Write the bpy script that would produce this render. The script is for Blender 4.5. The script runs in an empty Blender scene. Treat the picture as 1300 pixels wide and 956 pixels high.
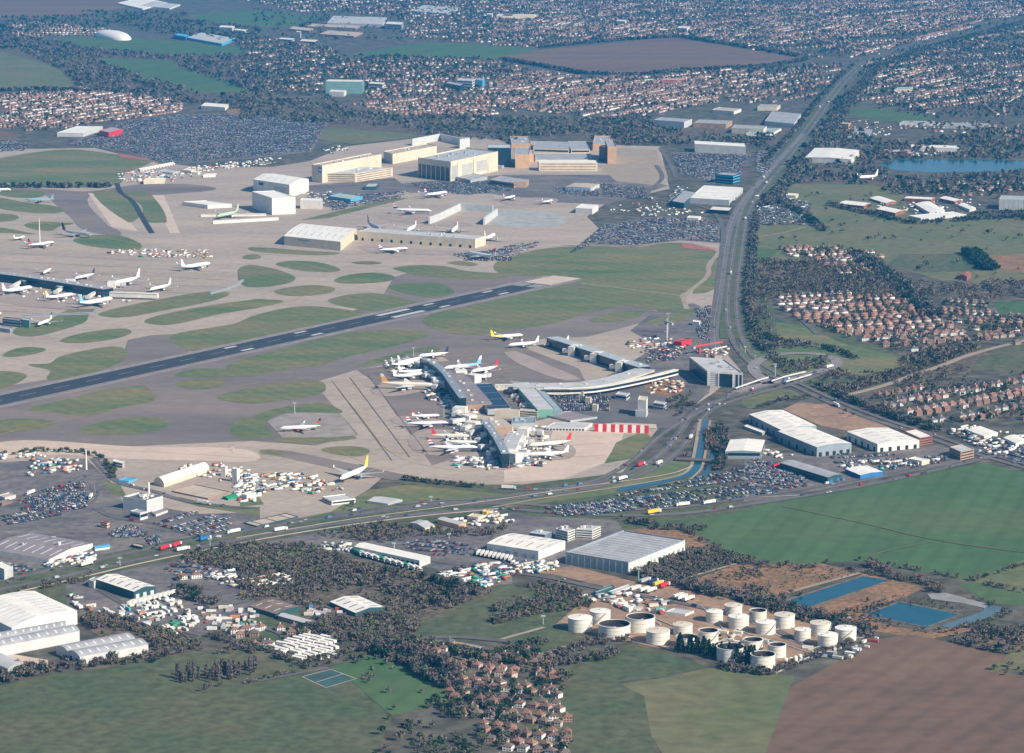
import bpy, bmesh, math, random
import numpy as np
from mathutils import Vector, Matrix
R = math.radians
rnd = random.Random(7); nr = np.random.RandomState(11)
S = bpy.context.scene
# ---------------------------------------------------------------- camera
H, F, PITCH = 700.0, 3800.0, 10.47          # metres above ground, focal length in photo pixels, degrees down
cam = bpy.data.cameras.new('camera'); camo = bpy.data.objects.new('camera', cam)
S.collection.objects.link(camo); S.camera = camo
camo.location = (0, 0, H); camo.rotation_euler = (R(90 - PITCH), 0, 0)
cam.sensor_width = 36; cam.lens = F / 1300 * 36; cam.clip_start = 5; cam.clip_end = 90000
# ---------------------------------------------------------------- light
SUN_AZ = math.atan2(-.585, .81); SUN_EL = R(35)          # from the right, a little towards the viewer
w = bpy.data.worlds.new('World'); S.world = w; w.use_nodes = True
nt = w.node_tree; bg = nt.nodes['Background']; sk = nt.nodes.new('ShaderNodeTexSky')
sk.sky_type = 'NISHITA'; sk.sun_disc = False; sk.sun_elevation = SUN_EL
sk.sun_rotation = math.pi/2 - SUN_AZ
sk.ozone_density = 3.5; nt.links.new(sk.outputs[0], bg.inputs[0]); bg.inputs[1].default_value = 0.08
sd = bpy.data.lights.new('sun', 'SUN'); sd.energy = 5.0; sd.angle = R(.5); sd.color = (1, .90, .75)
so = bpy.data.objects.new('sun', sd); S.collection.objects.link(so)
sv = Vector((math.cos(SUN_AZ)*math.cos(SUN_EL), math.sin(SUN_AZ)*math.cos(SUN_EL), math.sin(SUN_EL)))
so.rotation_euler = sv.to_track_quat('Z', 'Y').to_euler(); so.location = (0, 3000, 2000)
S.view_settings.view_transform = 'Standard'; S.view_settings.look = 'None'
S.view_settings.exposure = 0.47; S.view_settings.gamma = 1
S.cycles.use_denoising = True; S.cycles.max_bounces = 4; S.cycles.volume_bounces = 0
HAZE = 3.5e-5; HAZE_COL = (.03, .44, 1.0)
# ---------------------------------------------------------------- pixel -> place on the ground (or at a height)
REG = {i+1: (x, y, 1300/(330 if x < 960 else 340)) for i, (x, y) in enumerate(
    [(x, y) for y in (0, 210, 420, 630) for x in (0, 320, 640, 960)])}
REG[0] = (0, 0, 1.0)
REG.update({'A': (470,430,7.222),'B': (590,440,7.222),'C': (500,500,7.222),'D': (620,490,7.222),'E': (690,390,7.222),
 'F': (820,380,7.222),'G': (340,150,7.222),'H': (500,140,7.222),'I': (640,150,7.222),'J': (230,200,7.222),
 'K': (0,280,7.222),'L': (0,560,7.222),'M': (140,570,7.222),'N': (300,580,7.222),'O': (700,720,6.5),'P': (860,740,5.2),
 'Q': (150,190,8.667),'R': (0,630,6.5),'T': (550,630,6.5),'U': (360,200,8.667),'V': (0,370,8.667)})
_ct, _st = math.cos(R(PITCH)), math.sin(R(PITCH))
def px(reg, p):
    x, y, s = REG[reg]; return (x + p[0]/s, y + p[1]/s)
def G(p, z=0.0, reg=0):
    x, y = px(reg, p); x -= 650; y = max(y, -40) - 478
    fy, fz = F*_ct - y*_st, F*_st + y*_ct
    t = (H - z)/fz; return Vector((x*t, fy*t, z))
def scale_at(p, reg=0):                      # pixels per metre at that ground spot
    g = G(p, 0, reg); return F/(g.y*_ct + H*_st)
LZ = [.010, .05, .28, .31, .36, .55, .64, .76, .82]     # sheet levels; every sheet gets a height of its own within its level
STEP = [.004, .0032, .004, .0013, .0018, .003, .0012, .0007, .0008]; NIN = [0]*9
def level(layer): NIN[layer] += 1; return LZ[layer]+NIN[layer]*STEP[layer]
GZ = .86
# ---------------------------------------------------------------- materials
MATS = {}
def lin(c): return tuple((v/12.92 if v <= .04045 else ((v+.055)/1.055)**2.4) for v in c)
def mat(name, col, rough=.85, var=.12, scale=.05, col2=None, spec=.3, metal=0, fine=None, stretch=None, lines=()):
    """principled material with two octaves of noise between col and col2"""
    if name in MATS: return MATS[name]
    m = bpy.data.materials.new(name); m.use_nodes = True; MATS[name] = m
    n = m.node_tree; b = n.nodes['Principled BSDF']; L = n.links.new
    b.inputs['Roughness'].default_value = rough; b.inputs['Metallic'].default_value = metal
    b.inputs['Specular IOR Level'].default_value = spec
    c2 = col2 or tuple(max(0, v*(1-var*2)) for v in col)
    c1 = col if col2 else tuple(min(1, v*(1+var)) for v in col)
    tc = n.nodes.new('ShaderNodeTexCoord'); src = tc.outputs['Object']
    if stretch:
        mp = n.nodes.new('ShaderNodeMapping'); mp.inputs['Rotation'].default_value[2] = stretch[0]
        mp.inputs['Scale'].default_value = (stretch[1], 1, 1); L(src, mp.inputs[0]); src = mp.outputs[0]
    no = n.nodes.new('ShaderNodeTexNoise'); no.inputs['Scale'].default_value = scale
    no.inputs['Detail'].default_value = 6; no.inputs['Roughness'].default_value = .62; L(src, no.inputs['Vector'])
    mr = n.nodes.new('ShaderNodeMapRange'); mr.inputs[1].default_value = .34; mr.inputs[2].default_value = .66
    L(no.outputs[0], mr.inputs[0])
    mx = n.nodes.new('ShaderNodeMix'); mx.data_type = 'RGBA'; L(mr.outputs[0], mx.inputs[0])
    mx.inputs[6].default_value = (*c1, 1); mx.inputs[7].default_value = (*c2, 1); out = mx.outputs[2]
    if fine:
        nf = n.nodes.new('ShaderNodeTexNoise'); nf.inputs['Scale'].default_value = fine[0]; nf.inputs['Detail'].default_value = 3
        L(tc.outputs['Object'], nf.inputs['Vector'])
        mf = n.nodes.new('ShaderNodeMapRange'); mf.inputs[1].default_value = .3; mf.inputs[2].default_value = .7
        mf.inputs[3].default_value = 1-fine[1]; mf.inputs[4].default_value = 1+fine[1]; L(nf.outputs[0], mf.inputs[0])
        vm = n.nodes.new('ShaderNodeVectorMath'); vm.operation = 'SCALE'; L(out, vm.inputs[0]); L(mf.outputs[0], vm.inputs['Scale'])
        out = vm.outputs[0]
    for rot, period, amt, thin in lines:      # tramlines, mowing stripes, slab joints
        mp = n.nodes.new('ShaderNodeMapping'); mp.inputs['Rotation'].default_value[2] = rot; L(tc.outputs['Object'], mp.inputs[0])
        wv = n.nodes.new('ShaderNodeTexWave'); wv.inputs['Scale'].default_value = 2*math.pi/20/period; wv.inputs['Distortion'].default_value = 0 if thin > .5 else .6
        wv.inputs['Detail'].default_value = 0; L(mp.outputs[0], wv.inputs['Vector'])
        mr2 = n.nodes.new('ShaderNodeMapRange'); mr2.inputs[1].default_value = thin; mr2.inputs[2].default_value = 1; mr2.inputs[3].default_value = 1; mr2.inputs[4].default_value = 1-amt
        L(wv.outputs['Fac'], mr2.inputs[0]); v2 = n.nodes.new('ShaderNodeVectorMath'); v2.operation = 'SCALE'; L(out, v2.inputs[0]); L(mr2.outputs[0], v2.inputs['Scale']); out = v2.outputs[0]
    L(out, b.inputs['Base Color'])
    return m
def colmat(name, rough=.8, spec=.25):
    """takes its colour from the colour attribute of the mesh"""
    if name in MATS: return MATS[name]
    m = bpy.data.materials.new(name); m.use_nodes = True; MATS[name] = m
    n = m.node_tree; b = n.nodes['Principled BSDF']; a = n.nodes.new('ShaderNodeAttribute'); a.attribute_name = 'Col'
    b.inputs['Roughness'].default_value = rough; b.inputs['Specular IOR Level'].default_value = spec
    n.links.new(a.outputs['Color'], b.inputs['Base Color']); return m
grass   = mat('airfield_grass', (.080,.140,.052), col2=(.205,.175,.085), scale=.012, fine=(.09,.16), stretch=(.6,.35), lines=[(-.62,22,.09,0)])
grassd  = mat('dark_grass', (.066,.098,.046), col2=(.115,.112,.060), scale=.01, fine=(.1,.3), lines=[(.35,30,.07,0)])
fieldg  = mat('crop_field', (.058,.128,.048), col2=(.092,.138,.054), scale=.006, fine=(.05,.12), stretch=(1.0,.2), lines=[(.30,24,.10,.6),(.30,110,.08,0)])
pasture = mat('rough_pasture', (.10,.13,.055), col2=(.16,.145,.075), scale=.006, fine=(.06,.2))
plough  = mat('ploughed_soil', (.200,.128,.082), col2=(.140,.090,.062), scale=.006, fine=(.06,.12), stretch=(.3,.12), lines=[(.55,26,.12,.5),(.55,90,.08,0)])
heath   = mat('orange_brown_scrub', (.30,.16,.085), col2=(.17,.115,.065), scale=.03, fine=(.2,.4))
dirt    = mat('bare_earth', (.36,.23,.15), col2=(.24,.16,.11), scale=.03, fine=(.15,.2))
concrete= mat('apron_concrete', (.42,.345,.28), col2=(.32,.268,.225), scale=.012, fine=(.1,.1), stretch=(.62,.25), lines=[(.61,38,.16,.985),(.61+math.pi/2,38,.13,.985)])
palecon = mat('pale_concrete', (.58,.46,.37), col2=(.49,.39,.32), scale=.02, fine=(.1,.07))
taxi    = mat('taxiway_asphalt', (.145,.125,.118), col2=(.225,.185,.16), scale=.01, fine=(.06,.08), stretch=(.95,.2))
asph    = mat('road_asphalt', (.10,.095,.095), col2=(.15,.135,.13), scale=.02, fine=(.1,.1))
rwy     = mat('runway_asphalt', (.030,.038,.050), col2=(.050,.056,.064), scale=.01, stretch=(.958,.06))
lot     = mat('parking_asphalt', (.095,.09,.098), col2=(.20,.175,.16), scale=.022, fine=(.12,.25), stretch=(.4,.5))
urban   = mat('town_ground', (.055,.062,.045), col2=(.13,.11,.085), scale=.02, fine=(.05,.5))
scrub   = mat('scrub_ground', (.155,.112,.085), col2=(.075,.072,.048), scale=.03, fine=(.15,.55))
white   = mat('white_marking', (.50,.50,.49), var=.12, scale=.3)
tan     = mat('gravel_track', (.36,.29,.22), col2=(.28,.23,.18), scale=.05)
redearth= mat('red_earth', (.40,.13,.10), col2=(.30,.11,.09), scale=.05)
water   = mat('lake_water', (.004,.055,.085), col2=(.006,.085,.12), rough=.16, scale=.05, spec=.5)
paleice = mat('shallow_water', (.10,.16,.18), col2=(.08,.13,.15), rough=.25, scale=.03)
# ---------------------------------------------------------------- object helpers
COL = S.collection
def link(o, parent=None):
    COL.objects.link(o)
    if parent: o.parent = parent
    return o
def tag(o, label=None, cat=None, group=None, kind=None):
    for k, v in (('label', label), ('category', cat), ('group', group), ('kind', kind)):
        if v: o[k] = v
    return o
def thing(name, label, cat, loc=(0,0,0), rz=0, group=None):
    o = bpy.data.objects.new(name, None); link(o); o.location = loc; o.rotation_euler = (0,0,rz)
    o.empty_display_size = 1; return tag(o, label, cat, group)
def chaikin(pts, n, closed=True):
    for _ in range(n):
        q = []; N = len(pts)
        if not closed: q.append(pts[0])
        for i in range(N if closed else N-1):
            a, b = pts[i], pts[(i+1) % N]
            q += [(a[0]*.75+b[0]*.25, a[1]*.75+b[1]*.25), (a[0]*.25+b[0]*.75, a[1]*.25+b[1]*.75)]
        if not closed: q.append(pts[-1])
        pts = q
    return pts
def spline(P, n=5):
    """closed smooth curve through the points (centripetal-like, tension .42)"""
    out = []; N = len(P)
    for i in range(N):
        p0, p1, p2, p3 = P[i-1], P[i], P[(i+1)%N], P[(i+2)%N]
        l = math.dist(p1, p2); t1 = (p2[0]-p0[0], p2[1]-p0[1]); t2 = (p3[0]-p1[0], p3[1]-p1[1])
        a = l*.9/(math.hypot(*t1) or 1); b = l*.9/(math.hypot(*t2) or 1)
        for k in range(n):
            t = k/n; h1 = 2*t**3-3*t*t+1; h2 = t**3-2*t*t+t; h3 = -2*t**3+3*t*t; h4 = t**3-t*t
            out.append(tuple(h1*p1[j]+h2*t1[j]*a+h3*p2[j]+h4*t2[j]*b for j in (0,1)))
    return out
def mesh_obj(name, verts, faces, m, parent=None, kind=None, loc=None):
    me = bpy.data.meshes.new(name); me.from_pydata([tuple(v) for v in verts], [], faces)
    for x in (m if isinstance(m, (list, tuple)) else [m]): me.materials.append(x)
    o = bpy.data.objects.new(name, me); link(o, parent)
    if loc: o.location = loc
    if kind: o['kind'] = kind
    return o
_k = [0]
def surf(name, reg, pts, m, layer=1, sm=0, label=None, kind='structure'):
    """a flat sheet on the ground traced from the photograph, laid at its real place"""
    z = level(layer)
    P = [G(p, 0, reg) for p in pts]; P = spline([(v.x, v.y) for v in P]) if sm else [(v.x, v.y) for v in P]
    a = sum(P[i][0]*P[(i+1)%len(P)][1]-P[(i+1)%len(P)][0]*P[i][1] for i in range(len(P)))
    if a < 0: P = P[::-1]
    o = mesh_obj(name, [(x, y, z) for x, y in P], [list(range(len(P)))], m, kind=kind)
    if label: o['label'] = label
    return o
def offset_line(P, d):
    out = []
    for i in range(len(P)):
        a = P[max(i-1,0)]; b = P[min(i+1,len(P)-1)]
        dx, dy = b[0]-a[0], b[1]-a[1]; l = math.hypot(dx, dy) or 1
        out.append((P[i][0]-dy/l*d, P[i][1]+dx/l*d))
    return out
def strip(name, reg, pts, width, m, layer=5, sm=2, off=0, label=None, z=None):
    zz = level(layer) if z is None else z
    P = chaikin([tuple(G(p, 0, reg).xy) for p in pts], sm, False)
    A, B = offset_line(P, off+width/2), offset_line(P, off-width/2); n = len(P)
    o = mesh_obj(name, [(x,y,zz) for x,y in A]+[(x,y,zz) for x,y in B],
                 [(i, i+n, i+n+1, i+1) for i in range(n-1)], m, kind='structure')
    if label: o['label'] = label
    return P
def boxfaces(k=0): return [(k,k+3,k+2,k+1),(k+4,k+5,k+6,k+7),(k,k+1,k+5,k+4),(k+1,k+2,k+6,k+5),(k+2,k+3,k+7,k+6),(k+3,k,k+4,k+7)]
class MB:
    def __init__(s): s.v = []; s.f = []; s.m = []
    def box(s, x0, x1, y0, y1, z0, z1, m=0, top=None):
        k = len(s.v); t = top or (0,0)
        s.v += [(x0,y0,z0),(x1,y0,z0),(x1,y1,z0),(x0,y1,z0),(x0+t[0],y0+t[1],z1),(x1-t[0],y0+t[1],z1),(x1-t[0],y1-t[1],z1),(x0+t[0],y1-t[1],z1)]
        s.f += boxfaces(k); s.m += [m]*6; return s
    def add(s, v, f, m=0):
        k = len(s.v); s.v += [tuple(x) for x in v]; s.f += [tuple(i+k for i in q) for q in f]; s.m += [m]*len(f); return s
    def cyl(s, a, b, r0, r1, n=10, m=0, cap=True):
        a, b = Vector(a), Vector(b); q = (b-a).to_track_quat('Z','Y')
        c = [q @ Vector((math.cos(t*2*math.pi/n), math.sin(t*2*math.pi/n), 0)) for t in range(n)]
        V = [a+x*r0 for x in c]+[b+x*r1 for x in c]
        Fc = [(i,(i+1)%n,n+(i+1)%n,n+i) for i in range(n)]
        if cap: Fc += [tuple(range(n))[::-1], tuple(range(n,2*n))]
        return s.add(V, Fc, m)
    def mesh(s, name, mats):
        me = bpy.data.meshes.new(name); me.from_pydata(s.v, [], s.f)
        for x in (mats if isinstance(mats,(list,tuple)) else [mats]): me.materials.append(x)
        if any(s.m): me.polygons.foreach_set('material_index', s.m)
        return me
    def build(s, name, mats, parent=None):
        return link(bpy.data.objects.new(name, s.mesh(name, mats)), parent)
def batch(name, tmpl, pos, rot, scl, cols, m, kind='stuff', label=None):
    """joins many copies of a small template into ONE mesh; tmpl = (verts, faces, slot per face); cols (N, slots, 3)"""
    tv = np.array(tmpl[0], float); N = len(pos)
    if N == 0: return None
    pos = np.asarray(pos, float).reshape(N,3); rot = np.asarray(rot, float).reshape(N); scl = np.asarray(scl, float)
    if scl.ndim == 1: scl = np.repeat(scl[:,None], 3, 1)
    cols = np.asarray(cols, float); slots = cols.shape[1]
    p = tv[None]*scl[:,None]; c, s_ = np.cos(rot)[:,None], np.sin(rot)[:,None]
    X = p[:,:,0]*c - p[:,:,1]*s_ + pos[:,None,0]; Y = p[:,:,0]*s_ + p[:,:,1]*c + pos[:,None,1]; Z = p[:,:,2] + pos[:,None,2]
    V = np.stack([X,Y,Z],2).reshape(-1)
    fl = np.array([len(f) for f in tmpl[1]]); li = np.concatenate([np.array(f) for f in tmpl[1]]); nv = len(tv)
    loops = (li[None] + (np.arange(N)*nv)[:,None]).reshape(-1)
    tot = np.tile(fl, N); st = np.concatenate([[0], np.cumsum(tot)[:-1]])
    me = bpy.data.meshes.new(name); me.vertices.add(N*nv); me.vertices.foreach_set('co', V.astype(np.float32))
    me.loops.add(len(loops)); me.loops.foreach_set('vertex_index', loops.astype(np.int32))
    me.polygons.add(len(tot)); me.polygons.foreach_set('loop_start', st.astype(np.int32)); me.polygons.foreach_set('loop_total', tot.astype(np.int32))
    me.update(calc_edges=True)
    sl = np.repeat(np.array(tmpl[2]), fl); cc = cols[:, sl, :].reshape(-1, 3)
    ca = me.color_attributes.new('Col', 'FLOAT_COLOR', 'CORNER')
    ca.data.foreach_set('color', np.concatenate([cc, np.ones((len(cc),1))],1).astype(np.float32).reshape(-1))
    me.materials.append(m); o = link(bpy.data.objects.new(name, me)); tag(o, label, None, None, kind)
    return o
def inside(P, poly):
    """vectorised point in polygon"""
    x, y = P[:,0], P[:,1]; r = np.zeros(len(P), bool); n = len(poly); j = n-1
    for i in range(n):
        xi, yi = poly[i][0], poly[i][1]; xj, yj = poly[j][0], poly[j][1]
        c = ((yi > y) != (yj > y)) & (x < (xj-xi)*(y-yi)/((yj-yi) or 1e-9)+xi); r ^= c; j = i
    return r
def scatter(reg, pts, dens):
    """random ground points in a traced outline, dens per square metre"""
    P = [tuple(G(p, 0, reg).xy) for p in pts]; A = np.array(P); lo, hi = A.min(0), A.max(0)
    n = int((hi[0]-lo[0])*(hi[1]-lo[1])*dens); q = lo + nr.rand(n,2)*(hi-lo)
    return q[inside(q, P)]
def clumpy(q, k=1.0):
    """thins points in drifts, so that woods have glades and thick spots"""
    x, y = q[:,0]*k, q[:,1]*k
    v = np.sin(x/31+1.3*np.sin(y/47))+np.sin(y/38+1.7*np.sin(x/29+2))+.7*np.sin((x+y)/13)+.7*np.sin((x-y*1.3)/17+1)
    return q[nr.rand(len(q)) < np.clip(.62+.34*v, .06, 1)]
# ---------------------------------------------------------------- the ground
n = 40; ext = 30000
gv = [(-ext+2*ext*i/n, -8000+46000*j/n, 0) for j in range(n+1) for i in range(n+1)]
mesh_obj('ground', gv, [(j*(n+1)+i, j*(n+1)+i+1, (j+1)*(n+1)+i+1, (j+1)*(n+1)+i) for j in range(n) for i in range(n)], urban, kind='structure')
FG = 'field'
surf(FG,8,[(-20,90),(700,80),(740,240),(1340,262),(1340,560),(900,560),(640,480),(-40,460)],pasture,0,0)
surf(FG,12,[(-40,-60),(300,-40),(700,120),(1340,60),(1340,200),(900,180),(700,300),(420,310),(100,230),(-60,200)],grassd,0,0)
surf(FG,14,[(-60,400),(1300,440),(1700,640),(1500,700),(800,740),(-60,720)],grassd,0,0)
for reg, pts, m, sm, nm in [
 (1,[(200,200),(500,185),(1000,215),(1260,250),(1200,275),(800,265),(400,240),(260,215)],fieldg,1,FG),
 (1,[(-60,250),(100,262),(180,300),(300,350),(390,430),(250,440),(-60,448)],pasture,1,FG),
 (2,[(-320,75),(0,50),(380,85),(340,110),(240,135),(0,130),(-220,100)],fieldg,0,FG),
 (1,[(-60,-30),(500,-30),(700,10),(500,60),(200,90),(-60,95)],plough,1,'moorland'),
 (1,[(-60,505),(120,540),(-60,575)],plough,0,FG),(1,[(-60,640),(120,680),(-60,715)],plough,0,FG),
 (2,[(440,280),(880,210),(1320,235),(1450,250),(1280,290),(1150,300),(900,290),(700,270)],fieldg,0,FG),
 (3,[(-20,285),(180,250),(560,215),(750,190),(880,195),(1200,235),(1480,285),(1440,320),(1260,335),(900,350),(620,375),(400,365),(100,310)],plough,0,FG),
 (2,[(200,660),(450,630),(700,650),(820,680),(700,700),(480,715),(260,680)],pasture,1,FG),
 (2,[(420,610),(700,630),(690,645),(470,630)],pasture,0,FG),
 (2,[(-60,540),(280,560),(470,580),(200,600),(-60,590)],heath,1,FG),
 (4,[(420,525),(640,530),(860,575),(700,590),(480,560)],fieldg,1,'park_grass'),
 (8,[(230,90),(560,85),(500,170),(200,150)],pasture,1,FG),
 (8,[(-60,295),(300,300),(330,400),(-20,400)],pasture,0,FG),(8,[(-30,402),(120,410),(60,455),(-30,460)],fieldg,0,FG),
 (8,[(740,290),(1180,275),(1340,300),(1340,430),(1040,430),(900,420),(780,310)],pasture,0,FG),
 (8,[(700,430),(1020,430),(1100,510),(800,520),(640,480)],grassd,0,FG),
 (8,[(1110,440),(1340,435),(1340,520),(1180,500)],heath,1,FG),
 (8,[(1040,530),(1260,540),(1250,580),(1050,575)],pasture,0,FG),
 (8,[(1150,665),(1340,660),(1340,735),(1180,720)],fieldg,0,FG),
 (8,[(180,580),(600,560),(640,580),(350,610)],grassd,0,FG),
 (8,[(370,255),(560,230),(720,275),(600,290),(450,280)],pasture,1,FG),
 (12,[(-60,30),(60,-15),(100,-40),(260,-10),(420,60),(700,130),(680,180),(500,215),(380,200),(100,215),(-60,140)],grass,1,'parkland'),
 (12,[(-40,300),(120,280),(210,318),(60,340),(-40,375)],pasture,1,'verge'),
 (0,[(845,655),(870,650),(960,637),(1060,622),(1170,600),(1250,588),(1300,600),(1325,700),(1325,725),(1235,737),(1085,712),(1049,715),(1012,725),(975,716),(925,700),(875,672)],fieldg,0,FG),
 (0,[(1235,737),(1325,700),(1325,760),(1290,762)],pasture,0,FG),
 (16,[(980,430),(1060,415),(1300,470),(1400,520),(1250,530),(1130,520)],fieldg,0,FG),
 (0,[(864,742),(934,717),(1045,716),(1091,727),(976,762),(945,757),(895,750)],heath,0,'heath'),
 (0,[(1096,728),(1177,746),(1148,758),(1090,775),(1120,792),(1175,803),(1215,796),(1240,800),(1180,812),(1100,800),(1060,785),(1025,772)],heath,0,'earth_bank'),
 (0,[(1012,868),(1117,811),(1155,806),(1185,811),(1285,834),(1262,852),(1300,858),(1330,960),(1330,990),(930,990),(940,900)],plough,0,FG),
 (16,[(1240,700),(1340,690),(1340,850),(1240,840),(1130,850),(1200,800)],pasture,1,FG),
 (15,[(90,380),(330,345),(700,440),(880,450),(1290,560),(1740,650),(1560,760),(1430,850),(1200,870),(1100,820),(820,770),(640,730),(500,700),(260,640),(400,520),(500,450),(240,390)],dirt,0,'depot_yard'),
 (15,[(560,130),(920,175),(1050,250),(900,260),(700,215),(500,160)],heath,0,'heath'),
 (14,[(780,600),(1100,530),(1250,490),(1430,460),(1600,520),(1500,570),(1250,600),(1200,650),(1050,690),(850,700),(700,690)],grassd,1,FG),
 (15,[(-20,725),(200,665),(260,665),(420,710),(190,790),(60,770)],grassd,0,FG),
 (15,[(290,860),(560,770),(640,740),(820,790),(1010,850),(800,905),(560,930),(330,900)],grassd,0,FG),
 (15,[(1010,860),(1200,870),(1450,900),(1300,1300),(800,1300),(560,940),(800,910)],pasture,0,FG),
 (14,[(390,860),(600,790),(960,930),(1100,1010),(700,1100),(440,880)],fieldg,0,FG),
 (14,[(-60,760),(380,865),(440,890),(700,1110),(600,1330),(-60,1330)],grassd,0,FG),
 (15,[(250,860),(330,900),(560,930),(700,1000),(760,1330),(100,1330),(120,900)],grassd,0,'garden_ground'),
 (13,[(-60,960),(230,900),(600,850),(850,800),(1100,760),(1300,790),(1300,1330),(-60,1330)],grassd,0,FG),
 (13,[(-60,800),(60,790),(240,820),(240,850),(120,880),(-60,880)],palecon,0,'yard'),
 (12,[(130,380),(200,350),(380,360),(650,470),(460,490),(310,460)],dirt,0,'building_site'),
 (14,[(-60,230),(300,235),(540,330),(900,390),(1220,470),(1000,560),(700,700),(380,640),(200,560),(-60,520)],scrub,0,'scrubland'),
 (13,[(320,600),(740,640),(1000,720),(1000,760),(860,800),(600,840),(240,860),(500,700)],scrub,0,'scrubland'),
 (14,[(250,590),(700,590),(850,640),(780,740),(560,740),(250,690)],scrub,0,'scrubland'),
 (1,[(-40,170),(300,210),(400,240),(800,270),(1400,290),(1400,520),(900,500),(640,460),(380,430),(300,340),(-40,245)],scrub,0,'scrubland'),
 (2,[(-60,500),(400,500),(760,570),(1300,590),(2400,600),(2700,640),(2600,730),(1300,660),(800,670),(-60,600)],scrub,0,'scrubland'),
 (8,[(-40,460),(400,470),(700,540),(900,640),(640,650),(200,600),(100,650),(-60,700)],scrub,0,'scrubland'),
 (8,[(150,30),(600,30),(700,80),(1340,60),(1340,150),(700,140),(560,90),(150,90)],scrub,0,'scrubland'),
 (12,[(420,310),(640,250),(900,150),(1080,90),(1200,80),(1000,190),(700,290)],scrub,0,'scrubland'),
 (16,[(940,710),(1100,630),(1340,650),(1340,750),(1170,740),(1210,775),(1100,750)],scrub,0,'wood_floor'),
 (1,[(460,300),(560,290),(860,305),(900,340),(1280,440),(1260,465),(980,465),(700,380)],fieldg,0,FG),
 ]: surf(nm, reg, pts, m, 1, sm)
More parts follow.
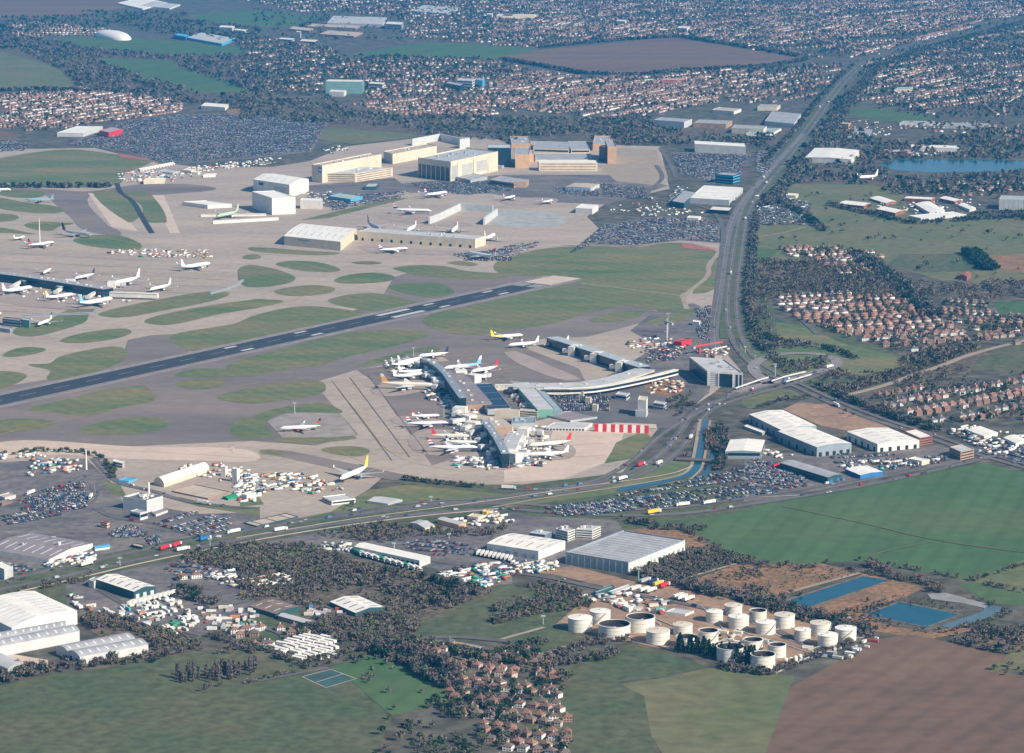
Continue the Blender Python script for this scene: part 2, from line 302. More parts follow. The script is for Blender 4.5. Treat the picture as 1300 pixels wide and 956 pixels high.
# wide verge under the two dual carriageways, then airport ground
surf('verge',0,[(-20,760),(120,728),(330,690),(520,662),(640,655),(700,640),(800,622),(860,600),(900,612),(960,634),(960,645),(850,668),(700,682),(640,672),(420,700),(180,745),(-20,790)],grassd,1)
surf('verge',0,[(430,628),(520,615),(640,622),(720,612),(790,596),(860,582),(880,590),(860,612),(760,630),(600,650),(440,668),(330,682),(330,668)],grass,2)
surf('airport_ground',0,[(-20,190),(120,188),(190,205),(250,212),(345,212),(392,205),(440,186),(560,172),(650,178),(700,180),(770,184),(838,186),(850,240),(770,258),(745,275),(775,305),(905,302),(922,315),(908,410),(915,440),(940,470),(905,500),(835,545),(790,600),(700,615),(560,616),(490,602),(470,620),(420,650),(330,668),(150,700),(-20,720)],concrete,2)
for reg, pts, m, ly, sm, nm, lb in [
 (0,[(-20,495),(60,482),(157,448),(162,432),(190,426),(223,424),(241,447),(330,430),(480,385),(500,352),(520,346),(600,352),(650,343),(715,353),(800,385),(848,400),(800,414),(745,428),(690,430),(660,440),(735,468),(745,488),(660,485),(600,478),(560,452),(455,469),(405,484),(330,500),(410,500),(455,552),(400,566),(320,560),(165,567),(37,560),(-20,566)],taxi,3,0,'taxiway_area','grey asphalt taxiways beside the runway'),
 (5,[(-20,110),(230,118),(440,130),(700,95),(950,95),(1080,120),(850,145),(760,150),(460,142),(540,300),(600,330),(580,350),(420,325),(350,260),(280,200),(200,140)],taxi,3,1,'taxiway_area',None),
 (10,[(520,195),(640,180),(1000,150),(1100,300),(1010,640),(900,675),(600,250)],taxi,3,0,'aircraft_stands',None),
 (10,[(40,595),(180,600),(500,665),(760,720),(820,745),(700,748),(400,690),(100,622)],taxi,3,0,'taxiway_area',None),
 (10,[(75,455),(170,415),(250,410),(440,415),(525,525),(400,535),(150,535)],mat('stand_grey',(.30,.26,.235)),5,0,'aircraft_stand',None),
 (5,[(440,138),(545,150),(690,330),(560,310)],palecon,4,0,'taxiway',None),(5,[(755,150),(820,150),(900,340),(850,340)],palecon,4,0,'taxiway',None),
 (11,[(250,480),(600,505),(560,640),(300,740),(0,760),(0,700),(200,640)],palecon,3,0,'apron',None),
 (13,[(-60,-40),(400,-60),(520,20),(600,60),(820,60),(1000,90),(1300,80),(1300,200),(700,290),(400,360),(-60,430)],lot,3,0,'service_yard',None),
 (9,[(-60,660),(430,640),(560,760),(620,867),(620,900),(-60,900)],lot,3,0,'service_yard',None),
 (9,[(-60,570),(150,548),(640,578),(1210,592),(1280,650),(1000,650),(600,640),(300,620),(-60,640)],palecon,3,1,'taxiway',None),
 (12,[(-60,540),(60,590),(400,600),(880,560),(1060,590),(1000,640),(500,735),(100,820),(-60,830)],lot,2,0,'trading_estate_yard',None),
 (13,[(330,430),(700,340),(1200,300),(1320,420),(1250,600),(1000,700),(700,630),(480,590),(330,530)],lot,2,0,'trading_estate_yard',None),
 (14,[(-60,230),(500,160),(900,160),(1300,100),(1300,440),(1100,460),(900,360),(540,300)],lot,2,0,'trading_estate_yard',None),
 (15,[(-60,60),(140,100),(560,120),(600,180),(320,290),(330,350),(-60,420)],lot,2,0,'trading_estate_yard',None),
 (11,[(560,560),(700,500),(760,560),(640,640),(500,665),(540,600)],grass,4,0,'grass_verge',None),
 (11,[(250,800),(560,760),(800,650),(940,645),(940,690),(850,740),(500,810),(250,850)],grass,3,0,'grass_verge',None),
 (0,[(500,614),(640,628),(740,616),(790,600),(760,604),(640,618),(540,608)],grassd,3,0,'grass_verge',None),
 (8,[(-40,600),(60,600),(90,720),(110,860),(-20,900),(-60,700)],grassd,2,0,'grass_verge',None),
 (13,[(820,5),(1000,55),(1300,100),(1300,65),(1000,30),(900,5)],grass,4,0,'grass_verge',None),
 (9,[(510,750),(600,770),(640,840),(560,820)],grass,4,0,'grass_verge',None),
 (10,[(-60,770),(0,780),(60,870),(-60,880)],grass,4,0,'grass_verge',None),
 (6,[(240,275),(400,235),(700,165),(780,165),(700,185),(380,265)],grass,4,0,'grass_verge',None),
 (6,[(400,110),(480,105),(530,120),(460,135)],grassd,4,1,'grass_verge',None),
 (7,[(320,440),(500,300),(700,260),(1000,260),(1080,300),(1075,390),(880,375),(640,410),(450,400)],lot,4,0,'car_park',None),
 (7,[(870,0),(1180,0),(1190,40),(1050,95),(900,40)],lot,2,0,'car_park',None),
 (3,[(830,760),(1230,770),(1180,870),(880,870)],lot,2,0,'car_park',None),
 (1,[(340,720),(640,600),(900,570),(1300,570),(1650,600),(1560,760),(1300,790),(820,830),(640,760)],lot,2,0,'car_park',None),
 (3,[(570,740),(760,750),(810,867),(480,867)],tan,4,0,'bare_plot',None),
 (7,[(470,0),(800,0),(820,60),(750,100),(560,80)],tan,4,0,'bare_plot',None),
 (7,[(880,390),(1060,415),(1065,430),(900,415)],redearth,6,0,'red_earth_strip',None),
 (1,[(590,768),(740,795),(760,808),(600,785)],redearth,6,0,'red_earth_strip',None),
 (7,[(-20,225),(270,240),(280,300),(60,310),(-60,290)],mat('grey_apron',(.36,.36,.34)),4,1,'apron',None),
 (0,[(800,420),(830,396),(880,385),(912,400),(906,470),(900,500),(860,512),(800,505),(770,478),(835,440)],lot,3,0,'service_yard',None),
 (0,[(690,500),(760,492),(830,484),(900,498),(850,545),(800,542),(700,532)],asph,4,0,'terminal_forecourt',None),
 (0,[(500,234),(640,222),(800,222),(848,236),(772,260),(700,257),(600,243),(520,245)],lot,3,0,'service_yard',None),
 (0,[(388,236),(500,226),(520,240),(470,254),(420,264),(392,258)],lot,4,0,'service_yard',None),
 (0,[(560,474),(640,478),(700,530),(640,545),(600,520)],lot,4,0,'service_yard',None),
 (11,[(690,260),(790,230),(900,300),(820,335),(720,310)],heath,4,0,'building_site',None),
 ]: surf(nm, reg, pts, m, ly, sm, lb)
islands = [
 (1,[(-20,795),(200,757),(380,748),(520,765),(760,800),(620,870),(560,930),(200,938),(-20,935)]),
 (5,[(-20,242),(60,245),(95,260),(60,278),(-20,282)]),(5,[(-20,165),(120,185),(250,200),(320,222),(280,240),(150,238),(-20,212)]),
 (5,[(125,295),(190,282),(280,285),(370,292),(300,305),(250,328),(180,322),(130,308)]),(5,[(60,125),(200,130),(230,140),(180,162),(60,160),(-20,140)]),
 (5,[(365,375),(470,350),(600,350),(700,420),(480,410)]),(5,[(460,130),(575,127),(600,150),(670,190),(695,260),(640,285)]),
 (5,[(625,140),(700,130),(760,150),(835,285),(740,285),(705,200)]),(5,[(-20,312),(60,320),(130,335),(170,345),(60,340),(-20,335)]),
 (6,[(-30,500),(100,515),(190,545),(218,565),(180,590),(60,610),(-30,608),(-70,560)]),
 (5,[(490,745),(700,690),(1050,630),(1150,640),(1060,680),(800,730),(600,762)]),
 (5,[(720,782),(800,750),(1000,710),(1200,680),(1300,672),(1420,680),(1300,710),(1100,745),(900,790),(800,800)]),
 (6,[(-400,850),(-100,795),(0,755),(130,722),(260,705),(420,715),(560,738),(600,752),(440,790),(140,855),(0,890),(-200,935),(-310,930)]),
 (6,[(120,492),(200,478),(330,485),(440,520),(400,535),(250,528),(150,508)]),(6,[(412,572),(500,545),(620,538),(710,555),(690,578),(560,592),(440,590)]),
 (6,[(110,630),(200,608),(320,600),(412,615),(380,640),(250,655),(150,650)]),(6,[(380,675),(480,648),(600,640),(720,655),(830,690),(780,710),(640,730),(500,715),(410,695)]),
 (6,[(680,605),(760,590),(900,585),(1000,620),(1000,645),(900,660),(760,640)]),(6,[(705,515),(820,500),(960,505),(1080,530),(1290,548),(1200,565),(900,560),(760,535)]),
 (6,[(495,487),(580,480),(650,490),(580,497)]),(6,[(0,672),(60,670),(105,688),(60,705),(0,718),(-80,710)]),(6,[(0,410),(300,430),(440,440),(350,450),(100,440),(-10,425)]),
 (6,[(0,445),(45,460),(0,472),(-50,465)]),(6,[(975,488),(1050,480),(1130,495),(1090,505)]),
 (7,[(-30,478),(120,430),(350,400),(640,410),(880,385),(1060,420),(1080,440),(1020,500),(1030,550),(940,620),(880,650),(900,700),(880,730),(830,735),(560,690),(380,600),(240,560),(170,560),(-30,535)]),
 (7,[(-410,768),(-20,668),(250,605),(330,598),(585,690),(380,750),(250,790),(0,830),(-220,850)]),(7,[(420,775),(560,735),(680,725),(700,740),(620,775),(480,785)]),
 (7,[(700,790),(880,735),(960,720),(900,770),(780,800)]),(7,[(1040,500),(1080,450),(1075,600),(1000,640),(940,640),(1020,560)]),
 (9,[(300,50),(400,15),(600,-10),(660,5),(600,35),(450,60),(340,62)]),(9,[(10,125),(80,90),(150,82),(230,92),(180,115),(60,132)]),
 (9,[(140,170),(240,165),(300,130),(450,95),(580,80),(640,110),(620,150),(500,200),(350,240),(240,245),(250,200)]),(9,[(-20,205),(100,210),(135,230),(60,275),(-20,290)]),
 (9,[(140,395),(350,340),(500,300),(700,275),(740,285),(770,350),(600,385),(430,425),(250,405)]),(9,[(-20,455),(100,440),(220,445),(275,460),(200,490),(-20,510)]),
 (9,[(400,495),(500,460),(700,430),(820,440),(830,480),(700,515),(480,522)]),(9,[(880,265),(960,245),(1080,245),(1130,265),(1050,290),(930,290)]),
 (9,[(870,225),(1000,190),(1200,200),(1240,225),(1000,235)]),
 (10,[(-120,170),(0,130),(350,40),(560,0),(820,0),(885,25),(700,80),(480,130),(300,180),(100,205),(0,230),(-100,215)]),
 (10,[(-170,325),(0,285),(150,260),(320,250),(370,290),(330,320),(150,350),(0,365),(-140,350)]),
 (10,[(0,430),(100,395),(330,360),(430,390),(440,412),(250,409),(165,412),(70,455),(100,530),(0,545),(-100,520),(-80,450)]),
 (10,[(110,540),(200,530),(500,528),(520,540),(400,555),(150,558)]),(10,[(345,595),(420,580),(540,582),(590,605),(540,628),(430,622)]),
 (10,[(505,180),(700,120),(900,80),(940,90),(900,110),(830,110),(640,160),(520,185)]),(10,[(40,600),(100,595),(180,610),(150,620),(60,618)]),
 (9,[(430,-120),(250,-60),(100,-20),(60,10),(150,30),(300,0),(420,-40),(440,-70)]),(10,[(940,-30),(1000,-45),(1100,-10),(1090,10),(1020,20)]),
]
for reg, pts in islands: surf('grass_island', reg, pts, grass, 4, 1)
for reg, pts, m, wd in [(7,[(-20,475),(120,425),(350,402),(640,405),(880,380),(1060,418),(1078,440),(1015,500),(1030,550),(940,620),(890,660),(915,720)],tan,8),
 (7,[(380,590),(620,620),(900,655)],tan,4),(1,[(-20,795),(200,755),(380,745),(520,763)],tan,14),(8,[(0,350),(130,330),(240,300)],tan,4),
 (12,[(420,320),(620,270),(780,210),(880,180),(1050,110),(1340,40)],tan,10),(16,[(60,495),(500,375)],tan,5),(16,[(480,308),(660,260),(850,222)],pasture,2.2),
 (16,[(-60,10),(250,-5)],tan,4),(16,[(130,50),(560,140),(850,215),(1340,280)],pasture,2.5),(15,[(880,420),(1160,340)],tan,4),
 (14,[(720,665),(850,630)],tan,4),(15,[(190,795),(430,715)],tan,5),(15,[(-20,720),(200,658)],tan,5),(14,[(0,930),(380,860)],asph,7),
 (2,[(0,490),(180,490),(330,480)],tan,10),(14,[(750,720),(1000,730),(1150,760)],tan,6)]:
    strip('track', reg, pts, wd, m, 6, 2)
# water
for ring in ([(130,515),(520,390),(640,410),(250,540),(130,515)],[(535,575),(700,515),(985,575),(825,635),(535,575)]): strip('muddy_bank',16,ring,7,mat('mud',(.20,.15,.11),var=.25,scale=.08),2,0)
surf('lake',16,[(130,515),(520,390),(640,410),(250,540)],water,3,0,'long narrow rippled blue lake beside the orange heath')
surf('lake',16,[(535,575),(700,515),(985,575),(825,635)],water,3,0,'square blue lake inside the orange banks')
surf('lake',16,[(900,630),(1100,560),(1120,530),(1190,545),(1150,580),(960,640)],paleice,3,1,'pale curved pond at the corner of the bank')
surf('settling_pond',16,[(830,475),(920,470),(1130,525),(1110,545),(1000,520),(850,500)],mat('grey_mud',(.27,.27,.26)),3,0)
surf('lake',0,[(1120,206),(1150,203),(1250,203),(1325,207),(1325,216),(1250,218),(1180,219),(1130,215)],water,3,1,'blue lake behind the trees on the right')
surf('river',11,[(990,445),(1020,445),(1005,560),(990,640),(985,690),(940,725),(840,755),(560,800),(840,742),(900,722),(945,680),(960,620),(975,540)],water,6,1,'blue river channel with pale concrete banks')
surf('river',11,[(1060,545),(1080,560),(1050,640),(1035,700),(980,750),(940,760),(1000,710),(1030,630)],water,6,1)
strip('river_bank',11,[(980,445),(965,540),(950,620),(935,690),(880,730),(640,775),(250,830),(-60,885)],4,tan,7)
strip('river_bank',11,[(1030,450),(1015,560),(1000,650),(985,700),(930,745)],3,tan,7)
# ---------------------------------------------------------------- runway
RA, RB = G((0,509)), G((700,356.5)); rd = (RB-RA).normalized(); RA2 = RA - rd*900; rn = Vector((-rd.y, rd.x, 0))
def rq(name, s0, s1, t0, t1, m, layer, dz=0):
    o0 = RB; z = level(layer)
    v = [o0+rd*s0+rn*t0, o0+rd*s0+rn*t1, o0+rd*s1+rn*t1, o0+rd*s1+rn*t0]
    return mesh_obj(name, [(p.x,p.y,z) for p in v], [(0,3,2,1)], m, kind='structure')
Lr = (RB-RA2).length
rq('runway_shoulder', -Lr, 35, -37, 37, mat('shoulder_grey',(.27,.225,.215)), 5, .05)
rq('runway', -Lr, 0, -26, 26, rwy, 6)['label'] = 'long dark asphalt runway running diagonally across the airfield'
rq('runway_threshold', -40, 45, -26, 26, palecon, 6, .02)
for sgn in (-1, 1):
    rq('runway_edge_line', -Lr, -45, sgn*24.2-.6, sgn*24.2+.6, white, 7)
    for i in range(4): rq('threshold_bar', -75, -45, sgn*(5+i*5.2)-1.2, sgn*(5+i*5.2)+1.2, white, 7)
    rq('aiming_point_marking', -425, -350, sgn*14-5, sgn*14+5, white, 7)
    for s in (-150,-300,-600,-750): rq('touchdown_marking', s-12, s+12, sgn*15-3.2, sgn*15+3.2, white, 7)
    rq('runway_stripe', -Lr, -60, sgn*12-1.1, sgn*12+1.1, mat('worn_asphalt',(.055,.057,.06)), 6, .03)
s = -120
while s > -Lr+60: rq('centre_line_dash', s-30, s, -.4, .4, white, 7); s -= 60
for p0, p1, r_, wd in [((1000,190),(690,0),9,2)]: pass
for reg, pts in [(6,[(0,715),(200,675),(440,600),(620,600),(760,650)]),(6,[(-300,850),(200,680),(500,560),(900,575),(1250,548)]),(5,[(0,340),(500,360),(900,420),(1300,440)]),
  (6,[(0,460),(300,500),(470,560),(700,600)]),(10,[(400,250),(560,450),(700,640),(1000,700)]),(9,[(0,520),(400,430),(800,350),(1300,260)]),
  (9,[(0,600),(500,590),(1300,640)]),(10,[(0,560),(340,560),(600,680)]),(5,[(400,860),(700,770),(1100,700)])]:
    strip('taxiway_centre_line', reg, pts, .7, mat('yellow_line',(.55,.42,.12)), 7, 2)
# dark joints and grooves that divide the big aprons into slabs
for reg, a, b, k, st in [(5,(0,440),(1150,500),5,(0,38)),(5,(0,700),(480,730),2,(0,30)),(10,(400,250),(700,650),3,(90,-14))]:
    for i in range(k): strip('apron_joint', reg, [(a[0]+st[0]*i,a[1]+st[1]*i),(b[0]+st[0]*i,b[1]+st[1]*i)], 1.1, mat('joint_seal',(.17,.15,.14)), 6, 0)
stain = mat('stained_concrete', (.29,.24,.215), col2=(.37,.30,.26), scale=.03, fine=(.1,.1))
for reg, pts in [(5,[(0,600),(200,630),(420,680),(560,690),(500,715),(300,720),(0,680)]),(5,[(0,515),(300,530),(560,590),(700,590),(690,640),(560,630),(300,560),(0,545)]),
  (6,[(560,400),(800,420),(1080,440),(1000,450),(700,440),(560,425)]),(6,[(650,240),(900,265),(1100,300),(900,300),(640,265)]),(10,[(640,270),(860,250),(880,290),(700,330),(600,310)]),(10,[(720,430),(960,450),(960,480),(760,480)]),(10,[(830,500),(1080,510),(1180,590),(860,620)]),
  (11,[(60,560),(300,560),(330,640),(100,640)]),(11,[(0,110),(60,105),(240,180),(380,245),(300,250),(100,180)]),(7,[(0,170),(240,165),(240,190),(40,200)])]:
    surf('stained_concrete', reg, pts, stain, 5, 1)
surf('sports_court',14,[(250,905),(395,868),(520,915),(370,960)],mat('court_green',(.045,.10,.095)),3,0)
for a, b in [((250,905),(395,868)),((322,932),(458,890)),((370,960),(520,915)),((395,868),(520,915)),((250,905),(370,960))]: strip('court_fence_line',14,[a,b],.8,palecon,4,0)
# ---------------------------------------------------------------- roads
ROADS = []
strip('verge',0,[(-30,752),(60,733),(120,720),(190,704),(330,677),(430,662),(520,652),(640,643)],62,grassd,5,2)
strip('verge',0,[(1096,80),(1060,117),(1030,162),(984,219),(948,262),(939,320),(931,380),(935,430)],46,grassd,5,2)
def road(reg, pts, width, dual=False, label=None, m=None, lines=True, traffic=0, sm=2, gap=3):
    m = m or asph
    if dual:
        for sg in (-1, 1):
            P = strip('road', reg, pts, width, m, 6, sm, off=sg*(width/2+gap), label=label)
            if lines: 
                strip('lane_line', reg, pts, .25, white, 8, sm, off=sg*(width/2+gap))
            Q = offset_line(P, sg*(width/2+gap)); ROADS.append((Q, traffic, sg, width))
    else:
        P = strip('road', reg, pts, width, m, 6, sm, label=label)
        if lines: strip('lane_line', reg, pts, .3, white, 8, sm)
        ROADS.append((P, traffic, 0, width))
road(0,[(-30,750),(60,731),(120,718),(190,702),(330,675),(430,660),(520,650),(640,641),(720,650),(850,652),(960,635),(1064,619),(1169,597),(1248,577),(1330,560)],11,True,'dual carriageway along the south edge of the airport',traffic=45,gap=8)
road(0,[(430,655),(520,640),(640,634),(740,620),(800,606),(845,582),(872,550),(890,520),(940,503),(1000,487),(1046,471)],10,True,'curving dual carriageway south of the terminal',traffic=30)
road(11,[(-60,790),(200,800),(450,760),(640,660),(760,540),(860,470),(960,420),(1080,350),(1300,230)],8,False,traffic=18)
road(0,[(1330,8),(1169,52),(1130,66),(1096,78),(1060,115),(1030,160),(984,217),(945,262),(936,320),(928,380),(932,430),(960,466),(1017,491),(1060,512),(1120,535),(1185,555),(1240,575),(1330,600)],8,True,'main road running away past the runway end',traffic=60)
road(0,[(910,455),(905,415),(912,380),(918,330),(925,290),(938,262),(960,235),(1020,170)],14,False,m=mat('pale_asphalt',(.16,.15,.15)),traffic=10)
road(12,[(60,260),(-20,195),(-5,150),(80,118),(200,108),(330,116),(405,150),(370,182),(230,215),(80,250),(-100,300)],16,False,m=mat('loop_asphalt',(.24,.22,.21)),traffic=6)
road(7,[(760,0),(800,60),(760,100),(700,150),(760,190),(1000,200),(1080,260),(1100,340),(1090,420),(1040,860)],9,False,lines=False,traffic=8)
road(3,[(780,740),(830,820),(860,890)],9,False,lines=False)
road(9,[(470,640),(520,700),(600,770),(760,800),(900,850),(1100,880),(1300,890)],9,False,traffic=8)
road(9,[(100,867),(120,830),(350,770),(440,720)],9,False,traffic=8)
road(13,[(-60,130),(200,80),(430,50),(480,0),(470,-60)],9,False,traffic=10)
road(13,[(480,60),(560,110),(800,140),(1000,210),(1160,215)],8,False,lines=False,traffic=8)
road(13,[(500,470),(700,590),(900,600),(1100,560),(1320,500)],7,False,lines=False,traffic=4)
road(14,[(1000,340),(700,290),(500,240),(200,250),(-60,260)],7,False,lines=False)
road(15,[(-60,380),(200,400),(500,470),(700,500),(1000,560),(1300,640),(1500,740)],8,False,lines=False,traffic=4)
road(5,[(585,90),(600,140),(670,180),(710,260),(760,340)],10,False,lines=False,m=rwy)
for reg,pts in [(4,[(0,120),(400,60),(900,10)]),(4,[(520,300),(700,420),(1000,480),(1300,520)]),(3,[(0,80),(700,100),(1300,90)]),(8,[(740,620),(900,760),(1000,840)]),(8,[(0,620),(100,640),(300,820)]),
   (12,[(500,330),(760,300),(1300,250)]),(12,[(700,420),(1000,360),(1300,330)]),(2,[(0,440),(400,480),(900,470),(1300,440)]),(1,[(0,590),(500,540),(900,510)]),(14,[(780,740),(1100,820),(1300,900)]),
   (14,[(1300,730),(1000,700),(700,730)]),(14,[(0,640),(200,700),(100,760)])]:
    road(reg, pts, 9, False, lines=False)
strip('boundary_line',0,[(-30,764),(60,744),(120,730),(190,713),(330,685),(430,669),(520,657),(640,646)],3.2,palecon,7,2)
strip('boundary_line',0,[(300,684),(430,662),(520,650),(640,634),(740,618),(850,604),(880,592)],2.2,palecon,7,2)
# railings/bridge parapets of the flyover beside the loop road are built with the structures
# ---------------------------------------------------------------- buildings
def M_(n, c, rough=.6, spec=.3, **k): return mat(n, c, rough=rough, spec=spec, scale=k.pop('scale',.08), var=k.pop('var',.07), **k)
WH = M_('white_cladding', (.74,.71,.65)); CR = M_('cream_cladding', (.66,.58,.44)); OR_ = M_('tan_orange_cladding', (.62,.40,.23))
GY = M_('grey_cladding', (.40,.42,.42)); BG = M_('blue_grey_cladding', (.26,.32,.36)); TL = M_('dark_teal_cladding', (.03,.085,.10))
RB_ = M_('red_brick', (.34,.13,.085), var=.15); BR = M_('tan_brick', (.42,.28,.19), var=.12); LG = M_('light_grey_cladding', (.56,.57,.56))
GL = M_('dark_glazing', (.012,.035,.055), rough=.2, spec=.5); NV = M_('navy_glass_roof', (.012,.03,.06), rough=.35)
RW = M_('white_roof', (.80,.77,.70), var=.05, fine=(.05,.05)); RG = M_('grey_roof', (.36,.36,.37), fine=(.06,.12)); RL = M_('light_grey_roof', (.50,.50,.50), fine=(.05,.08))
RT = M_('tan_roof', (.50,.42,.33), fine=(.06,.1)); RD = M_('dark_roof', (.13,.13,.14)); RP = M_('purple_grey_roof', (.27,.23,.23), fine=(.06,.12))
SK = M_('rooflight', (.60,.64,.66), rough=.3); SKD = M_('dark_rooflight', (.20,.21,.22)); RED = M_('red_paint', (.62,.03,.05)); BL = M_('blue_paint', (.03,.17,.42)); SB = M_('sky_blue_paint', (.10,.40,.62))
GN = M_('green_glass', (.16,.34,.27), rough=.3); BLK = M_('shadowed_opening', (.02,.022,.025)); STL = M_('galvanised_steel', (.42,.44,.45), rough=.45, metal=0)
YL = M_('yellow_paint', (.75,.50,.04)); GRN = M_('green_paint', (.03,.30,.14)); BN = M_('brown_roof', (.24,.17,.13), var=.12)
def quad_frame(reg, q, hz_):
    """roof outline traced in the photo + visible wall height in px -> corners A(left) B(back) C(right) D(front) as a parallelogram, height h"""
    s = REG[reg][2]; hp = hz_/s
    X, Y = px(reg, q[-1] if len(q) == 4 else q[1]); sc = scale_at((X, Y+hp)); h = hp/(sc*.975)
    P = [G(p, h, reg) for p in q]
    if len(P) == 4:
        A,B,C,D = P; e = (A+C-B-D)/4; A,B,C,D = A-e, B+e, C-e, D+e
    else:
        A, D, C = P; B = A + C - D
    for p in (A,B,C,D): p.z = h
    return A, B, C, D, h
def building(reg, q, hp, wm, rm, label, kind='flat', name='warehouse', cat='warehouse', bays=1, ridge=None, rise=None, lights=0, litm=None,
             doors=0, doorside='R', storeys=0, units=0, wside='RL', winm=None, parapet=.7, ribs=0, group=None, dm=None, z0=0.0):
    A,B,C,D,h = quad_frame(reg, q, hp); U, V = C-D, A-D; U.z = V.z = 0
    O = Vector((D.x, D.y, 0)); lu, lv = U.length, V.length; u, v = U/lu, V/lv
    if u.cross(v).z < 0: u, v, lu, lv = v, u, lv, lu; flip = True
    else: flip = False
    # local frame: x along u (front-right face), y along v (front-left face); thing sits at D
    T = Matrix(((u.x, v.x, 0, O.x),(u.y, v.y, 0, O.y),(0,0,1,0),(0,0,0,1)))
    inv = None
    root = thing(name, label, cat, (O.x, O.y, 0), 0, group)
    def build(mb, nm, m, par=root, kd=None):
        mb.v = [(u.x*x+v.x*y, u.y*x+v.y*y, z) for x, y, z in mb.v]
        o = mb.build(nm, m, par)
        if kd: o['kind'] = kd
        return o
    RS, LS = ('R','L') if not flip else ('L','R')
    b = MB(); pp = parapet if kind == 'flat' else 0
    if kind == 'flat':
        t = .45
        b.box(0,lu,0,t,z0,h+pp).box(0,lu,lv-t,lv,z0,h+pp).box(0,t,t,lv-t,z0,h+pp).box(lu-t,lu,t,lv-t,z0,h+pp)
    else: b.box(0,lu,0,lv,z0,h-.02)
    build(b, 'wall', wm)
    along = 'u' if (ridge or ('u' if lu >= lv else 'v')) == 'u' else 'v'
    if flip and ridge: along = 'v' if along == 'u' else 'u'
    W_ = lv if along == 'u' else lu; Ln = lu if along == 'u' else lv
    def sw(x, y): return (x, y) if along == 'u' else (y, x)
    bw = W_/bays; rz = rise if rise is not None else {'gable': bw*.09, 'barrel': bw*.13}.get(kind, 0)
    roofs = []
    if kind == 'flat':
        rf = build(MB().box(.47,lu-.47,.47,lv-.47,h-.4,h), 'roof', rm); zf = lambda c: h
    else:
        prof = []; n = 2 if kind == 'gable' else 10
        zz = (lambda t: h + rz*(1-abs(2*t-1))) if kind == 'gable' else (lambda t: h + rz*math.sin(math.pi*t)**.8)
        rf = None
        for k in range(bays):
            vs, fs = [], []
            for i in range(n+1):
                c = bw*(k+i/n); z = zz(i/n)
                for a in (-.25, Ln+.25): x, y = sw(a, c); vs.append((x, y, z))
            fs = [(2*i,2*i+1,2*i+3,2*i+2) for i in range(n)]
            fs.append(tuple(2*i for i in range(n+1))); fs.append(tuple(2*i+1 for i in range(n+1))[::-1])
            k0 = len(vs); vs += [(x,y,z-.35) for x,y,z in vs[:]]
            o = build(MB().add(vs, fs[:n] , 0), 'roof', rm)
            for fe in (fs[n], fs[n+1]):                  # gable ends stand just under the roof edge
                ge = MB(); ge.v = [(x, y, z-.05) for x, y, z in (vs[q] for q in fe)]; ge.f = [tuple(range(len(fe)))]; ge.m = [0]
                build(ge, 'gable_end', wm)
            rf = rf or o
        zf = lambda c: zz((c/bw) % 1)
    # rooflights: strips across each roof, sub-parts of it
    if lights:
        nl = abs(lights)
        if kind == 'flat':
            for i in range(nl):
                c = (i+.5)/nl*Ln
                x0,y0 = sw(c-.9, W_*.06); x1,y1 = sw(c+.9, W_*.94)
                o = build(MB().box(min(x0,x1),max(x0,x1),min(y0,y1),max(y0,y1),h,h+.3), 'rooflight', litm or SK, rf)
        else:
            for k in range(bays):
                for i in range(nl):
                    c = (i+.5)/nl*Ln
                    for t0, t1 in ((.12,.40),(.60,.88)):
                        p = []
                        for (a, t) in ((c-1,t0),(c+1,t0),(c+1,t1),(c-1,t1)):
                            x, y = sw(a, bw*(k+t)); p.append((x, y, zz(t)+.12))
                        if kind == 'barrel':
                            tm = (t0+t1)/2; x1,y1 = sw(c+1,bw*(k+tm)); x0,y0 = sw(c-1,bw*(k+tm))
                            m1=(x1,y1,zz(tm)+.14); m0=(x0,y0,zz(tm)+.14)
                            build(MB().add([p[0],p[1],m1,m0,p[2],p[3]],[(0,1,2,3),(3,2,4,5)]), 'rooflight', litm or SK, rf)
                        else: build(MB().add(p,[(0,1,2,3)]), 'rooflight', litm or SK, rf)
    def face(side):   # returns fn mapping (a along, z0,z1, out) to a box on that face
        if side == RS: L_ = lu; f = lambda a0,a1,z0,z1,d: MB().box(a0,a1,-d,.0,z0,z1)
        else: L_ = lv; f = lambda a0,a1,z0,z1,d: MB().box(-d,.0,a0,a1,z0,z1)
        return L_, f
    if doors:
        for side in doorside:
            L_, f = face(side)
            for i in range(doors):
                c = (i+.5)/doors*L_; wd = min(4.2, L_/doors*.6)
                build(f(c-wd/2, c+wd/2, 0, min(5, h*.62), .12), 'roller_door', dm or BLK)
    if storeys:
        for side in wside:
            L_, f = face(side)
            for k in range(storeys):
                zb = h*(k+.42)/storeys; zt = h*(k+.82)/storeys
                build(f(L_*.03, L_*.97, zb, zt, .10), 'window_band', winm or GL)
    if ribs:
        for side in 'RL':
            L_, f = face(side)
            for i in range(ribs+1):
                c = min(max(L_*i/ribs, .3), L_-.3); build(f(c-.25,c+.25,0,h-.1,.3), 'column', wm)
    for i in range(units):
        r2 = random.Random(hash((round(O.x), i)) & 0xffff); a, c = r2.uniform(.12,.85)*lu, r2.uniform(.15,.8)*lv
        sx, sy, sz = r2.uniform(2,6), r2.uniform(2,5), r2.uniform(1.2,3)
        z = zf(c if along=='u' else a)
        build(MB().box(a,a+sx,c,c+sy,z-.3,z+sz), 'roof_unit', r2.choice([LG,GY,WH,STL]))
    return dict(root=root, O=O, u=u, v=v, lu=lu, lv=lv, h=h, flip=flip, build=build, roof=rf)
bd = building
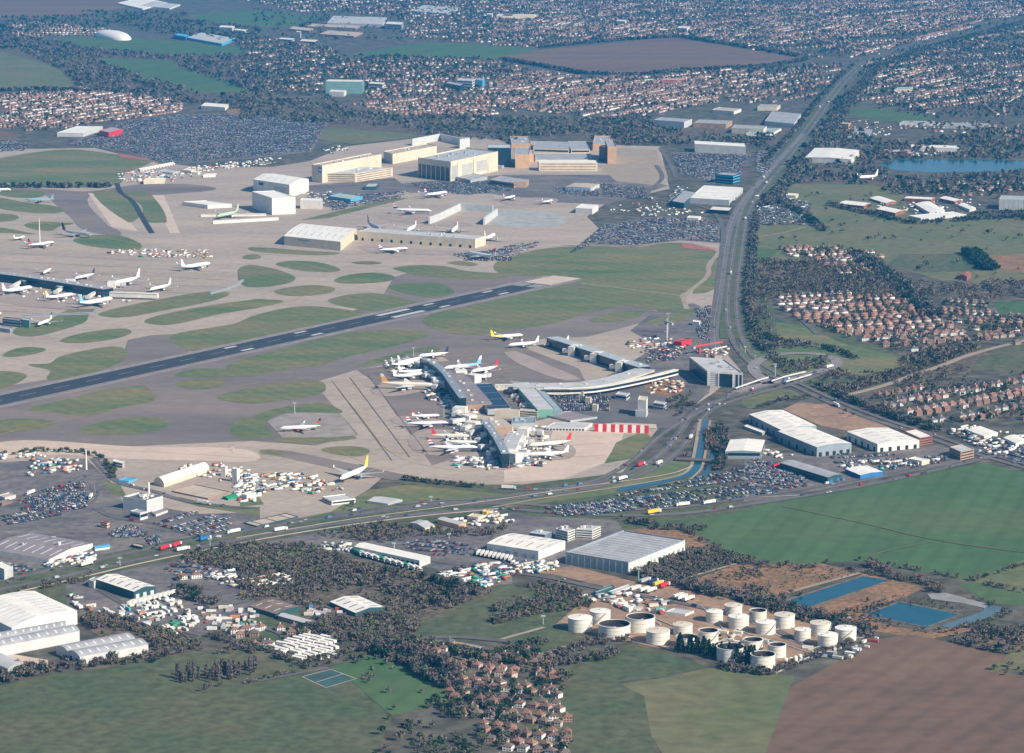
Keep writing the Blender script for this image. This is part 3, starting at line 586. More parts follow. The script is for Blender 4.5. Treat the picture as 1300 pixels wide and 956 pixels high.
# --- foreground warehouses
bd(13,[(-150,560),(175,470),(385,575),(60,655)],70,WH,RW,'large white low curved roof warehouse at the lower left edge','barrel',ridge='v',rise=4,lights=9,storeys=0)
bd(13,[(-60,692),(322,625),(332,652),(-60,722)],50,LG,RG,'upper half of the long pale grey barrel roofed shed beside the white warehouse','barrel',ridge='u',lights=10)
bd(13,[(-60,724),(335,652),(417,668),(-60,766)],52,LG,RG,'lower vault of the long grey barrel roofed shed with a tall pale side wall','barrel',ridge='u',lights=10)
bd(13,[(275,750),(620,688),(672,712),(345,778)],40,LG,RG,'rear vault of the twin barrel roofed sheds beside the hedge','barrel',ridge='u',lights=8)
bd(13,[(345,778),(672,712),(748,745),(393,800)],42,LG,RG,'front vault of the twin barrel roofed sheds with dark open end','barrel',ridge='u',lights=8,doors=2,doorside='L')
bd(13,[(-80,815),(10,785),(125,835),(40,862)],30,GY,RL,'small grey barrel shed at the bottom left of the pale yard','barrel',ridge='v')
W5 = bd(13,[(485,415),(580,388),(785,450),(662,477)],42,TL,RW,'dark teal warehouse with a pale low pitched roof and lorries parked in front','gable',ridge='v',lights=5,litm=SKD,doors=3,doorside='R',dm=LG)
bd(13,[(442,420),(475,405),(500,412),(470,430)],34,LG,GY,'pale stair block at the corner of the teal warehouse','flat',name='stair_block',cat='building')
bd(13,[(-30,345),(10,330),(66,352),(20,370)],52,LG,RW,'short pale block with vertical panels beside the dual carriageway','flat',name='industrial_building',cat='building',ribs=6)
bd(13,[(-60,258),(150,185),(470,232),(238,318)],26,WH,RP,'wide purple grey roofed cargo shed north of the dual carriageway','gable',ridge='v',rise=3,lights=7,units=2)
bd('M',[(115,455),(265,408),(482,450),(335,482)],100,LG,RD,'tall windowless grey boiler house with a white chimney','flat',name='boiler_house',cat='building',units=8,parapet=2)
bd('M',[(180,575),(250,552),(345,575),(272,592)],66,LG,GY,'low grey annex in front of the boiler house','flat',name='annex',cat='building',storeys=1)
bd('M',[(395,575),(470,548),(545,560),(400,612)],18,LG,RP,'small tan flat block beside the boiler house','flat',name='flat_building',cat='building')
bd('M',[(500,330),(375,275),(870,140),(900,235)][:0]+[(400,290),(820,145),(905,175),(495,310)],42,CR,RW,'long cream barrel roofed store next to the concrete plant','barrel',ridge='u',rise=5,name='barrel_store')
bd('M',[(1010,165),(1030,155),(1075,160),(1055,172)],85,WH,WH,'tall white silo block left of the pair at the concrete plant','flat',name='silo_block',cat='silo')
bd('M',[(1115,182),(1140,172),(1185,180),(1160,190)],120,WH,WH,'tall white silo block right of the pair at the concrete plant','flat',name='silo_block',cat='silo')
bd('M',[(560,392),(780,325),(1100,400),(900,455)],10,dirt,RT,'low tan excavation shed roofs in the works compound','flat',name='works_shed',cat='shed')
bd('M',[(1205,415),(1290,390),(1340,400),(1250,430)],50,WH,RW,'white works office beside the green tarpaulin','flat',name='works_office',cat='building')
bd('M',[(1030,435),(1120,412),(1170,425),(1080,455)],22,GRN,GRN,'bright green sheeted stack in the works compound','gable',name='sheeted_stack',cat='stack')
bd('M',[(22,115),(40,95),(132,115),(110,135)],45,WH,RW,'white cabin block beside the ramp cutting','flat',name='cabin_block',cat='building',storeys=2)
bd('M',[(75,290),(150,265),(250,272),(165,300)],14,SB,SB,'light blue flat roofed hut by the perimeter road','flat',name='hut',cat='hut')
bd('N',[(90,605),(430,522),(590,550),(165,640)],10,TL,RT,'wide tan flat canopy roof beside the dual carriageway','flat',name='canopy',cat='canopy',lights=3,litm=BN)
bd('N',[(790,368),(1000,345),(1095,385),(872,412)],36,WH,RL,'white fronted office shed under the yellow tailed aircraft','flat',storeys=1,name='office_shed',cat='building')
bd(14,[(575,22),(650,2),(752,15),(680,38)],12,GY,RL,'grey pitched shed beside the perimeter trees','gable',name='shed',cat='shed')
bd('L',[(-30,500),(100,475),(130,495),(60,525)],30,LG,RT,'tan flat roofed hut on the left edge below the taxiway','flat',name='flat_building',cat='building')
bd('L',[(-30,560),(70,540),(110,545),(20,580)],22,BN,RP,'purple roofed hut on the left edge','flat',name='flat_building',cat='building')
bd('R',[(830,215),(850,205),(905,215),(880,225)],45,RB_,RB_,'small red and cream brick block beside the car parks','flat',name='brick_block',cat='building',storeys=2,winm=CR)
bd('R',[(780,410),(900,392),(905,420),(785,435)][:4],18,WH,SB,'white shed with a light blue roof beside the big cargo shed','gable',name='shed',cat='shed')
bd('R',[(1085,405),(1110,388),(1195,408),(1170,425)],20,TL,RT,'pale roofed open shed at the end of the car park','flat',name='open_shed',cat='shed')
bd(14,[(515,250),(560,232),(897,300),(832,322)],36,LG,RW,'long white roofed lorry depot with a row of dark loading bays','gable',ridge='v',rise=1.6,doors=14,doorside='L',lights=0)
bd(14,[(388,525),(535,500),(662,552),(518,585)],22,TL,RW,'white ridged roof warehouse in the middle of the scrub','gable',ridge='v',rise=2.4,lights=4,litm=SKD)
bd(14,[(-5,548),(90,512),(250,552),(105,588)],22,TL,BN,'brown flat roofed warehouse beside the caravan park','gable',ridge='v',rise=1.5,lights=3,litm=RL)
bd(14,[(130,595),(160,585),(305,620),(275,640)],22,BN,RL,'narrow pale roofed store beside the brown roofed warehouse','gable',rise=1,lights=0)
bd(14,[(795,132),(830,116),(918,145),(860,160)],20,CR,RL,'pale gabled barn by the dual carriageway','gable',name='barn',cat='barn',ridge='u',rise=2)
bd(14,[(930,112),(960,105),(1075,130),(1030,145)],24,OR_,RL,'tan shed with a long white canopy roof','gable',name='shed',cat='shed',ridge='v',rise=1)
bd('T',[(280,165),(330,145),(420,155),(370,180)],26,CR,CR,'low cream workshop beside the vans','flat',name='workshop',cat='building')
bd('T',[(400,130),(430,110),(460,115),(445,135)],28,YL,CR,'yellow painted workshop in the compound','flat',name='workshop',cat='building')
bd('T',[(460,145),(490,130),(545,140),(520,155)],22,CR,RT,'cream hut right of the yellow workshop','flat',name='hut',cat='hut')
W7 = bd(15,[(-75,238),(40,183),(316,224),(160,272)],46,M_('painted_shade_wall',(.42,.47,.50)),RW,'white warehouse with a gently curved roof beside the office blocks','barrel',ridge='v',rise=2.2,lights=5,litm=RT,doors=6,doorside='L',dm=BG)  # wall colour carries the bluish shade of the left face
W8 = bd(15,[(318,285),(588,176),(915,222),(610,336)],56,BG,RG,'large grey distribution warehouse with rows of roof ribs','flat',lights=13,litm=RL,ribs=10,storeys=1,wside='R',winm=LG,parapet=1.4,doors=12,doorside='R',dm=BG)  # blue-grey walls put the left face's shade into the colour
for i,(q,l) in enumerate([([(125,185),(165,168),(245,178),(205,196)],'dark glazed office block leftmost of the three'),([(258,165),(295,150),(355,168),(318,180)],'white banded four storey office block in the middle of the three'),([(362,165),(400,148),(485,152),(440,172)],'white banded four storey office block closest to the grey warehouse')]):
    bd(15,q,[30,48,46][i],[BG,WH,WH][i],RL,l,'flat',name='office_block',cat='office',storeys=4,units=2)
bd(12,[(-20,402),(115,386),(308,458),(110,486)],42,BG,RW,'large white roofed warehouse nearest the flyover','gable',ridge='v',rise=2,lights=6,litm=RL,doors=6,doorside='L')
bd(12,[(110,486),(265,470),(468,545),(290,566)],48,BG,RW,'cream roofed warehouse with glazed front between two white ones','barrel',ridge='v',rise=2,doors=5,doorside='LR',lights=4,litm=RT)
bd(12,[(440,490),(640,468),(792,532),(590,548)],40,WH,RW,'white roofed warehouse right of the bare building site','gable',ridge='v',rise=2,doors=5,doorside='RL',lights=5,litm=RL)
bd(12,[(720,490),(780,478),(855,512),(795,522)],35,RB_,RW,'white roofed brick office beside the trunk road','flat',storeys=3,name='office_block',cat='office')
bd(12,[(120,640),(178,627),(418,697),(345,712)],34,TL,RG,'long narrow grey roofed shed with a blue shop front','gable',ridge='v',rise=1.4,doors=2,doorside='R',dm=BL)
bd(12,[(438,668),(535,655),(620,682),(500,702)],22,BL,RW,'pale roofed workshop with blue doors beside the field road','gable',rise=1,name='workshop',cat='building')
bd(12,[(740,622),(770,612),(845,625),(800,635)],22,CR,RW,'cream strip building with a red end by the field road','flat',name='strip_building',cat='building')
bd(12,[(940,565),(1000,552),(1060,575),(990,590)],40,BR,RL,'tan office block at the road junction','flat',storeys=3,name='office_block',cat='office')
bd(12,[(1020,480),(1090,462),(1170,492),(1110,512)],18,WH,RW,'cream roofed unit in the estate right of the trunk road','gable',rise=1)
bd(12,[(1200,515),(1260,505),(1320,530),(1260,548)],18,WH,RW,'white roofed unit on the right edge by the trunk road','gable',rise=1)
bd(11,[(1100,602),(1135,545),(1300,545),(1290,606)],36,BG,RW,'pale roofed car showroom with a glazed front','gable',ridge='u',rise=1.5,storeys=1,name='showroom',cat='building')
bd(11,[(1200,480),(1215,468),(1310,505),(1290,512)],10,GY,RW,'thin white canopy alongside the large warehouse','flat',name='canopy',cat='canopy')
# --- hotel beside the flyover: slab with an atrium front between white piers
HT = None
for B_, nm in ((W7,'painted_sunlit_face'),(W8,'painted_sunlit_face')):
    mbx = (MB().box(0,B_['lu'],-.12,0,0,B_['h']) if not B_['flip'] else MB().box(-.12,0,0,B_['lv'],0,B_['h'])); B_['build'](mbx, nm, WH)  # white panel paints the sunlit right face over the shade-coloured walls
HT = bd('F',[(425,545),(690,548),(918,695),(535,655)],128,WH,RL,'large hotel with a glazed atrium between white piers','flat',name='hotel',cat='hotel',units=7,parapet=1.5)
def on_front(B_, side, segs, m, nm, d=.3, z=(0,1)):
    L_ = B_['lu'] if (side == 'R') != B_['flip'] else B_['lv']
    for a0, a1 in segs:
        if (side == 'R') != B_['flip']: mb = MB().box(a0*L_, a1*L_, -d, 0, z[0]*B_['h'], z[1]*B_['h'])
        else: mb = MB().box(-d, 0, a0*L_, a1*L_, z[0]*B_['h'], z[1]*B_['h'])
        B_['build'](mb, nm, m)
on_front(HT,'R',[(.33,.70),(.80,.86),(.91,.965)],GL,'atrium_glazing',.3,(.02,.93)); on_front(HT,'R',[(.0,.04),(.30,.33),(.70,.73)],WH,'pier',1.2,(0,.97))
on_front(HT,'L',[(.02,.98)],GL,'glazed_wall',.3,(.05,.95))
for k in range(7): on_front(HT,'R',[(.05,.29),(.74,.79)],BG,'window_band',.2,((k+.55)/7.5,(k+.75)/7.5))
bd('F',[(625,545),(640,515),(715,515),(705,555)],34,BR,RT,'tan plant block right behind the hotel','flat',name='plant_block',cat='building')
bd('F',[(285,385),(320,360),(445,365),(440,385),(290,400)][:3]+[(300,398)],46,RED,RB_,'red clad low building at the edge of the apron','flat',name='red_building',cat='building')
bd('F',[(425,205),(440,192),(498,198),(490,215)],34,RW,RW,'small pale flat building beside the car park at the apron edge','flat',name='flat_building',cat='building')
# --- passenger terminal by the apron
bd('B',[(515,400),(440,335),(600,326),(822,578),(672,582)][1:],70,GN,RL,'main terminal hall with a long light grey roof and green glazed end','flat',name='terminal_hall',cat='terminal',parapet=.5,lights=6,litm=RG,storeys=2,wside='R',winm=GN)
bd('B',[(603,330),(662,332),(895,582),(825,584)],62,BG,M_('blue_grey_roof',(.33,.39,.43)),'narrow blue grey canopy roof along the terminal hall','flat',name='forecourt_canopy',cat='canopy',parapet=.3)
bd('B',[(45,345),(240,338),(430,565),(205,580)],50,GY,NV,'dark navy glass roofed departure lounge','flat',name='departure_lounge',cat='terminal',parapet=.6,lights=4,litm=M_('roof_rib',(.10,.16,.22)))
bd('B',[(268,588),(285,575),(500,580),(500,600)],68,CR,RT,'cream block with dark recesses under the navy roof','flat',name='terminal_block',cat='terminal')
bd('B',[(500,588),(520,570),(672,585),(672,600)],60,CR,RL,'striped cream terminal block left of the green glass end','flat',name='terminal_block',cat='terminal',storeys=3,wside='RL')
bd('B',[(425,705),(440,655),(650,640),(650,710)],40,GY,M_('slate_blue_roof',(.24,.29,.34)),'slate blue flat roof at the root of the lower pier','flat',name='pier_root',cat='terminal',units=5)
bd('B',[(262,380),(290,350),(440,345),(465,380)],24,CR,RL,'cream low block at the back of the terminal hall','flat',name='terminal_block',cat='terminal',units=2)
for i,(x,y) in enumerate([(385,405),(430,445),(470,485),(510,525),(545,550)]):
    bd('B',[(x-10,y+8),(x+10,y-10),(x+95,y-6),(x+75,y+14)],20,CR if i%2 else RB_,RW if i!=2 else RT,['rearmost','second','third','fourth','frontmost'][i]+' of the small plant blocks between the lounge and the hall','flat',name='plant_block',cat='building',units=1)
bd('B',[(845,620),(860,600),(1300,600),(1300,640),(850,690)][:2]+[(1330,640),(850,690)],16,GY,RP,'dark forecourt deck in front of the car park','flat',name='forecourt_deck',cat='deck')
bd('B',[(735,738),(830,700),(1160,700),(1110,752)],26,LG,RL,'pale coach station canopy beside the striped fence','flat',name='coach_canopy',cat='canopy',doors=12,doorside='L')
bd(11,[(665,345),(680,328),(715,330),(714,352)],80,WH,CR,'tall pale stair tower beside the terminal car park','flat',name='stair_tower',cat='tower')
bd(11,[(655,400),(668,388),(718,392),(712,405)],30,LG,RT,'base block of the pale stair tower','flat',name='podium_block',cat='building')
for i,(x,y) in enumerate([(370,302),(405,336),(440,372)]):
    bd(11,[(x,y),(x+8,y-5),(x+32,y-3),(x+27,y+3)],30,CR,CR,['rear','middle','front'][i]+' cream shaft of the row of three on the car park deck','flat',name='lift_shaft',cat='tower')
bd(11,[(555,318),(575,306),(628,312),(612,328)],24,LG,RL,'grey kiosk block beside the stair tower','flat',name='kiosk',cat='building',storeys=1)
bd(11,[(745,362),(760,350),(812,358),(800,370)],30,LG,RL,'small glazed toll block right of the stair tower','flat',name='toll_block',cat='building',storeys=2)
def linear(name, label, cat, reg, pts, width, h, wm, rm, base=0, sm=1, bands=2, win=GL, group=None, rib=14, roofd=.8):
    """a long curving building: wall, roof sheet, window bands, roof joints"""
    Z = h; P = [tuple(G(p, Z, reg).xy) for p in pts]; P = chaikin(P, sm, False)
    o0 = P[0]; P = [(x-o0[0], y-o0[1]) for x,y in P]; root = thing(name, label, cat, (o0[0], o0[1], 0), 0, group)
    A, B = offset_line(P, width/2), offset_line(P, -width/2); n = len(P)
    def tube(A, B, z0, z1, nm, m, par=root):
        v = [(x,y,z0) for x,y in A]+[(x,y,z0) for x,y in B]+[(x,y,z1) for x,y in A]+[(x,y,z1) for x,y in B]
        f = []
        for i in range(n-1):
            f += [(i,i+1,2*n+i+1,2*n+i),(n+i,3*n+i,3*n+i+1,n+i+1),(2*n+i,2*n+i+1,3*n+i+1,3*n+i),(i,n+i,n+i+1,i+1)]
        f += [(0,2*n,3*n,n),(n-1,2*n-1,4*n-1,3*n-1)]
        return mesh_obj(nm, v, f, m, par)
    tube(A, B, base, h-.5, 'wall', wm); A2, B2 = offset_line(P, width/2+roofd), offset_line(P, -width/2-roofd)
    rf = tube(A2, B2, h-.48, h, 'roof', rm)
    for k in range(bands):
        A3, B3 = offset_line(P, width/2+.15), offset_line(P, -width/2-.15); hh = h-base
        tube(A3, B3, base+hh*(k+.3)/bands, base+hh*(k+.75)/bands, 'window_band', win)
    L_ = 0
    for i in range(n-1):
        a, b = Vector((*P[i],0)), Vector((*P[i+1],0)); l = (b-a).length; d = (b-a)/l; nn = Vector((-d.y,d.x,0))
        s = rib - (L_ % rib)
        while s < l:
            c = a+d*s; q = [c-d*.3-nn*width*.5, c+d*.3-nn*width*.5, c+d*.3+nn*width*.5, c-d*.3+nn*width*.5]
            if width > 6 and rnd.random() < .5: u_ = c+nn*rnd.uniform(-.25,.25)*width; MB().box(u_.x-1.6,u_.x+1.6,u_.y-1.3,u_.y+1.3,h-.1,h+1.6).build('roof_unit', rnd.choice([WH,GY,LG]), rf)
            mesh_obj('roof_joint', [(p.x,p.y,h+.08) for p in q], [(0,1,2,3)], SKD, rf); s += rib
        L_ += l
    return root
linear('link_corridor','long curved cream link building sweeping from the terminal towards the hotel','terminal',11,[(45,272),(180,272),(370,268),(480,255),(600,225),(708,190)],26,11,CR,RL,bands=1,rib=30)
linear('footbridge','slender white elevated walkway running out towards the hotel','footbridge',11,[(200,286),(370,286),(480,276),(640,245),(760,218),(862,192)],6,12,WH,RW,base=5,bands=1,rib=200)
PR = linear('departure_pier','straight glazed pier on the far side of the apron with three white jetty towers','pier',11,[(240,30),(400,80),(560,135),(700,178)],17,13,GL,M_('pier_roof',(.40,.45,.48)),bands=0,rib=40)
linear('departure_pier','upper left terminal pier with a brown roof and glazed side','pier','A',[(480,175),(600,225),(700,320),(770,430),(850,540)],8,17,GL,M_('steel_blue_roof',(.25,.30,.34)),bands=1,win=TL,rib=20)
linear('departure_pier','wide brown roofed link behind the upper left pier','pier','A',[(700,290),(790,380),(890,490),(980,600)],36,8,BR,RP,bands=0,rib=16)
linear('departure_pier','lower terminal pier with a glazed side that ends among the jetties','pier','C',[(835,240),(900,330),(960,420),(1025,545)],8,17,GL,M_('steel_blue_roof',(.25,.30,.34)),bands=1,win=TL,rib=20)
linear('departure_pier','short right hand pier with pale roof strips beside the red tailed aircraft','pier','C',[(1130,340),(1080,420),(1050,500)],16,12,LG,RL,bands=0,rib=10)
linear('link_roof','brown deck between the two terminal piers','terminal','C',[(640,175),(760,215),(900,220),(1000,300)],22,8,BR,RT,bands=0,rib=18)
# jetty towers and air bridges, one thing each
def airbridge(reg, a, b, label, z=4.2, group='air bridges reaching out to parked aircraft'):
    A, B = G(a, z, reg), G(b, z, reg); d = B-A; L_ = d.length/1.25; rz = math.atan2(d.y, d.x)
    t = thing('air_bridge', label, 'air bridge', (A.x, A.y, 0), rz, group)
    t.scale = (1.25,1.25,1.1); MB().box(-5,5,-6,6,0,9.5).build('rotunda', WH, t); MB().box(3,L_*.62,-1.7,1.7,z-.4,z+2.9).build('tunnel', WH, t)
    MB().box(L_*.55,L_,-2.1,2.1,z-.6,z+3.2).build('outer_tunnel', WH, t); MB().box(L_-3,L_+2.2,-2.8,2.8,z-.8,z+3.5).build('cab', LG, t)
    w_ = MB().box(L_*.72,L_*.72+1.2,-2.2,-1.2,.9,z-.4).box(L_*.72,L_*.72+1.2,1.2,2.2,.9,z-.4).box(L_*.72-.2,L_*.72+1.4,-2.6,2.6,0,.9); w_.build('drive_leg', GY, t)
    return t
for reg, a, b in [('A',(560,290),(430,235)),('A',(620,400),(520,330)),('A',(650,430),(590,455)),('A',(600,330),(500,350)),('C',(610,165),(560,200)),('C',(690,240),(540,265)),
  ('C',(720,300),(640,330)),('C',(820,330),(690,375)),('C',(870,400),(770,440)),('C',(950,480),(800,500)),('C',(960,540),(880,560)),('D',(330,430),(480,440)),('D',(250,530),(400,525)),('D',(220,600),(350,620)),('D',(240,660),(330,640)),('D',(150,620),(250,660)),
  ('A',(830,330),(790,290)),('A',(950,370),(1080,345)),('C',(1060,470),(1180,480)),('C',(1060,560),(1140,580)),(5,(130,570),(60,615)),(5,(350,590),(280,640)),(5,(500,625),(440,665)),(5,(560,600),(620,600))]:
    airbridge(reg, a, b, 'white air bridge between a pier and a parked aircraft')
for i,(x,y) in enumerate([(335,90),(445,125),(572,170)]):
    g_ = G((x+6,y+36),0,11); t = thing('jetty_tower', 'white jetty tower %s on the straight glazed pier' % ['farthest left','in the middle','farthest right'][i], 'tower', (g_.x,g_.y,0), -.5)
    MB().box(-4.5,4.5,-4,4,0,13,0).build('tower_shaft', WH, t); MB().box(-5,5,3.5,16,7,13.5).build('high_arm', WH, t); MB().box(-14,-4,-2.6,2.6,4,9).build('cab', WH, t)
    MB().cyl((-12,0,0),(-12,0,9),.6,.6,8).build('leg', LG, t)
# red and white striped jet blast fence
f0, f1 = G((450,505),0,11), G((722,515),0,11); d = f1-f0; L_ = d.length; t = thing('blast_fence','long red and white striped blast fence beside the apron','fence',(f0.x,f0.y,0),math.atan2(d.y,d.x))
for i in range(13):
    a, b = L_*i/13, L_*(i+1)/13-.05
    MB().add([(a,0,0),(b,0,0),(b,1.2,9.5),(a,1.2,9.5),(a,3.5,0),(b,3.5,0),(b,1.8,9.5),(a,1.8,9.5)],[(0,1,2,3),(5,4,7,6),(3,2,6,7),(0,3,7,4),(1,5,6,2)]).build('panel', RED if i%2==0 else WH, t)
for i in range(14): MB().box(L_*i/13-.2,L_*i/13+.2,3.6,6.5,0,5,0,(0,1)).build('strut', STL, t)
surf('paved_strip',11,[(450,472),(560,462),(760,470),(765,490),(600,484),(450,482)],palecon,6)
# --- terminals on the left
linear('departure_pier','long grey roofed pier at the left edge with glazed dark side','pier',5,[(-60,528),(160,555),(330,582),(540,615)],20,13,GL,RG,bands=2,win=TL,rib=12)
for i,x in enumerate([110,290]):
    bd(5,[(x-15,570+i*32),(x+20,560+i*32),(x+45,565+i*32),(x+15,585+i*32)],26,GL,RG,['left','right'][i]+' stair block projecting from the long grey pier','flat',name='stair_block',cat='building')
linear('fixed_link','white raised corridor from the end of the long grey pier','corridor',5,[(550,632),(650,636),(790,640)],6,10,WH,RW,base=3,bands=0,rib=25)
bd('V',[(20,305),(60,285),(240,305),(230,330)],70,GL,RP,'dark glazed end of a pier at the left edge','flat',name='pier_end',cat='terminal',storeys=2,winm=BG)
bd('V',[(236,310),(250,295),(335,305),(320,325)],80,GN,RL,'pale green glazed stair block in front of the dark pier end','flat',name='stair_block',cat='building')
bd('V',[(-40,400),(20,385),(135,400),(120,425)],40,BG,RG,'low blue grey block at the left edge under the pier','flat',name='flat_building',cat='building')
linear('blast_wall','long low dark wall on the apron edge at the left','wall','V',[(270,255),(500,248),(700,240),(1060,228)],2.5,3,BG,RG,bands=0,rib=50)
linear('blast_wall','low dark wall at the right corner of the left apron','wall',5,[(1050,635),(1160,605),(1215,570)],2.5,3.5,BG,RG,bands=0,rib=50)
# --- maintenance hangars
HA = bd('J',[(640,205),(860,140),(1150,200),(1012,243)],115,WH,RW,'tall white maintenance hangar with a ridged roof','gable',ridge='v',rise=5,lights=5,litm=RL)
def panel(B_, side, a0, a1, z0, z1, m, nm, d=.25): on_front(B_, side, [(a0,a1)], m, nm, d, (z0,z1))
panel(HA,'L',.72,.84,.62,.86,BL,'logo_panel',.4); 
for k in range(4): panel(HA,'L',.06,.42,.25+k*.13,.27+k*.13,BLK,'louvre_line',.3)
HB = bd('J',[(712,320),(760,300),(1112,385),(768,345)][:1]+[(800,300),(1112,370),(768,368)],150,WH,RW,'lower white hangar wing in front of the tall hangar','flat',name='hangar_wing',cat='hangar')
bd('J',[(1085,392),(1110,375),(1290,378),(1290,402)],75,WH,RW,'white stepped annex right of the hangar wing','flat',name='hangar_annex',cat='hangar',storeys=3,winm=GY,wside='R')
bd('J',[(110,405),(130,398),(560,425),(545,440)][:2]+[(565,425),(140,440)],32,WH,RW,'long white low wall building left of the tall hangar','flat',name='engine_store',cat='building')
linear('blast_wall','white wall in front of the green aircraft','wall','J',[(290,578),(600,562),(890,545)],2.5,6,WH,RW,bands=0,rib=60)
linear('blast_wall','white wall behind the green aircraft','wall','J',[(180,520),(480,515),(780,512)],2.5,5,WH,RW,bands=0,rib=60)
HC = bd(6,[(165,352),(245,291),(530,316),(437,383)],46,CR,RW,'broad white hangar with a curved roof and open dark left end','barrel',ridge='v',rise=3,lights=8,litm=RL)
HCt = HC
lt = bpy.data.curves.new('lettering','FONT'); lt.body = 'BRITISH AIRWAYS'; lt.size = 3.4; lt.extrude = .05; lt.materials.append(BL)
lo = link(bpy.data.objects.new('lettering', bpy.data.meshes.new_from_object(bpy.data.objects.new('lettering', lt))), HC['root']); fv = (HC['v'] if not HC['flip'] else HC['u']); LL = HC['lv'] if not HC['flip'] else HC['lu']
nrm = Vector((-fv.y, fv.x, 0)); nrm = nrm if nrm.y < 0 else -nrm; dr = fv if fv.x > 0 else -fv; st_ = fv*LL*.75 if fv.x < 0 else fv*LL*.25
lo.matrix_local = Matrix(((dr.x,0,nrm.x,(st_+nrm*.5).x),(dr.y,0,nrm.y,(st_+nrm*.5).y),(0,1,0,HC['h']*.66),(0,0,0,1)))
bd(6,[(525,330),(590,316),(1165,352),(1120,372)],44,CR,RL,'long low hangar range beyond the white hangar with dark door openings','flat',name='hangar_range',cat='hangar',doors=12,doorside='L',dm=BLK,units=6,lights=14,litm=GY)
CA = bd('G',[(370,440),(1300,262),(1440,285),(540,428)][:0]+[(368,440),(980,318),(1010,345),(532,432)],150,CR,RT,'long cream cargo centre with a blue and white sign on its corner','flat',name='cargo_centre',cat='building',units=4,lights=9,litm=RL,parapet=1.5)
CA2 = bd('H',[(-95,385),(310,305),(392,335),(-10,405)],85,CR,RT,'far half of the long cream cargo centre','flat',name='cargo_centre',cat='building',units=4,lights=8,litm=RL,parapet=1.5)
panel(CA,'L',.0,.36,.62,.92,BL,'sign_panel',.5); panel(CA,'L',.06,.30,.70,.84,WH,'sign_mark',.8)
bd('U',[(480,160),(760,120),(1270,95),(712,195)][:1]+[(740,120),(1275,100),(712,195)],92,CR,RL,'cream banded cargo office in front of the long cargo centre','flat',name='cargo_office',cat='office',storeys=4,units=6,winm=BN)
CT = bd('H',[(240,440),(640,350),(972,385),(503,480)],170,CR,RL,'huge maintenance hangar with ribbed glazed sides','flat',name='maintenance_hangar',cat='hangar',ribs=0,parapet=2,units=9,lights=12,litm=GY)
on_front(CT,'L',[(.02,.98)],GL,'hangar_opening',.4,(0,.72))
on_front(CT,'L',[(i/7-.012+.02,i/7+.012+.02) for i in range(7)],CR,'door_post',1.2,(0,.72))
on_front(CT,'R',[(.24,.46),(.54,.76)],GY,'glazed_bay',.3,(.2,.75)); on_front(CT,'R',[(.02,.12)],GY,'glazed_bay',.3,(.1,.8))
for k in range(5): on_front(CT,'R',[(.24,.46),(.54,.76)],CR,'transom',.8,(.25+k*.1,.27+k*.1))
on_front(CT,'R',[(.13,.22),(.47,.53),(.78,.86)],CR,'pier',1.6,(0,.9))
bd('H',[(600,600),(650,580),(905,600),(905,640),(700,640)][:2]+[(910,600),(650,650)],30,GY,RG,'grey workshop range at the foot of the huge hangar','flat',name='workshop',cat='building')
bd('H',[(910,640),(960,600),(1238,632),(1072,672)],42,BR,RG,'pink tan workshop with flat grey roof and a car park beside it','flat',name='workshop',cat='building',storeys=1)
def wall_seg(nm, label, cat, reg, pts, hpx, wm, thick=3):
    """a free-standing pen of tall walls traced along the top edge"""
    s = REG[reg][2]; X, Y = px(reg, pts[0]); h = hpx/s/(scale_at((X,Y+hpx/s))*.975); P = [G(p, h, reg) for p in pts]
    o0 = P[0]; root = thing(nm, label, cat, (o0.x,o0.y,0))
    for a, b in zip(P[:-1], P[1:]):
        a, b = a-o0, b-o0; a.z = b.z = 0; d = (b-a).normalized(); nn = Vector((-d.y,d.x,0))*thick/2
        q = [a-nn, b-nn, b+nn, a+nn]; MB().add([(p.x,p.y,z) for z in (0,h) for p in q], boxfaces()).build('wall_panel', wm, root)
    return root
wall_seg('engine_test_pen','tall pale engine test pen behind the huge hangar','pen','H',[(165,262),(425,214),(640,262)],62,LG)
wall_seg('engine_test_pen','short pale wall closing the engine test pen','pen','H',[(600,268),(692,252)],80,LG)
wall_seg('engine_test_pen','open topped test pen of pale walls on the apron behind the white hangar','pen',6,[(885,258),(935,240),(1040,190),(1205,200)],36,LG)
wall_seg('engine_test_pen','angled pale wall on the right of the open test pen','pen',6,[(1160,262),(1225,215)],36,LG)
bd('H',[(850,350),(870,310),(1060,318),(1085,345)],170,GL,RL,'dark blue sided hangar behind the parked aircraft','flat',name='dark_hangar',cat='hangar')
for q,hp,lb in [([(60,235),(60,170),(222,172),(252,238)],32,'rear tan and grey hangar tower on the left of the base'),([(102,338),(112,268),(240,268),(232,338)],118,'front tan hangar tower left of the cream workshops'),
  ([(228,342),(236,300),(262,300),(278,342)],64,'narrow tan block joined to the front hangar tower'),([(832,238),(812,166),(990,168),(938,240)],60,'rear tan and grey hangar tower on the right of the base'),([(942,264),(930,200),(995,200),(1038,266)],152,'front tan hangar tower on the right of the base')]:
    bd('I',q,hp,OR_,RG,lb,'flat',name='hangar_tower',cat='hangar',ridge=None,units=3,parapet=1.5)
bd('I',[(860,262),(905,250),(942,255),(942,268)],130,GL,GL,'dark arched doorway block beside the front right hangar tower','flat',name='door_block',cat='hangar')
bd('I',[(262,280),(285,212),(600,222),(600,290)],38,CR,RG,'rear grey roofed workshop between the hangar towers','flat',name='workshop',cat='building',storeys=1)
bd('I',[(600,290),(600,215),(735,215),(800,290)],36,CR,RG,'right grey roofed workshop between the hangar towers','flat',name='workshop',cat='building',storeys=1)
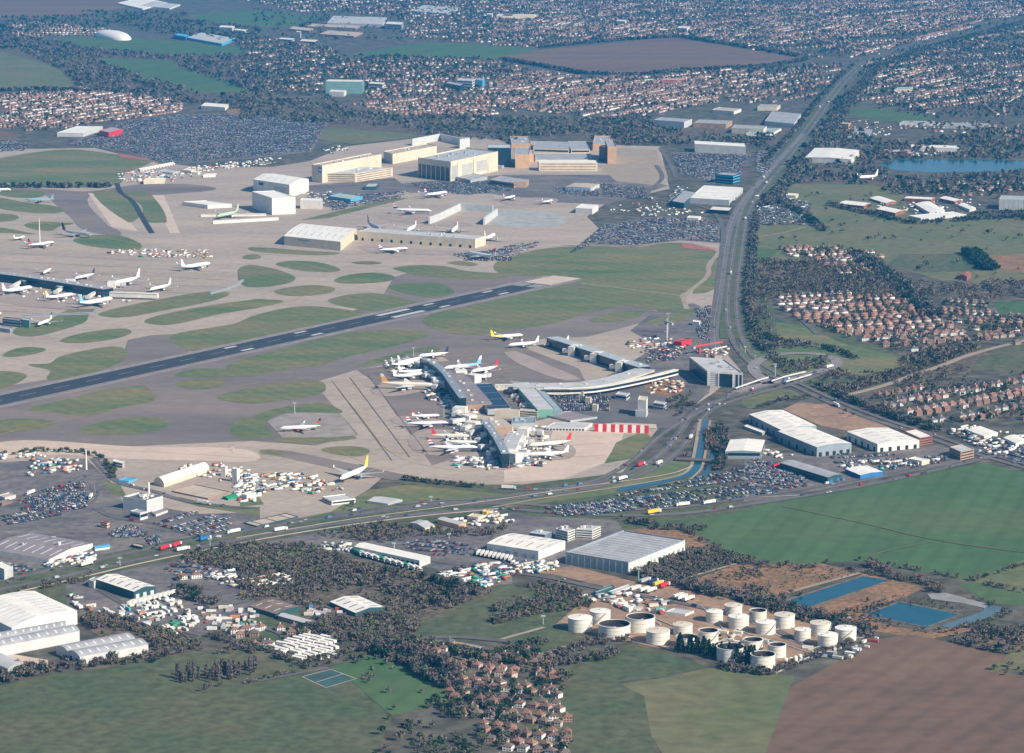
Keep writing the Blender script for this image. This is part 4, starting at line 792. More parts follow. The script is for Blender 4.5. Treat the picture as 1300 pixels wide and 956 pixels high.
bd('I',[(282,385),(288,325),(790,325),(812,382)],14,CR,RG,'wide grey flat roof in the middle of the maintenance base','flat',name='workshop',cat='building')
bd('I',[(292,412),(338,388),(815,388),(884,412)],72,CR,RW,'long beige fronted workshop with horizontal bands','flat',name='workshop',cat='building',storeys=3,winm=BR,wside='RL')
for reg,q,hp,wm,rm,lb,k in [
 (3,[(945,718),(960,708),(1195,716),(1218,738)],40,WH,RW,'white curved edge warehouse beside the far car park',dict(kind='flat')),
 (7,[(925,168),(1000,96),(1195,116),(1125,170)],26,LG,RW,'white flat roofed distribution building by the main road',dict(kind='flat',lights=3,doors=8,doorside='R')),
 (7,[(838,180),(900,125),(960,135),(900,190)],26,TL,RG,'dark annex left of the white distribution building',dict(kind='flat')),
 (7,[(1065,45),(1085,34),(1190,42),(1135,52)],42,GL,RG,'dark mirrored office in the far car park',dict(kind='flat',name='office_block',cat='office',storeys=3,winm=SB)),
 (7,[(1020,222),(1050,205),(1135,212),(1130,228)],18,GL,WH,'low dark showroom with a white edge by the main road',dict(kind='flat',name='showroom',cat='building')),
 (7,[(910,262),(930,252),(982,256),(975,266)],12,WH,RW,'small white store on the edge of the car park',dict(kind='flat',name='store',cat='building')),
 (7,[(358,215),(388,192),(472,200),(440,218)],26,WH,RW,'white cube shed beside the aircraft parking apron',dict(kind='flat')),
 (7,[(310,108),(350,85),(480,95),(430,112)],18,LG,RT,'beige shed with blue doors behind the apron',dict(kind='gable',rise=1,doors=6,doorside='L',dm=SB)),
 (7,[(30,82),(50,72),(122,70),(110,85)],28,BR,RG,'pink block left of the beige shed',dict(kind='flat')),
 (4,[(237,765),(285,716),(502,730),(462,772)],24,WH,RW,'white warehouse near the far junction',dict(kind='gable',rise=2,lights=4)),
 (4,[(742,712),(760,703),(975,708),(995,722)],16,WH,RW,'white industrial unit beside the blue lake',dict(kind='flat')),
 (4,[(600,735),(640,722),(740,728),(745,740)],12,RB_,RL,'brick unit left of the white one by the lake',dict(kind='flat')),
 (4,[(40,588),(82,541),(215,552),(185,602)],20,LG,RG,'grey roofed warehouse beside the far main road',dict(kind='flat')),
 (4,[(0,520),(30,508),(112,510),(105,522)],16,CR,RG,'cream walled shed behind the grey roofed warehouse',dict(kind='flat')),
 (4,[(-40,650),(0,620),(130,625),(60,652)],10,WH,M_('green_grey_roof',(.30,.40,.38)),'green grey roofed shed beside the far main road',dict(kind='flat')),
 (4,[(440,665),(470,625),(560,628),(545,668)],8,GY,RG,'dark flat roof in the junction industrial estate',dict(kind='flat')),
 (4,[(410,600),(425,594),(460,597),(450,604)],24,OR_,RT,'small ochre block in the junction industrial estate',dict(kind='flat')),
 (4,[(665,440),(690,425),(758,425),(750,432)],18,CR,RG,'cream slab of flats in the right hand suburb',dict(kind='flat',storeys=3)),
 (4,[(690,600),(720,588),(890,590),(880,602)],10,LG,RG,'long grey shed north of the lake',dict(kind='flat')),
 (4,[(910,612),(930,596),(1130,600),(1110,618)],10,GY,RG,'second long grey shed north of the lake',dict(kind='flat')),
 (8,[(398,185),(440,169),(557,184),(525,196)],16,RB_,RW,'pale roofed brick unit leftmost of the trading estate',dict(kind='gable',rise=1.5)),
 (8,[(550,158),(600,149),(682,174),(630,184)],10,RB_,RW,'pale roofed unit second from the left in the trading estate',dict(kind='gable',rise=1.5)),
 (8,[(717,158),(740,150),(868,156),(850,166)],16,RB_,RW,'long pale roofed unit at the back of the trading estate',dict(kind='gable',rise=1)),
 (8,[(588,210),(620,200),(725,218),(670,232)],14,RB_,RW,'pale roofed brick unit in front of the trading estate',dict(kind='gable',rise=1.5)),
 (8,[(765,186),(845,174),(912,215),(845,228)],14,LG,RW,'large white roofed unit in the middle of the trading estate',dict(kind='gable',rise=1.5,ridge='v')),
 (8,[(740,245),(960,225),(1020,238),(800,258)],10,LG,RW,'long low white roofed unit along the front of the trading estate',dict(kind='flat')),
 (8,[(890,158),(920,150),(995,165),(965,176)],14,RB_,RW,'small brick unit right of the trading estate',dict(kind='gable',rise=1)),
 (8,[(980,190),(1010,182),(1068,205),(1035,214)],12,LG,RW,'white unit at the right end of the trading estate',dict(kind='gable',rise=1)),
 (8,[(1175,165),(1195,148),(1330,150),(1330,170)],48,GY,GY,'big plain grey warehouse on the right edge',dict(kind='flat',ribs=6)),
 (8,[(140,145),(160,135),(202,138),(195,148)],14,CR,RW,'cream hut beside the vans near the main road',dict(kind='flat')),
 (8,[(985,530),(1010,516),(1040,520),(1025,540)],22,RB_,RB_,'lone red barn in the right hand fields',dict(kind='gable',name='barn',cat='barn')),
 (1,[(270,668),(400,628),(500,636),(430,664)],18,LG,RW,'pale retail shed on the left of the pair',dict(kind='flat',name='retail_shed',cat='store')),
 (1,[(500,652),(560,638),(615,645),(540,664)],26,RED,RG,'red fronted retail shed on the right of the pair',dict(kind='flat',name='retail_shed',cat='store')),
 (1,[(1000,530),(1030,514),(1138,522),(1130,538)],16,WH,RW,'long white shed beside the far woodland',dict(kind='flat')),
 (1,[(945,190),(1000,160),(1190,195),(1100,215)],12,SB,RL,'grey and blue sports hall behind the far field',dict(kind='gable',rise=2)),
 (1,[(870,175),(890,166),(945,175),(930,185)],18,BL,SB,'bright blue hall left of the sports hall',dict(kind='flat')),
 (1,[(1090,135),(1110,128),(1170,130),(1165,140)],18,WH,RW,'white block above the far sports hall',dict(kind='flat')),
 (1,[(1165,150),(1185,144),(1235,148),(1225,156)],14,CR,RW,'cream block above the far sports hall',dict(kind='flat')),
 (1,[(600,12),(700,-10),(850,10),(700,48)],6,WH,RW,'sprawling white factory roofs at the top',dict(kind='flat')),
 (1,[(700,30),(760,5),(900,25),(850,40)],6,WH,RL,'second sprawling factory roof at the top',dict(kind='flat')),
 (2,[(372,115),(410,80),(670,88),(655,122)],12,LG,RL,'large grey distribution roof beyond the town',dict(kind='flat',lights=6,litm=GY)),
 (2,[(275,132),(300,118),(540,128),(520,140)],8,BR,RT,'long tan roof below the grey distribution roof',dict(kind='flat')),
 (2,[(185,145),(205,132),(305,142),(290,155)],8,BR,RT,'short tan roof left of the long one',dict(kind='flat')),
 (2,[(345,170),(375,152),(562,162),(500,182)],8,BR,RT,'lower tan roof below the grey distribution roof',dict(kind='flat')),
 (2,[(665,120),(680,108),(755,112),(750,124)],24,LG,WH,'white office block right of the grey distribution roof',dict(kind='flat',storeys=3)),
 (2,[(800,55),(850,25),(1060,40),(960,68)],8,LG,RL,'wide pale factory roof at the top middle',dict(kind='flat')),
 (2,[(368,408),(380,398),(562,400),(548,410)],58,GN,WH,'long green glazed hotel slab in the far town',dict(kind='flat',storeys=4,name='hotel',cat='hotel',winm=BG)),
 (2,[(385,458),(400,450),(470,452),(460,462)],22,WH,WH,'white porch block in front of the green hotel',dict(kind='flat')),
 (2,[(580,418),(600,410),(662,414),(655,422)],26,WH,WH,'white block right of the green hotel',dict(kind='flat',storeys=2)),
 (2,[(965,415),(985,408),(1060,420),(1040,430)],28,GL,RG,'dark glass offices in the far town',dict(kind='flat')),
 (2,[(1020,402),(1045,392),(1115,396),(1105,406)],38,WH,RL,'white framed offices right of the dark glass ones',dict(kind='flat',storeys=3)),
 (2,[(1118,400),(1135,390),(1160,394),(1155,404)],36,SB,RG,'blue glass tower end of the far offices',dict(kind='flat')),
 (2,[(1172,72),(1180,66),(1204,68),(1200,74)],22,CR,WH,'cream tower block at the top, leftmost',dict(kind='flat')),
 (2,[(1220,78),(1235,70),(1310,72),(1300,80)],16,WH,WH,'wide white block right of the cream tower',dict(kind='flat')),
 (2,[(130,195),(150,188),(210,192),(200,200)],16,CR,WH,'cream flats left in the far town',dict(kind='flat',storeys=2)),
 (2,[(235,205),(260,196),(325,200),(315,210)],16,CR,WH,'cream flats right in the far town',dict(kind='flat',storeys=2)),
 (2,[(220,160),(225,155),(245,157),(243,162)],28,WH,WH,'narrow white block above the far flats',dict(kind='flat')),
 (3,[(750,600),(790,588),(940,596),(900,612)],30,LG,RG,'white walled grey roofed works beside the far wood',dict(kind='flat')),
 (3,[(945,615),(980,598),(1140,604),(1110,622)],22,BR,RG,'brick works right of the white walled one',dict(kind='flat')),
 (3,[(1135,640),(1160,625),(1310,632),(1300,648)],26,CR,RG,'cream works by the far main road',dict(kind='flat')),
 (3,[(1040,550),(1080,536),(1185,545),(1150,558)],14,WH,RT,'cream roofed works above the others',dict(kind='flat')),
 (3,[(560,105),(570,98),(612,100),(605,108)],16,CR,WH,'cream flats left of the gap above the ploughed field',dict(kind='flat')),
 (3,[(775,150),(785,142),(818,146),(812,152)],12,CR,WH,'small cream flats above the ploughed field',dict(kind='flat')),
 (3,[(865,140),(880,130),(928,134),(915,142)],16,WH,WH,'white flats above the ploughed field',dict(kind='flat')),
 (3,[(-20,80),(0,72),(160,72),(150,80)],16,CR,CR,'long cream slab at the top middle',dict(kind='flat')),
 (3,[(785,400),(800,392),(905,392),(900,400)],14,RB_,RT,'red brick school in the far middle estate',dict(kind='flat')),
 (7,[(-60,5),(-40,-5),(0,-3),(-10,8)],10,GY,RG,'grey hut by the base road',dict(kind='flat')),
 ('Q',[(230,212),(500,150),(635,138),(330,215)][:1]+[(600,138),(632,150),(240,225)],16,WH,RW,'long white roofed cargo shed at the edge of the far car park',dict(kind='flat',doors=12,doorside='R')),
 ('Q',[(275,335),(300,320),(520,310),(515,330)],45,CR,RW,'cream shed among the containers by the far taxiway',dict(kind='flat',doors=3,doorside='R',dm=TL)),
 ('Q',[(450,240),(520,215),(680,235),(600,260)],16,LG,RL,'pale low shed behind the containers',dict(kind='flat')),
 ('Q',[(710,225),(760,205),(850,215),(800,235)],35,CR,RW,'cream hut beside the red roofed cabin',dict(kind='flat')),
 ('Q',[(800,250),(830,235),(900,240),(880,255)],25,WH,RW,'white hut by the teal canopy',dict(kind='flat')),
 ('Q',[(930,285),(950,270),(1080,265),(1075,280)],22,WH,RW,'white fronted hut with five dark openings',dict(kind='flat',doors=5,doorside='R')),
 ('G',[(580,715),(650,690),(890,715),(740,748)],30,SB,M_('pale_teal_roof',(.38,.46,.42)),'low shed with a light blue front below the cargo centre','flat'),
 ('G',[(880,630),(930,600),(1010,600),(1000,630)],30,TL,RL,'dark domed tank hall below the cargo offices','flat'),
 ]:
    if isinstance(k, str): k = dict(kind=k)
    bd(reg, q, hp, wm, rm, lb, **k)
# inflated sports dome
g_ = G((615,200),0,1); c0 = G((515,175),0,1); t = thing('sports_dome','large white inflated dome in the far field','dome',(g_.x,g_.y,0),math.atan2(c0.y-g_.y,c0.x-g_.x))
vs, fs = [], []; nn_, mm_ = 16, 8; Ld, Wd, Hd = 62, 40, 22
Ld = (c0-g_).length*.62; Wd = 75*.62
for j in range(mm_+1):
    for i in range(nn_):
        a = 2*math.pi*i/nn_; ph = math.pi/2*j/mm_; rr = math.cos(ph)**.7
        vs.append((Ld*.8+Ld*rr*math.cos(a), Wd*rr*math.sin(a), Hd*math.sin(ph)))
fs = [(j*nn_+i, j*nn_+(i+1)%nn_, (j+1)*nn_+(i+1)%nn_, (j+1)*nn_+i) for j in range(mm_) for i in range(nn_)]
o = mesh_obj('dome_skin', vs, fs, RW, t); [setattr(p,'use_smooth',True) for p in o.data.polygons]
MB().box(-3,4,-4,4,0,4).build('airlock', LG, t)
# ---------------------------------------------------------------- oil depot
WT = mat('white_tank_paint', (.74,.72,.66), col2=(.66,.63,.55), rough=.5, scale=.15, stretch=(0,3)); TR_ = mat('tank_top', (.62,.55,.44), var=.08, scale=.2)
STN = mat('rust_streak', (.52,.44,.34), var=.15, scale=.3)
def tank(reg, cx, ty, r, hpx, top, label):
    s = REG[reg][2]; X, Y = px(reg, (cx, ty)); sc = scale_at((X, Y+hpx/s)); h = hpx/s/(sc*.975); rr = r/s/sc; c = G((cx,ty),h,reg)
    t = thing('oil_tank', label, 'storage tank', (c.x,c.y,0), nr.rand()*6); n = 36
    sh = MB().cyl((0,0,0),(0,0,h),rr,rr,n,0,False); o = sh.build('shell', WT, t); [setattr(p,'use_smooth',True) for p in o.data.polygons]
    for k in (.33,.66): MB().cyl((0,0,h*k-.12),(0,0,h*k+.12),rr+.12,rr+.12,n,0,False).build('shell_hoop', STN, t)
    ring = [(math.cos(a*2*math.pi/n), math.sin(a*2*math.pi/n)) for a in range(n)]
    v = [(x*(rr+.35),y*(rr+.35),h-.3) for x,y in ring]+[(x*(rr+.35),y*(rr+.35),h+.15) for x,y in ring]+[(x*(rr-.5),y*(rr-.5),h+.15) for x,y in ring]+[(x*(rr-.5),y*(rr-.5),h-.3) for x,y in ring]
    f = [(k*n+i,k*n+(i+1)%n,((k+1)%4)*n+(i+1)%n,((k+1)%4)*n+i) for k in range(4) for i in range(n)]
    mesh_obj('rim', v, f, WT, t)
    if top == 'open':
        rf = MB().cyl((0,0,h*.66),(0,0,h*.68),rr-.4,rr-.4,n).build('floating_roof', M_('painted_shade_roof',(.028,.022,.028)), t)  # roof colour darkened to paint the shade inside the open tank
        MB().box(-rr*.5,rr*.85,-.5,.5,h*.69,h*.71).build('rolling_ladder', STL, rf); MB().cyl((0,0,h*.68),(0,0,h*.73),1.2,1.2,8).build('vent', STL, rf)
        MB().cyl((0,0,h*.3),(0,0,h+.02),rr-.35,rr-.35,n,0,False).build('shell_lining', M_('painted_shade_lining',(.05,.04,.045)), t)  # inner wall coloured dark, shade painted in
    else:
        v = [(x*(rr-.4),y*(rr-.4),h+.1) for x,y in ring]+[(x*1.2,y*1.2,h+rr*.09) for x,y in ring]
        rf = mesh_obj('cone_roof', v, [(i,(i+1)%n,n+(i+1)%n,n+i) for i in range(n)]+[tuple(range(n,2*n))], TR_ if top=='tan' else RW, t)
        MB().cyl((0,0,h+rr*.08),(0,0,h+rr*.09+1),.6,.6,8).build('vent', STL, rf); MB().box(rr*.7,rr*.7+1,-.5,.5,h,h+1.2).build('hatch', STL, rf)
    # spiral stair
    sv_, sf_ = [], []; m_ = 14
    for i in range(m_):
        a = -2.4+i*.09; z = h*(i+1)/m_
        for q in (rr+.1, rr+1.2): sv_ += [(math.cos(a)*q,math.sin(a)*q,z-.5),(math.cos(a+.09)*q,math.sin(a+.09)*q,z-.5),(math.cos(a)*q,math.sin(a)*q,z),(math.cos(a+.09)*q,math.sin(a+.09)*q,z)]
        k = i*8; sf_ += [(k,k+1,k+3,k+2),(k+4,k+6,k+7,k+5),(k+2,k+3,k+7,k+6),(k,k+4,k+5,k+1)]
    mesh_obj('spiral_stair', sv_, sf_, STL, t)
    MB().cyl((rr-1,0,1),(rr+7,0,1),.35,.35,8).build('pipe', STL, t)
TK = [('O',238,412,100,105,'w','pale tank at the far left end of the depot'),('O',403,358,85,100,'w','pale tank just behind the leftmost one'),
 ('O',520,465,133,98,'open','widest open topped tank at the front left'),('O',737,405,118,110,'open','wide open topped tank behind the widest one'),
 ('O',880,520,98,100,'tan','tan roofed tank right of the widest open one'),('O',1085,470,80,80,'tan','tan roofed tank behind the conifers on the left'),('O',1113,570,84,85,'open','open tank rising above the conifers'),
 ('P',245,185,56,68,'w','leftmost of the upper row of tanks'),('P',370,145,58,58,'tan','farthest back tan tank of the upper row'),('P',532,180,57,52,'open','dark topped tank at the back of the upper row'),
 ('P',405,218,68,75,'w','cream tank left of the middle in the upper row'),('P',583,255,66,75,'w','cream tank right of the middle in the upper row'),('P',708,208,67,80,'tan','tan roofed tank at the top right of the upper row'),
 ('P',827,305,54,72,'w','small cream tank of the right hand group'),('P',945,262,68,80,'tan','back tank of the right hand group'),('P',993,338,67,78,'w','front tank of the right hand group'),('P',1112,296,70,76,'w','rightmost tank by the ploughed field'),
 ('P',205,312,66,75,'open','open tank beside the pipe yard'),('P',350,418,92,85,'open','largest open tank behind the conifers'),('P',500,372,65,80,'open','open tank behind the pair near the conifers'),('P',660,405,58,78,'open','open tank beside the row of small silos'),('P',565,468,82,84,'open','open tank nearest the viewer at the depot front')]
for a in TK: tank(*a)
for i,(x,y) in enumerate([(715,492),(750,490),(780,480),(810,470)]):
    s = 5.2; sc = scale_at(px('P',(x,y+40))); h = 40/s/sc; r = 15/s/sc; c = G((x,y),h,'P'); t = thing('silo','small white silo in the row of four at the depot front','silo',(c.x,c.y,0),0,'row of four small white silos')
    MB().cyl((0,0,0),(0,0,h*.85),r,r,14).build('shell', WT, t); MB().cyl((0,0,h*.85),(0,0,h),r,r*.3,14).build('dome_top', WT, t)
for reg,pts,wd,hh in [('P',[(300,260),(480,340),(700,400),(900,470)],2,1.2),('P',[(140,440),(280,380),(420,330)],1.5,1),('O',[(700,600),(850,640),(1040,690)],1.5,1),('P',[(650,590),(870,485)],1,1.5),('P',[(160,150),(300,300),(420,440)],1.6,1.2),('P',[(430,230),(650,340),(900,430)],1.6,1),('O',[(880,430),(1200,560)],2,1.5),('O',[(600,320),(900,470)],2,1.5)]:
    linear('pipe_run','low run of pipes crossing the oil depot','pipe',reg,pts,wd*.5,hh*.7,STN,STL,bands=0,rib=8,sm=0,roofd=.05,group='pipe runs in the oil depot')
bd('O',[(350,205),(500,150),(520,165),(375,218)],22,TL,M_('teal_canopy',(.25,.40,.38)),'green loading rack canopy at the depot','flat',name='loading_canopy',cat='canopy')
bd('O',[(470,205),(640,145),(670,158),(505,220)],14,LG,RL,'grey loading rack canopy beside the green one','flat',name='loading_canopy',cat='canopy')
bd('O',[(590,320),(630,300),(680,325),(640,345)],30,WH,RW,'white pump house among the depot pipework','flat',name='pump_house',cat='building')
bd('O',[(940,370),(1010,345),(1180,360),(1100,395)],16,LG,RL,'pale flat canopy beside the red fire engine shed','flat',name='canopy',cat='canopy')
# ---------------------------------------------------------------- masts, bridges, crane
def mast(reg, p, hpx, label, m=WH, r=.7, group=None, heads=True):
    s = REG[reg][2]; g = G(p,0,reg); h = hpx/s/(scale_at(p,reg)*.975); t = thing('light_mast',label,'mast',(g.x,g.y,0),0,group)
    MB().cyl((0,0,0),(0,0,h),r,r*.5,8).build('pole', m, t)
    if heads: MB().box(-2,2,-.6,.6,h-1.2,h).build('lamp_head', STL, t)
mast('L',(792,265),200,'tall white mast beside the service yard ramp',r=1.2); mast('M',(355,475),170,'white chimney on the grey boiler house',r=1.8,heads=False)
mast('K',(365,200),220,'tall white mast on the left hand apron',r=1.2); mast('A',(398,170),90,'thin grey mast at the tip of the upper pier',m=STL)
mast('C',(458,215),110,'thin pale mast between parked aircraft',m=STL); mast(10,(213,418),60,'thin mast behind the red green and white aircraft',m=STL)
mast('F',(910,490),60,'thin mast beside the loop road',m=STL); mast('F',(1185,700),90,'thin mast at the flyover',m=STL); mast('O',(718,118),110,'tall green mast at the corner of the distribution warehouse',m=M_('mast_green',(.2,.33,.24)),r=.9)
mast(14,(710,262),30,'thin mast on the lorry depot',m=STL); mast(12,(92,220),60,'thin mast inside the loop road',m=STL)
for reg,p,hp in [(9,(38,600),40),(9,(1165,600),20),(14,(950,60),30),(14,(895,30),30),(14,(985,215),30),(7,(820,840),100),(7,(810,860),30),(15,(195,640),45),(16,(450,600),15),(13,(270,240),40),(13,(600,350),45),(13,(1050,250),40)]:
    mast(reg,p,hp,'slim grey lighting column beside a road or apron',m=STL,r=.45,group='slim lighting columns')
# tower cranes and flyover
def crane(reg, p, hpx, jib, ang, label, RC=None):
    s = REG[reg][2]; g = G(p,0,reg); h = hpx/s/scale_at(p,reg); t = thing('tower_crane',label,'crane',(g.x,g.y,0),ang)
    RC = RC or M_('crane_red',(.55,.08,.06)); MB().box(-1,1,-1,1,0,h).build('crane_mast', RC, t); MB().box(-10,jib,-.9,.9,h,h+1.8).build('jib', RC, t)
    MB().box(-13,-9,-1.5,1.5,h-2,h+1).build('counterweight', GY, t); MB().box(1,3,-1.2,1.2,h-2.6,h-.1).build('cab', GL, t); MB().box(-.6,.6,-.6,.6,h+1.8,h+6).build('mast_head', RC, t)
crane('F',(490,500),70,45,.75,'red tower crane beside the hotel')
crane('F',(190,360),150,7,2.2,'dark lattice mast at the corner of the apron',STL)
def parapet(reg, pts, label):
    linear('bridge_parapet', label, 'parapet', reg, pts, .7, 4.9, LG, WH, base=3.2, bands=0, rib=500, roofd=.1)
parapet(12,[(75,240),(150,215),(240,195)],'long white parapet on the far side of the flyover'); parapet(12,[(145,243),(200,228),(268,208)],'white parapet on the near side of the flyover')
parapet(12,[(-60,330),(0,285),(90,250)][:0]+[(-100,275),(0,240),(60,222)],'pale parapet leading up to the flyover') 
linear('river_bridge','low concrete bridge over the river channels','bridge',11,[(860,636),(950,640),(1060,646)],9,3,palecon,asph,bands=0,rib=500,base=1.5)
# ---------------------------------------------------------------- aircraft
def P_(n, c, rough=.35): return M_('paint_'+n, c, rough=rough, spec=.5, var=.03)
AW, ANV, ARD, AGY, ALB, AYL, AGN, AOR, ABK, ALG, ACR = (P_('white',(.80,.79,.76)), P_('navy',(.02,.045,.14)), P_('red',(.60,.04,.04)), P_('grey',(.42,.44,.46)),
  P_('light_blue',(.20,.50,.66)), P_('yellow',(.78,.62,.02)), P_('green',(.05,.34,.10)), P_('orange',(.72,.34,.10)), P_('black',(.03,.03,.03)), P_('lime',(.42,.56,.38)), P_('cream',(.74,.68,.56)))
def aircraft(label, nose, tail, reg=0, top=AW, belly=AW, fin=(AW,), eng=AW, ne=2, z=0, rear=None, four=False, group=None, pitch=0, wide=None):
    N, Tl = G(nose, 5+z, reg), G(tail, 5+z, reg); d = N-Tl; L = d.length; rz = math.atan2(d.y, d.x)
    L = min(max(L, 34), 72); c = (N+Tl)/2
    t = thing('airliner', label, 'aircraft', (c.x, c.y, z+(GZ if z == 0 else 0)), rz, group); t.rotation_euler[1] = pitch
    big = L > 48; r = L*(.046 if big else .052); zc = r+L*.042; n = 14
    st = [(0,.04,-.25),(.015,.34,-.18),(.045,.64,-.08),(.09,.9,-.02),(.14,1,0),(.62,1,0),(.72,.93,.06),(.82,.70,.22),(.91,.42,.42),(.98,.16,.58),(1,.05,.62)]
    v = []; 
    for s, q, dz in st:
        for i in range(n):
            a = 2*math.pi*(i+.5)/n; v.append((L/2-L*s, r*q*math.cos(a), zc+r*dz+r*q*math.sin(a)))
    me = bpy.data.meshes.new('fuselage'); f = []; mi = []
    for j in range(len(st)-1):
        for i in range(n):
            f.append((j*n+i, j*n+(i+1)%n, (j+1)*n+(i+1)%n, (j+1)*n+i)); a = 2*math.pi*(i+1)/n
            low = math.sin(a) < -.3
            mi.append(1 if low else (2 if (rear and j >= 5) else 0))
    f += [tuple(range(n))[::-1], tuple(range((len(st)-1)*n, len(st)*n))]; mi += [0,0]
    me.from_pydata(v, [], f); [me.materials.append(m) for m in (top, belly, rear or top)]; me.polygons.foreach_set('material_index', mi)
    me.polygons.foreach_set('use_smooth', [True]*len(f)); fu = link(bpy.data.objects.new('fuselage', me), t)
    MB().add([(L/2-L*.030,-r*.42,zc+r*.30),(L/2-L*.030,r*.42,zc+r*.30),(L/2-L*.052,r*.46,zc+r*.66),(L/2-L*.052,-r*.46,zc+r*.66)],[(0,1,2,3)]).build('cockpit_window', ABK, fu)
    for sg in (-1, 1):
        MB().add([(L*.40,sg*r*1.005,zc+r*.12),(-L*.30,sg*r*1.005,zc+r*.12),(-L*.30,sg*r*.99,zc+r*.24),(L*.40,sg*r*.99,zc+r*.24)],[(0,1,2,3)]).build('window_line', AGY, fu)
    sp = L*(.47 if big else .46); th = L*.010
    def plane(x0, x1, y0, X0, X1, y1, z0, z1, th0, th1, nm, m, par=t):
        V = []
        for (a, b, y, zz, h_) in ((x0,x1,y0,z0,th0),(X0,X1,y1,z1,th1)):
            V += [(a,y,zz),(a-(a-b)*.3,y,zz+h_),(b,y,zz+h_*.1),(a-(a-b)*.4,y,zz-h_*.4)]
        return MB().add(V,[(0,1,5,4),(1,2,6,5),(2,3,7,6),(3,0,4,7),(3,2,1,0),(4,5,6,7)]).build(nm, m, par)
    for sg in (-1, 1):
        wg = plane(L*.13, -L*.09, sg*r*.5, -L*.13, -L*.17, sg*sp, zc-r*.55, zc-r*.1+L*.025, th, th*.25, 'wing', AGY if not four else AW)
        if not four: plane(-L*.13, -L*.17, sg*sp, -L*.165, -L*.19, sg*(sp+L*.012), zc-r*.1+L*.025, zc+L*.055, .15, .1, 'winglet', top, wg)
        plane(-L*.40, -L*.475, sg*r*.2, -L*.475, -L*.51, sg*L*.165, zc+r*.45, zc+r*.75, th*.5, th*.15, 'tailplane', AGY)
        for k in range(2 if four else 1):
            fr = (.34,.66)[k] if four else .34; ex = L*.13+( -L*.26)*fr+L*.055; ey = sg*sp*fr; ez = zc-r*.55-r*.42; er = r*(.40 if four else .5)*(1.05 if big else .85)
            e_ = MB().cyl((ex,ey,ez),(ex-L*.075,ey,ez),er,er*.72,12).build('engine', eng, t)
            MB().cyl((ex+.06,ey,ez),(ex-.3,ey,ez),er*.82,er*.82,12).build('intake', ABK, e_)
    fh = L*(.165 if not four else .15)
    nb = len(fin); base = zc+r*.9
    fo = None
    for k in range(nb):                                   # the fin in slanted bands of paint
        a, b = k/nb, (k+1)/nb
        def fx(t_, hgt): # chord fraction t_ at height fraction hgt
            x0 = -L*.36 - L*.115*hgt; x1 = -L*.485 - L*.03*hgt; return x0+(x1-x0)*t_
        V = []
        for y in (-L*.0035, L*.0035):
            V += [(fx(0,a),y,base-r*.25*(1-a)+fh*a-(.6 if k==0 else 0)),(fx(1,a),y,base-r*.25+fh*a-(.6 if k==0 else 0)),(fx(1,b),y,base-r*.25+fh*b),(fx(0,b),y,base-r*.25*(1-b)+fh*b)]
        o = MB().add(V,[(0,1,2,3),(7,6,5,4),(0,3,7,4),(1,5,6,2),(3,2,6,7),(0,4,5,1)]).build('fin' if k==0 else 'fin_band', fin[k], fo or t); fo = fo or o
    if z == 0:
        hd = Vector((d.x,d.y,0)).normalized(); q0 = Vector((N.x,N.y,0))+hd*3; q1 = q0-hd*(L+45); sd_ = Vector((-hd.y,hd.x,0))*.45
        mesh_obj('stand_centre_line', [(p.x,p.y,.85) for p in (q0-sd_,q0+sd_,q1+sd_,q1-sd_)], [(0,1,2,3)], MATS['yellow_line'], kind='structure')
        for (x,y) in ((L*.40,0),(-L*.03,r*.9),(-L*.03,-r*.9)): MB().box(x-.9,x+.9,y-.7,y+.7,0,1.6).box(x-.2,x+.2,y-.2,y+.2,1.6,zc-r*.6).build('landing_gear', ABK, t)
    return t
BA = (ANV, ANV, AW, ARD, AW, ARD)
ac = aircraft
ac('four engined white jumbo with an orange fin beside the upper pier',(553,491),(484,489),fin=(AOR,AOR,ACR),top=ACR,four=True)
ac('white twin jet tucked in behind the jumbo at the upper pier',(548,470),(506,473))
ac('white twin jet with blue belly nose on to the upper pier',(538,474),(499,479),belly=AGY)
ac('squat white aircraft farthest left at the tip of the upper pier',(533,459),(497,464),fin=(AGY,))
ac('second white aircraft among the jetties at the tip of the upper pier',(536,454.5),(505,461.5),fin=(AGY,AW))
ac('white twin jet with a navy fin at the top end of the upper pier',(531,451.5),(569,448.5),fin=(ANV,ANV))
ac('white airliner with a light blue rear body right of the upper pier',(563,468),(611,463),rear=ALB,fin=(ALB,AW),top=AW)
ac('white airliner with a small red fin right of the upper pier',(598,471.5),(632,466),fin=(ARD,ARD))
ac('small white airliner with a red and white fin above the grey shadowed stand',(557,526),(524,527.5),fin=(AW,ARD))
ac('long airliner with striped fin and navy belly on the fourth stand',(569,536.5),(516,538.5),belly=ANV,fin=BA)
ac('white airliner with a plain red fin on the left of the lower pier',(596,553),(548,553),fin=(ARD,ARD),top=ACR)
ac('jumbo with a striped fin and navy belly lowest on the left of the lower pier',(607,568.5),(544,569),belly=ANV,fin=BA,four=True)
ac('white airliner with a large red fin right of the lower pier',(671,565.5),(725,561),fin=(ARD,ARD),top=ACR)
ac('white four engined airliner with a white fin lowest on the right of the lower pier',(668,577),(722,575),four=True)
ac('white airliner with red engines and a striped fin alone on the grey stand',(355,543.5),(407,541.5),eng=ARD,fin=(AGN,ARD,ABK),rear=None)
ac('white airliner with a bright yellow fin below the perimeter taxiway',(431.5,609),(467,594.5),fin=(AYL,AYL),eng=ALB)
ac('white twin jet squeezed between the navy finned one and the upper pier tip',(545,458),(515,455),fin=(AW,AGY))
ac('short white jet right of the upper pier beside the white engine stand',(586,479),(618,475.5),fin=(AW,))
ac('white airliner just above the jumbo on the lower pier',(606,560.5),(566,560),fin=(AW,ANV))
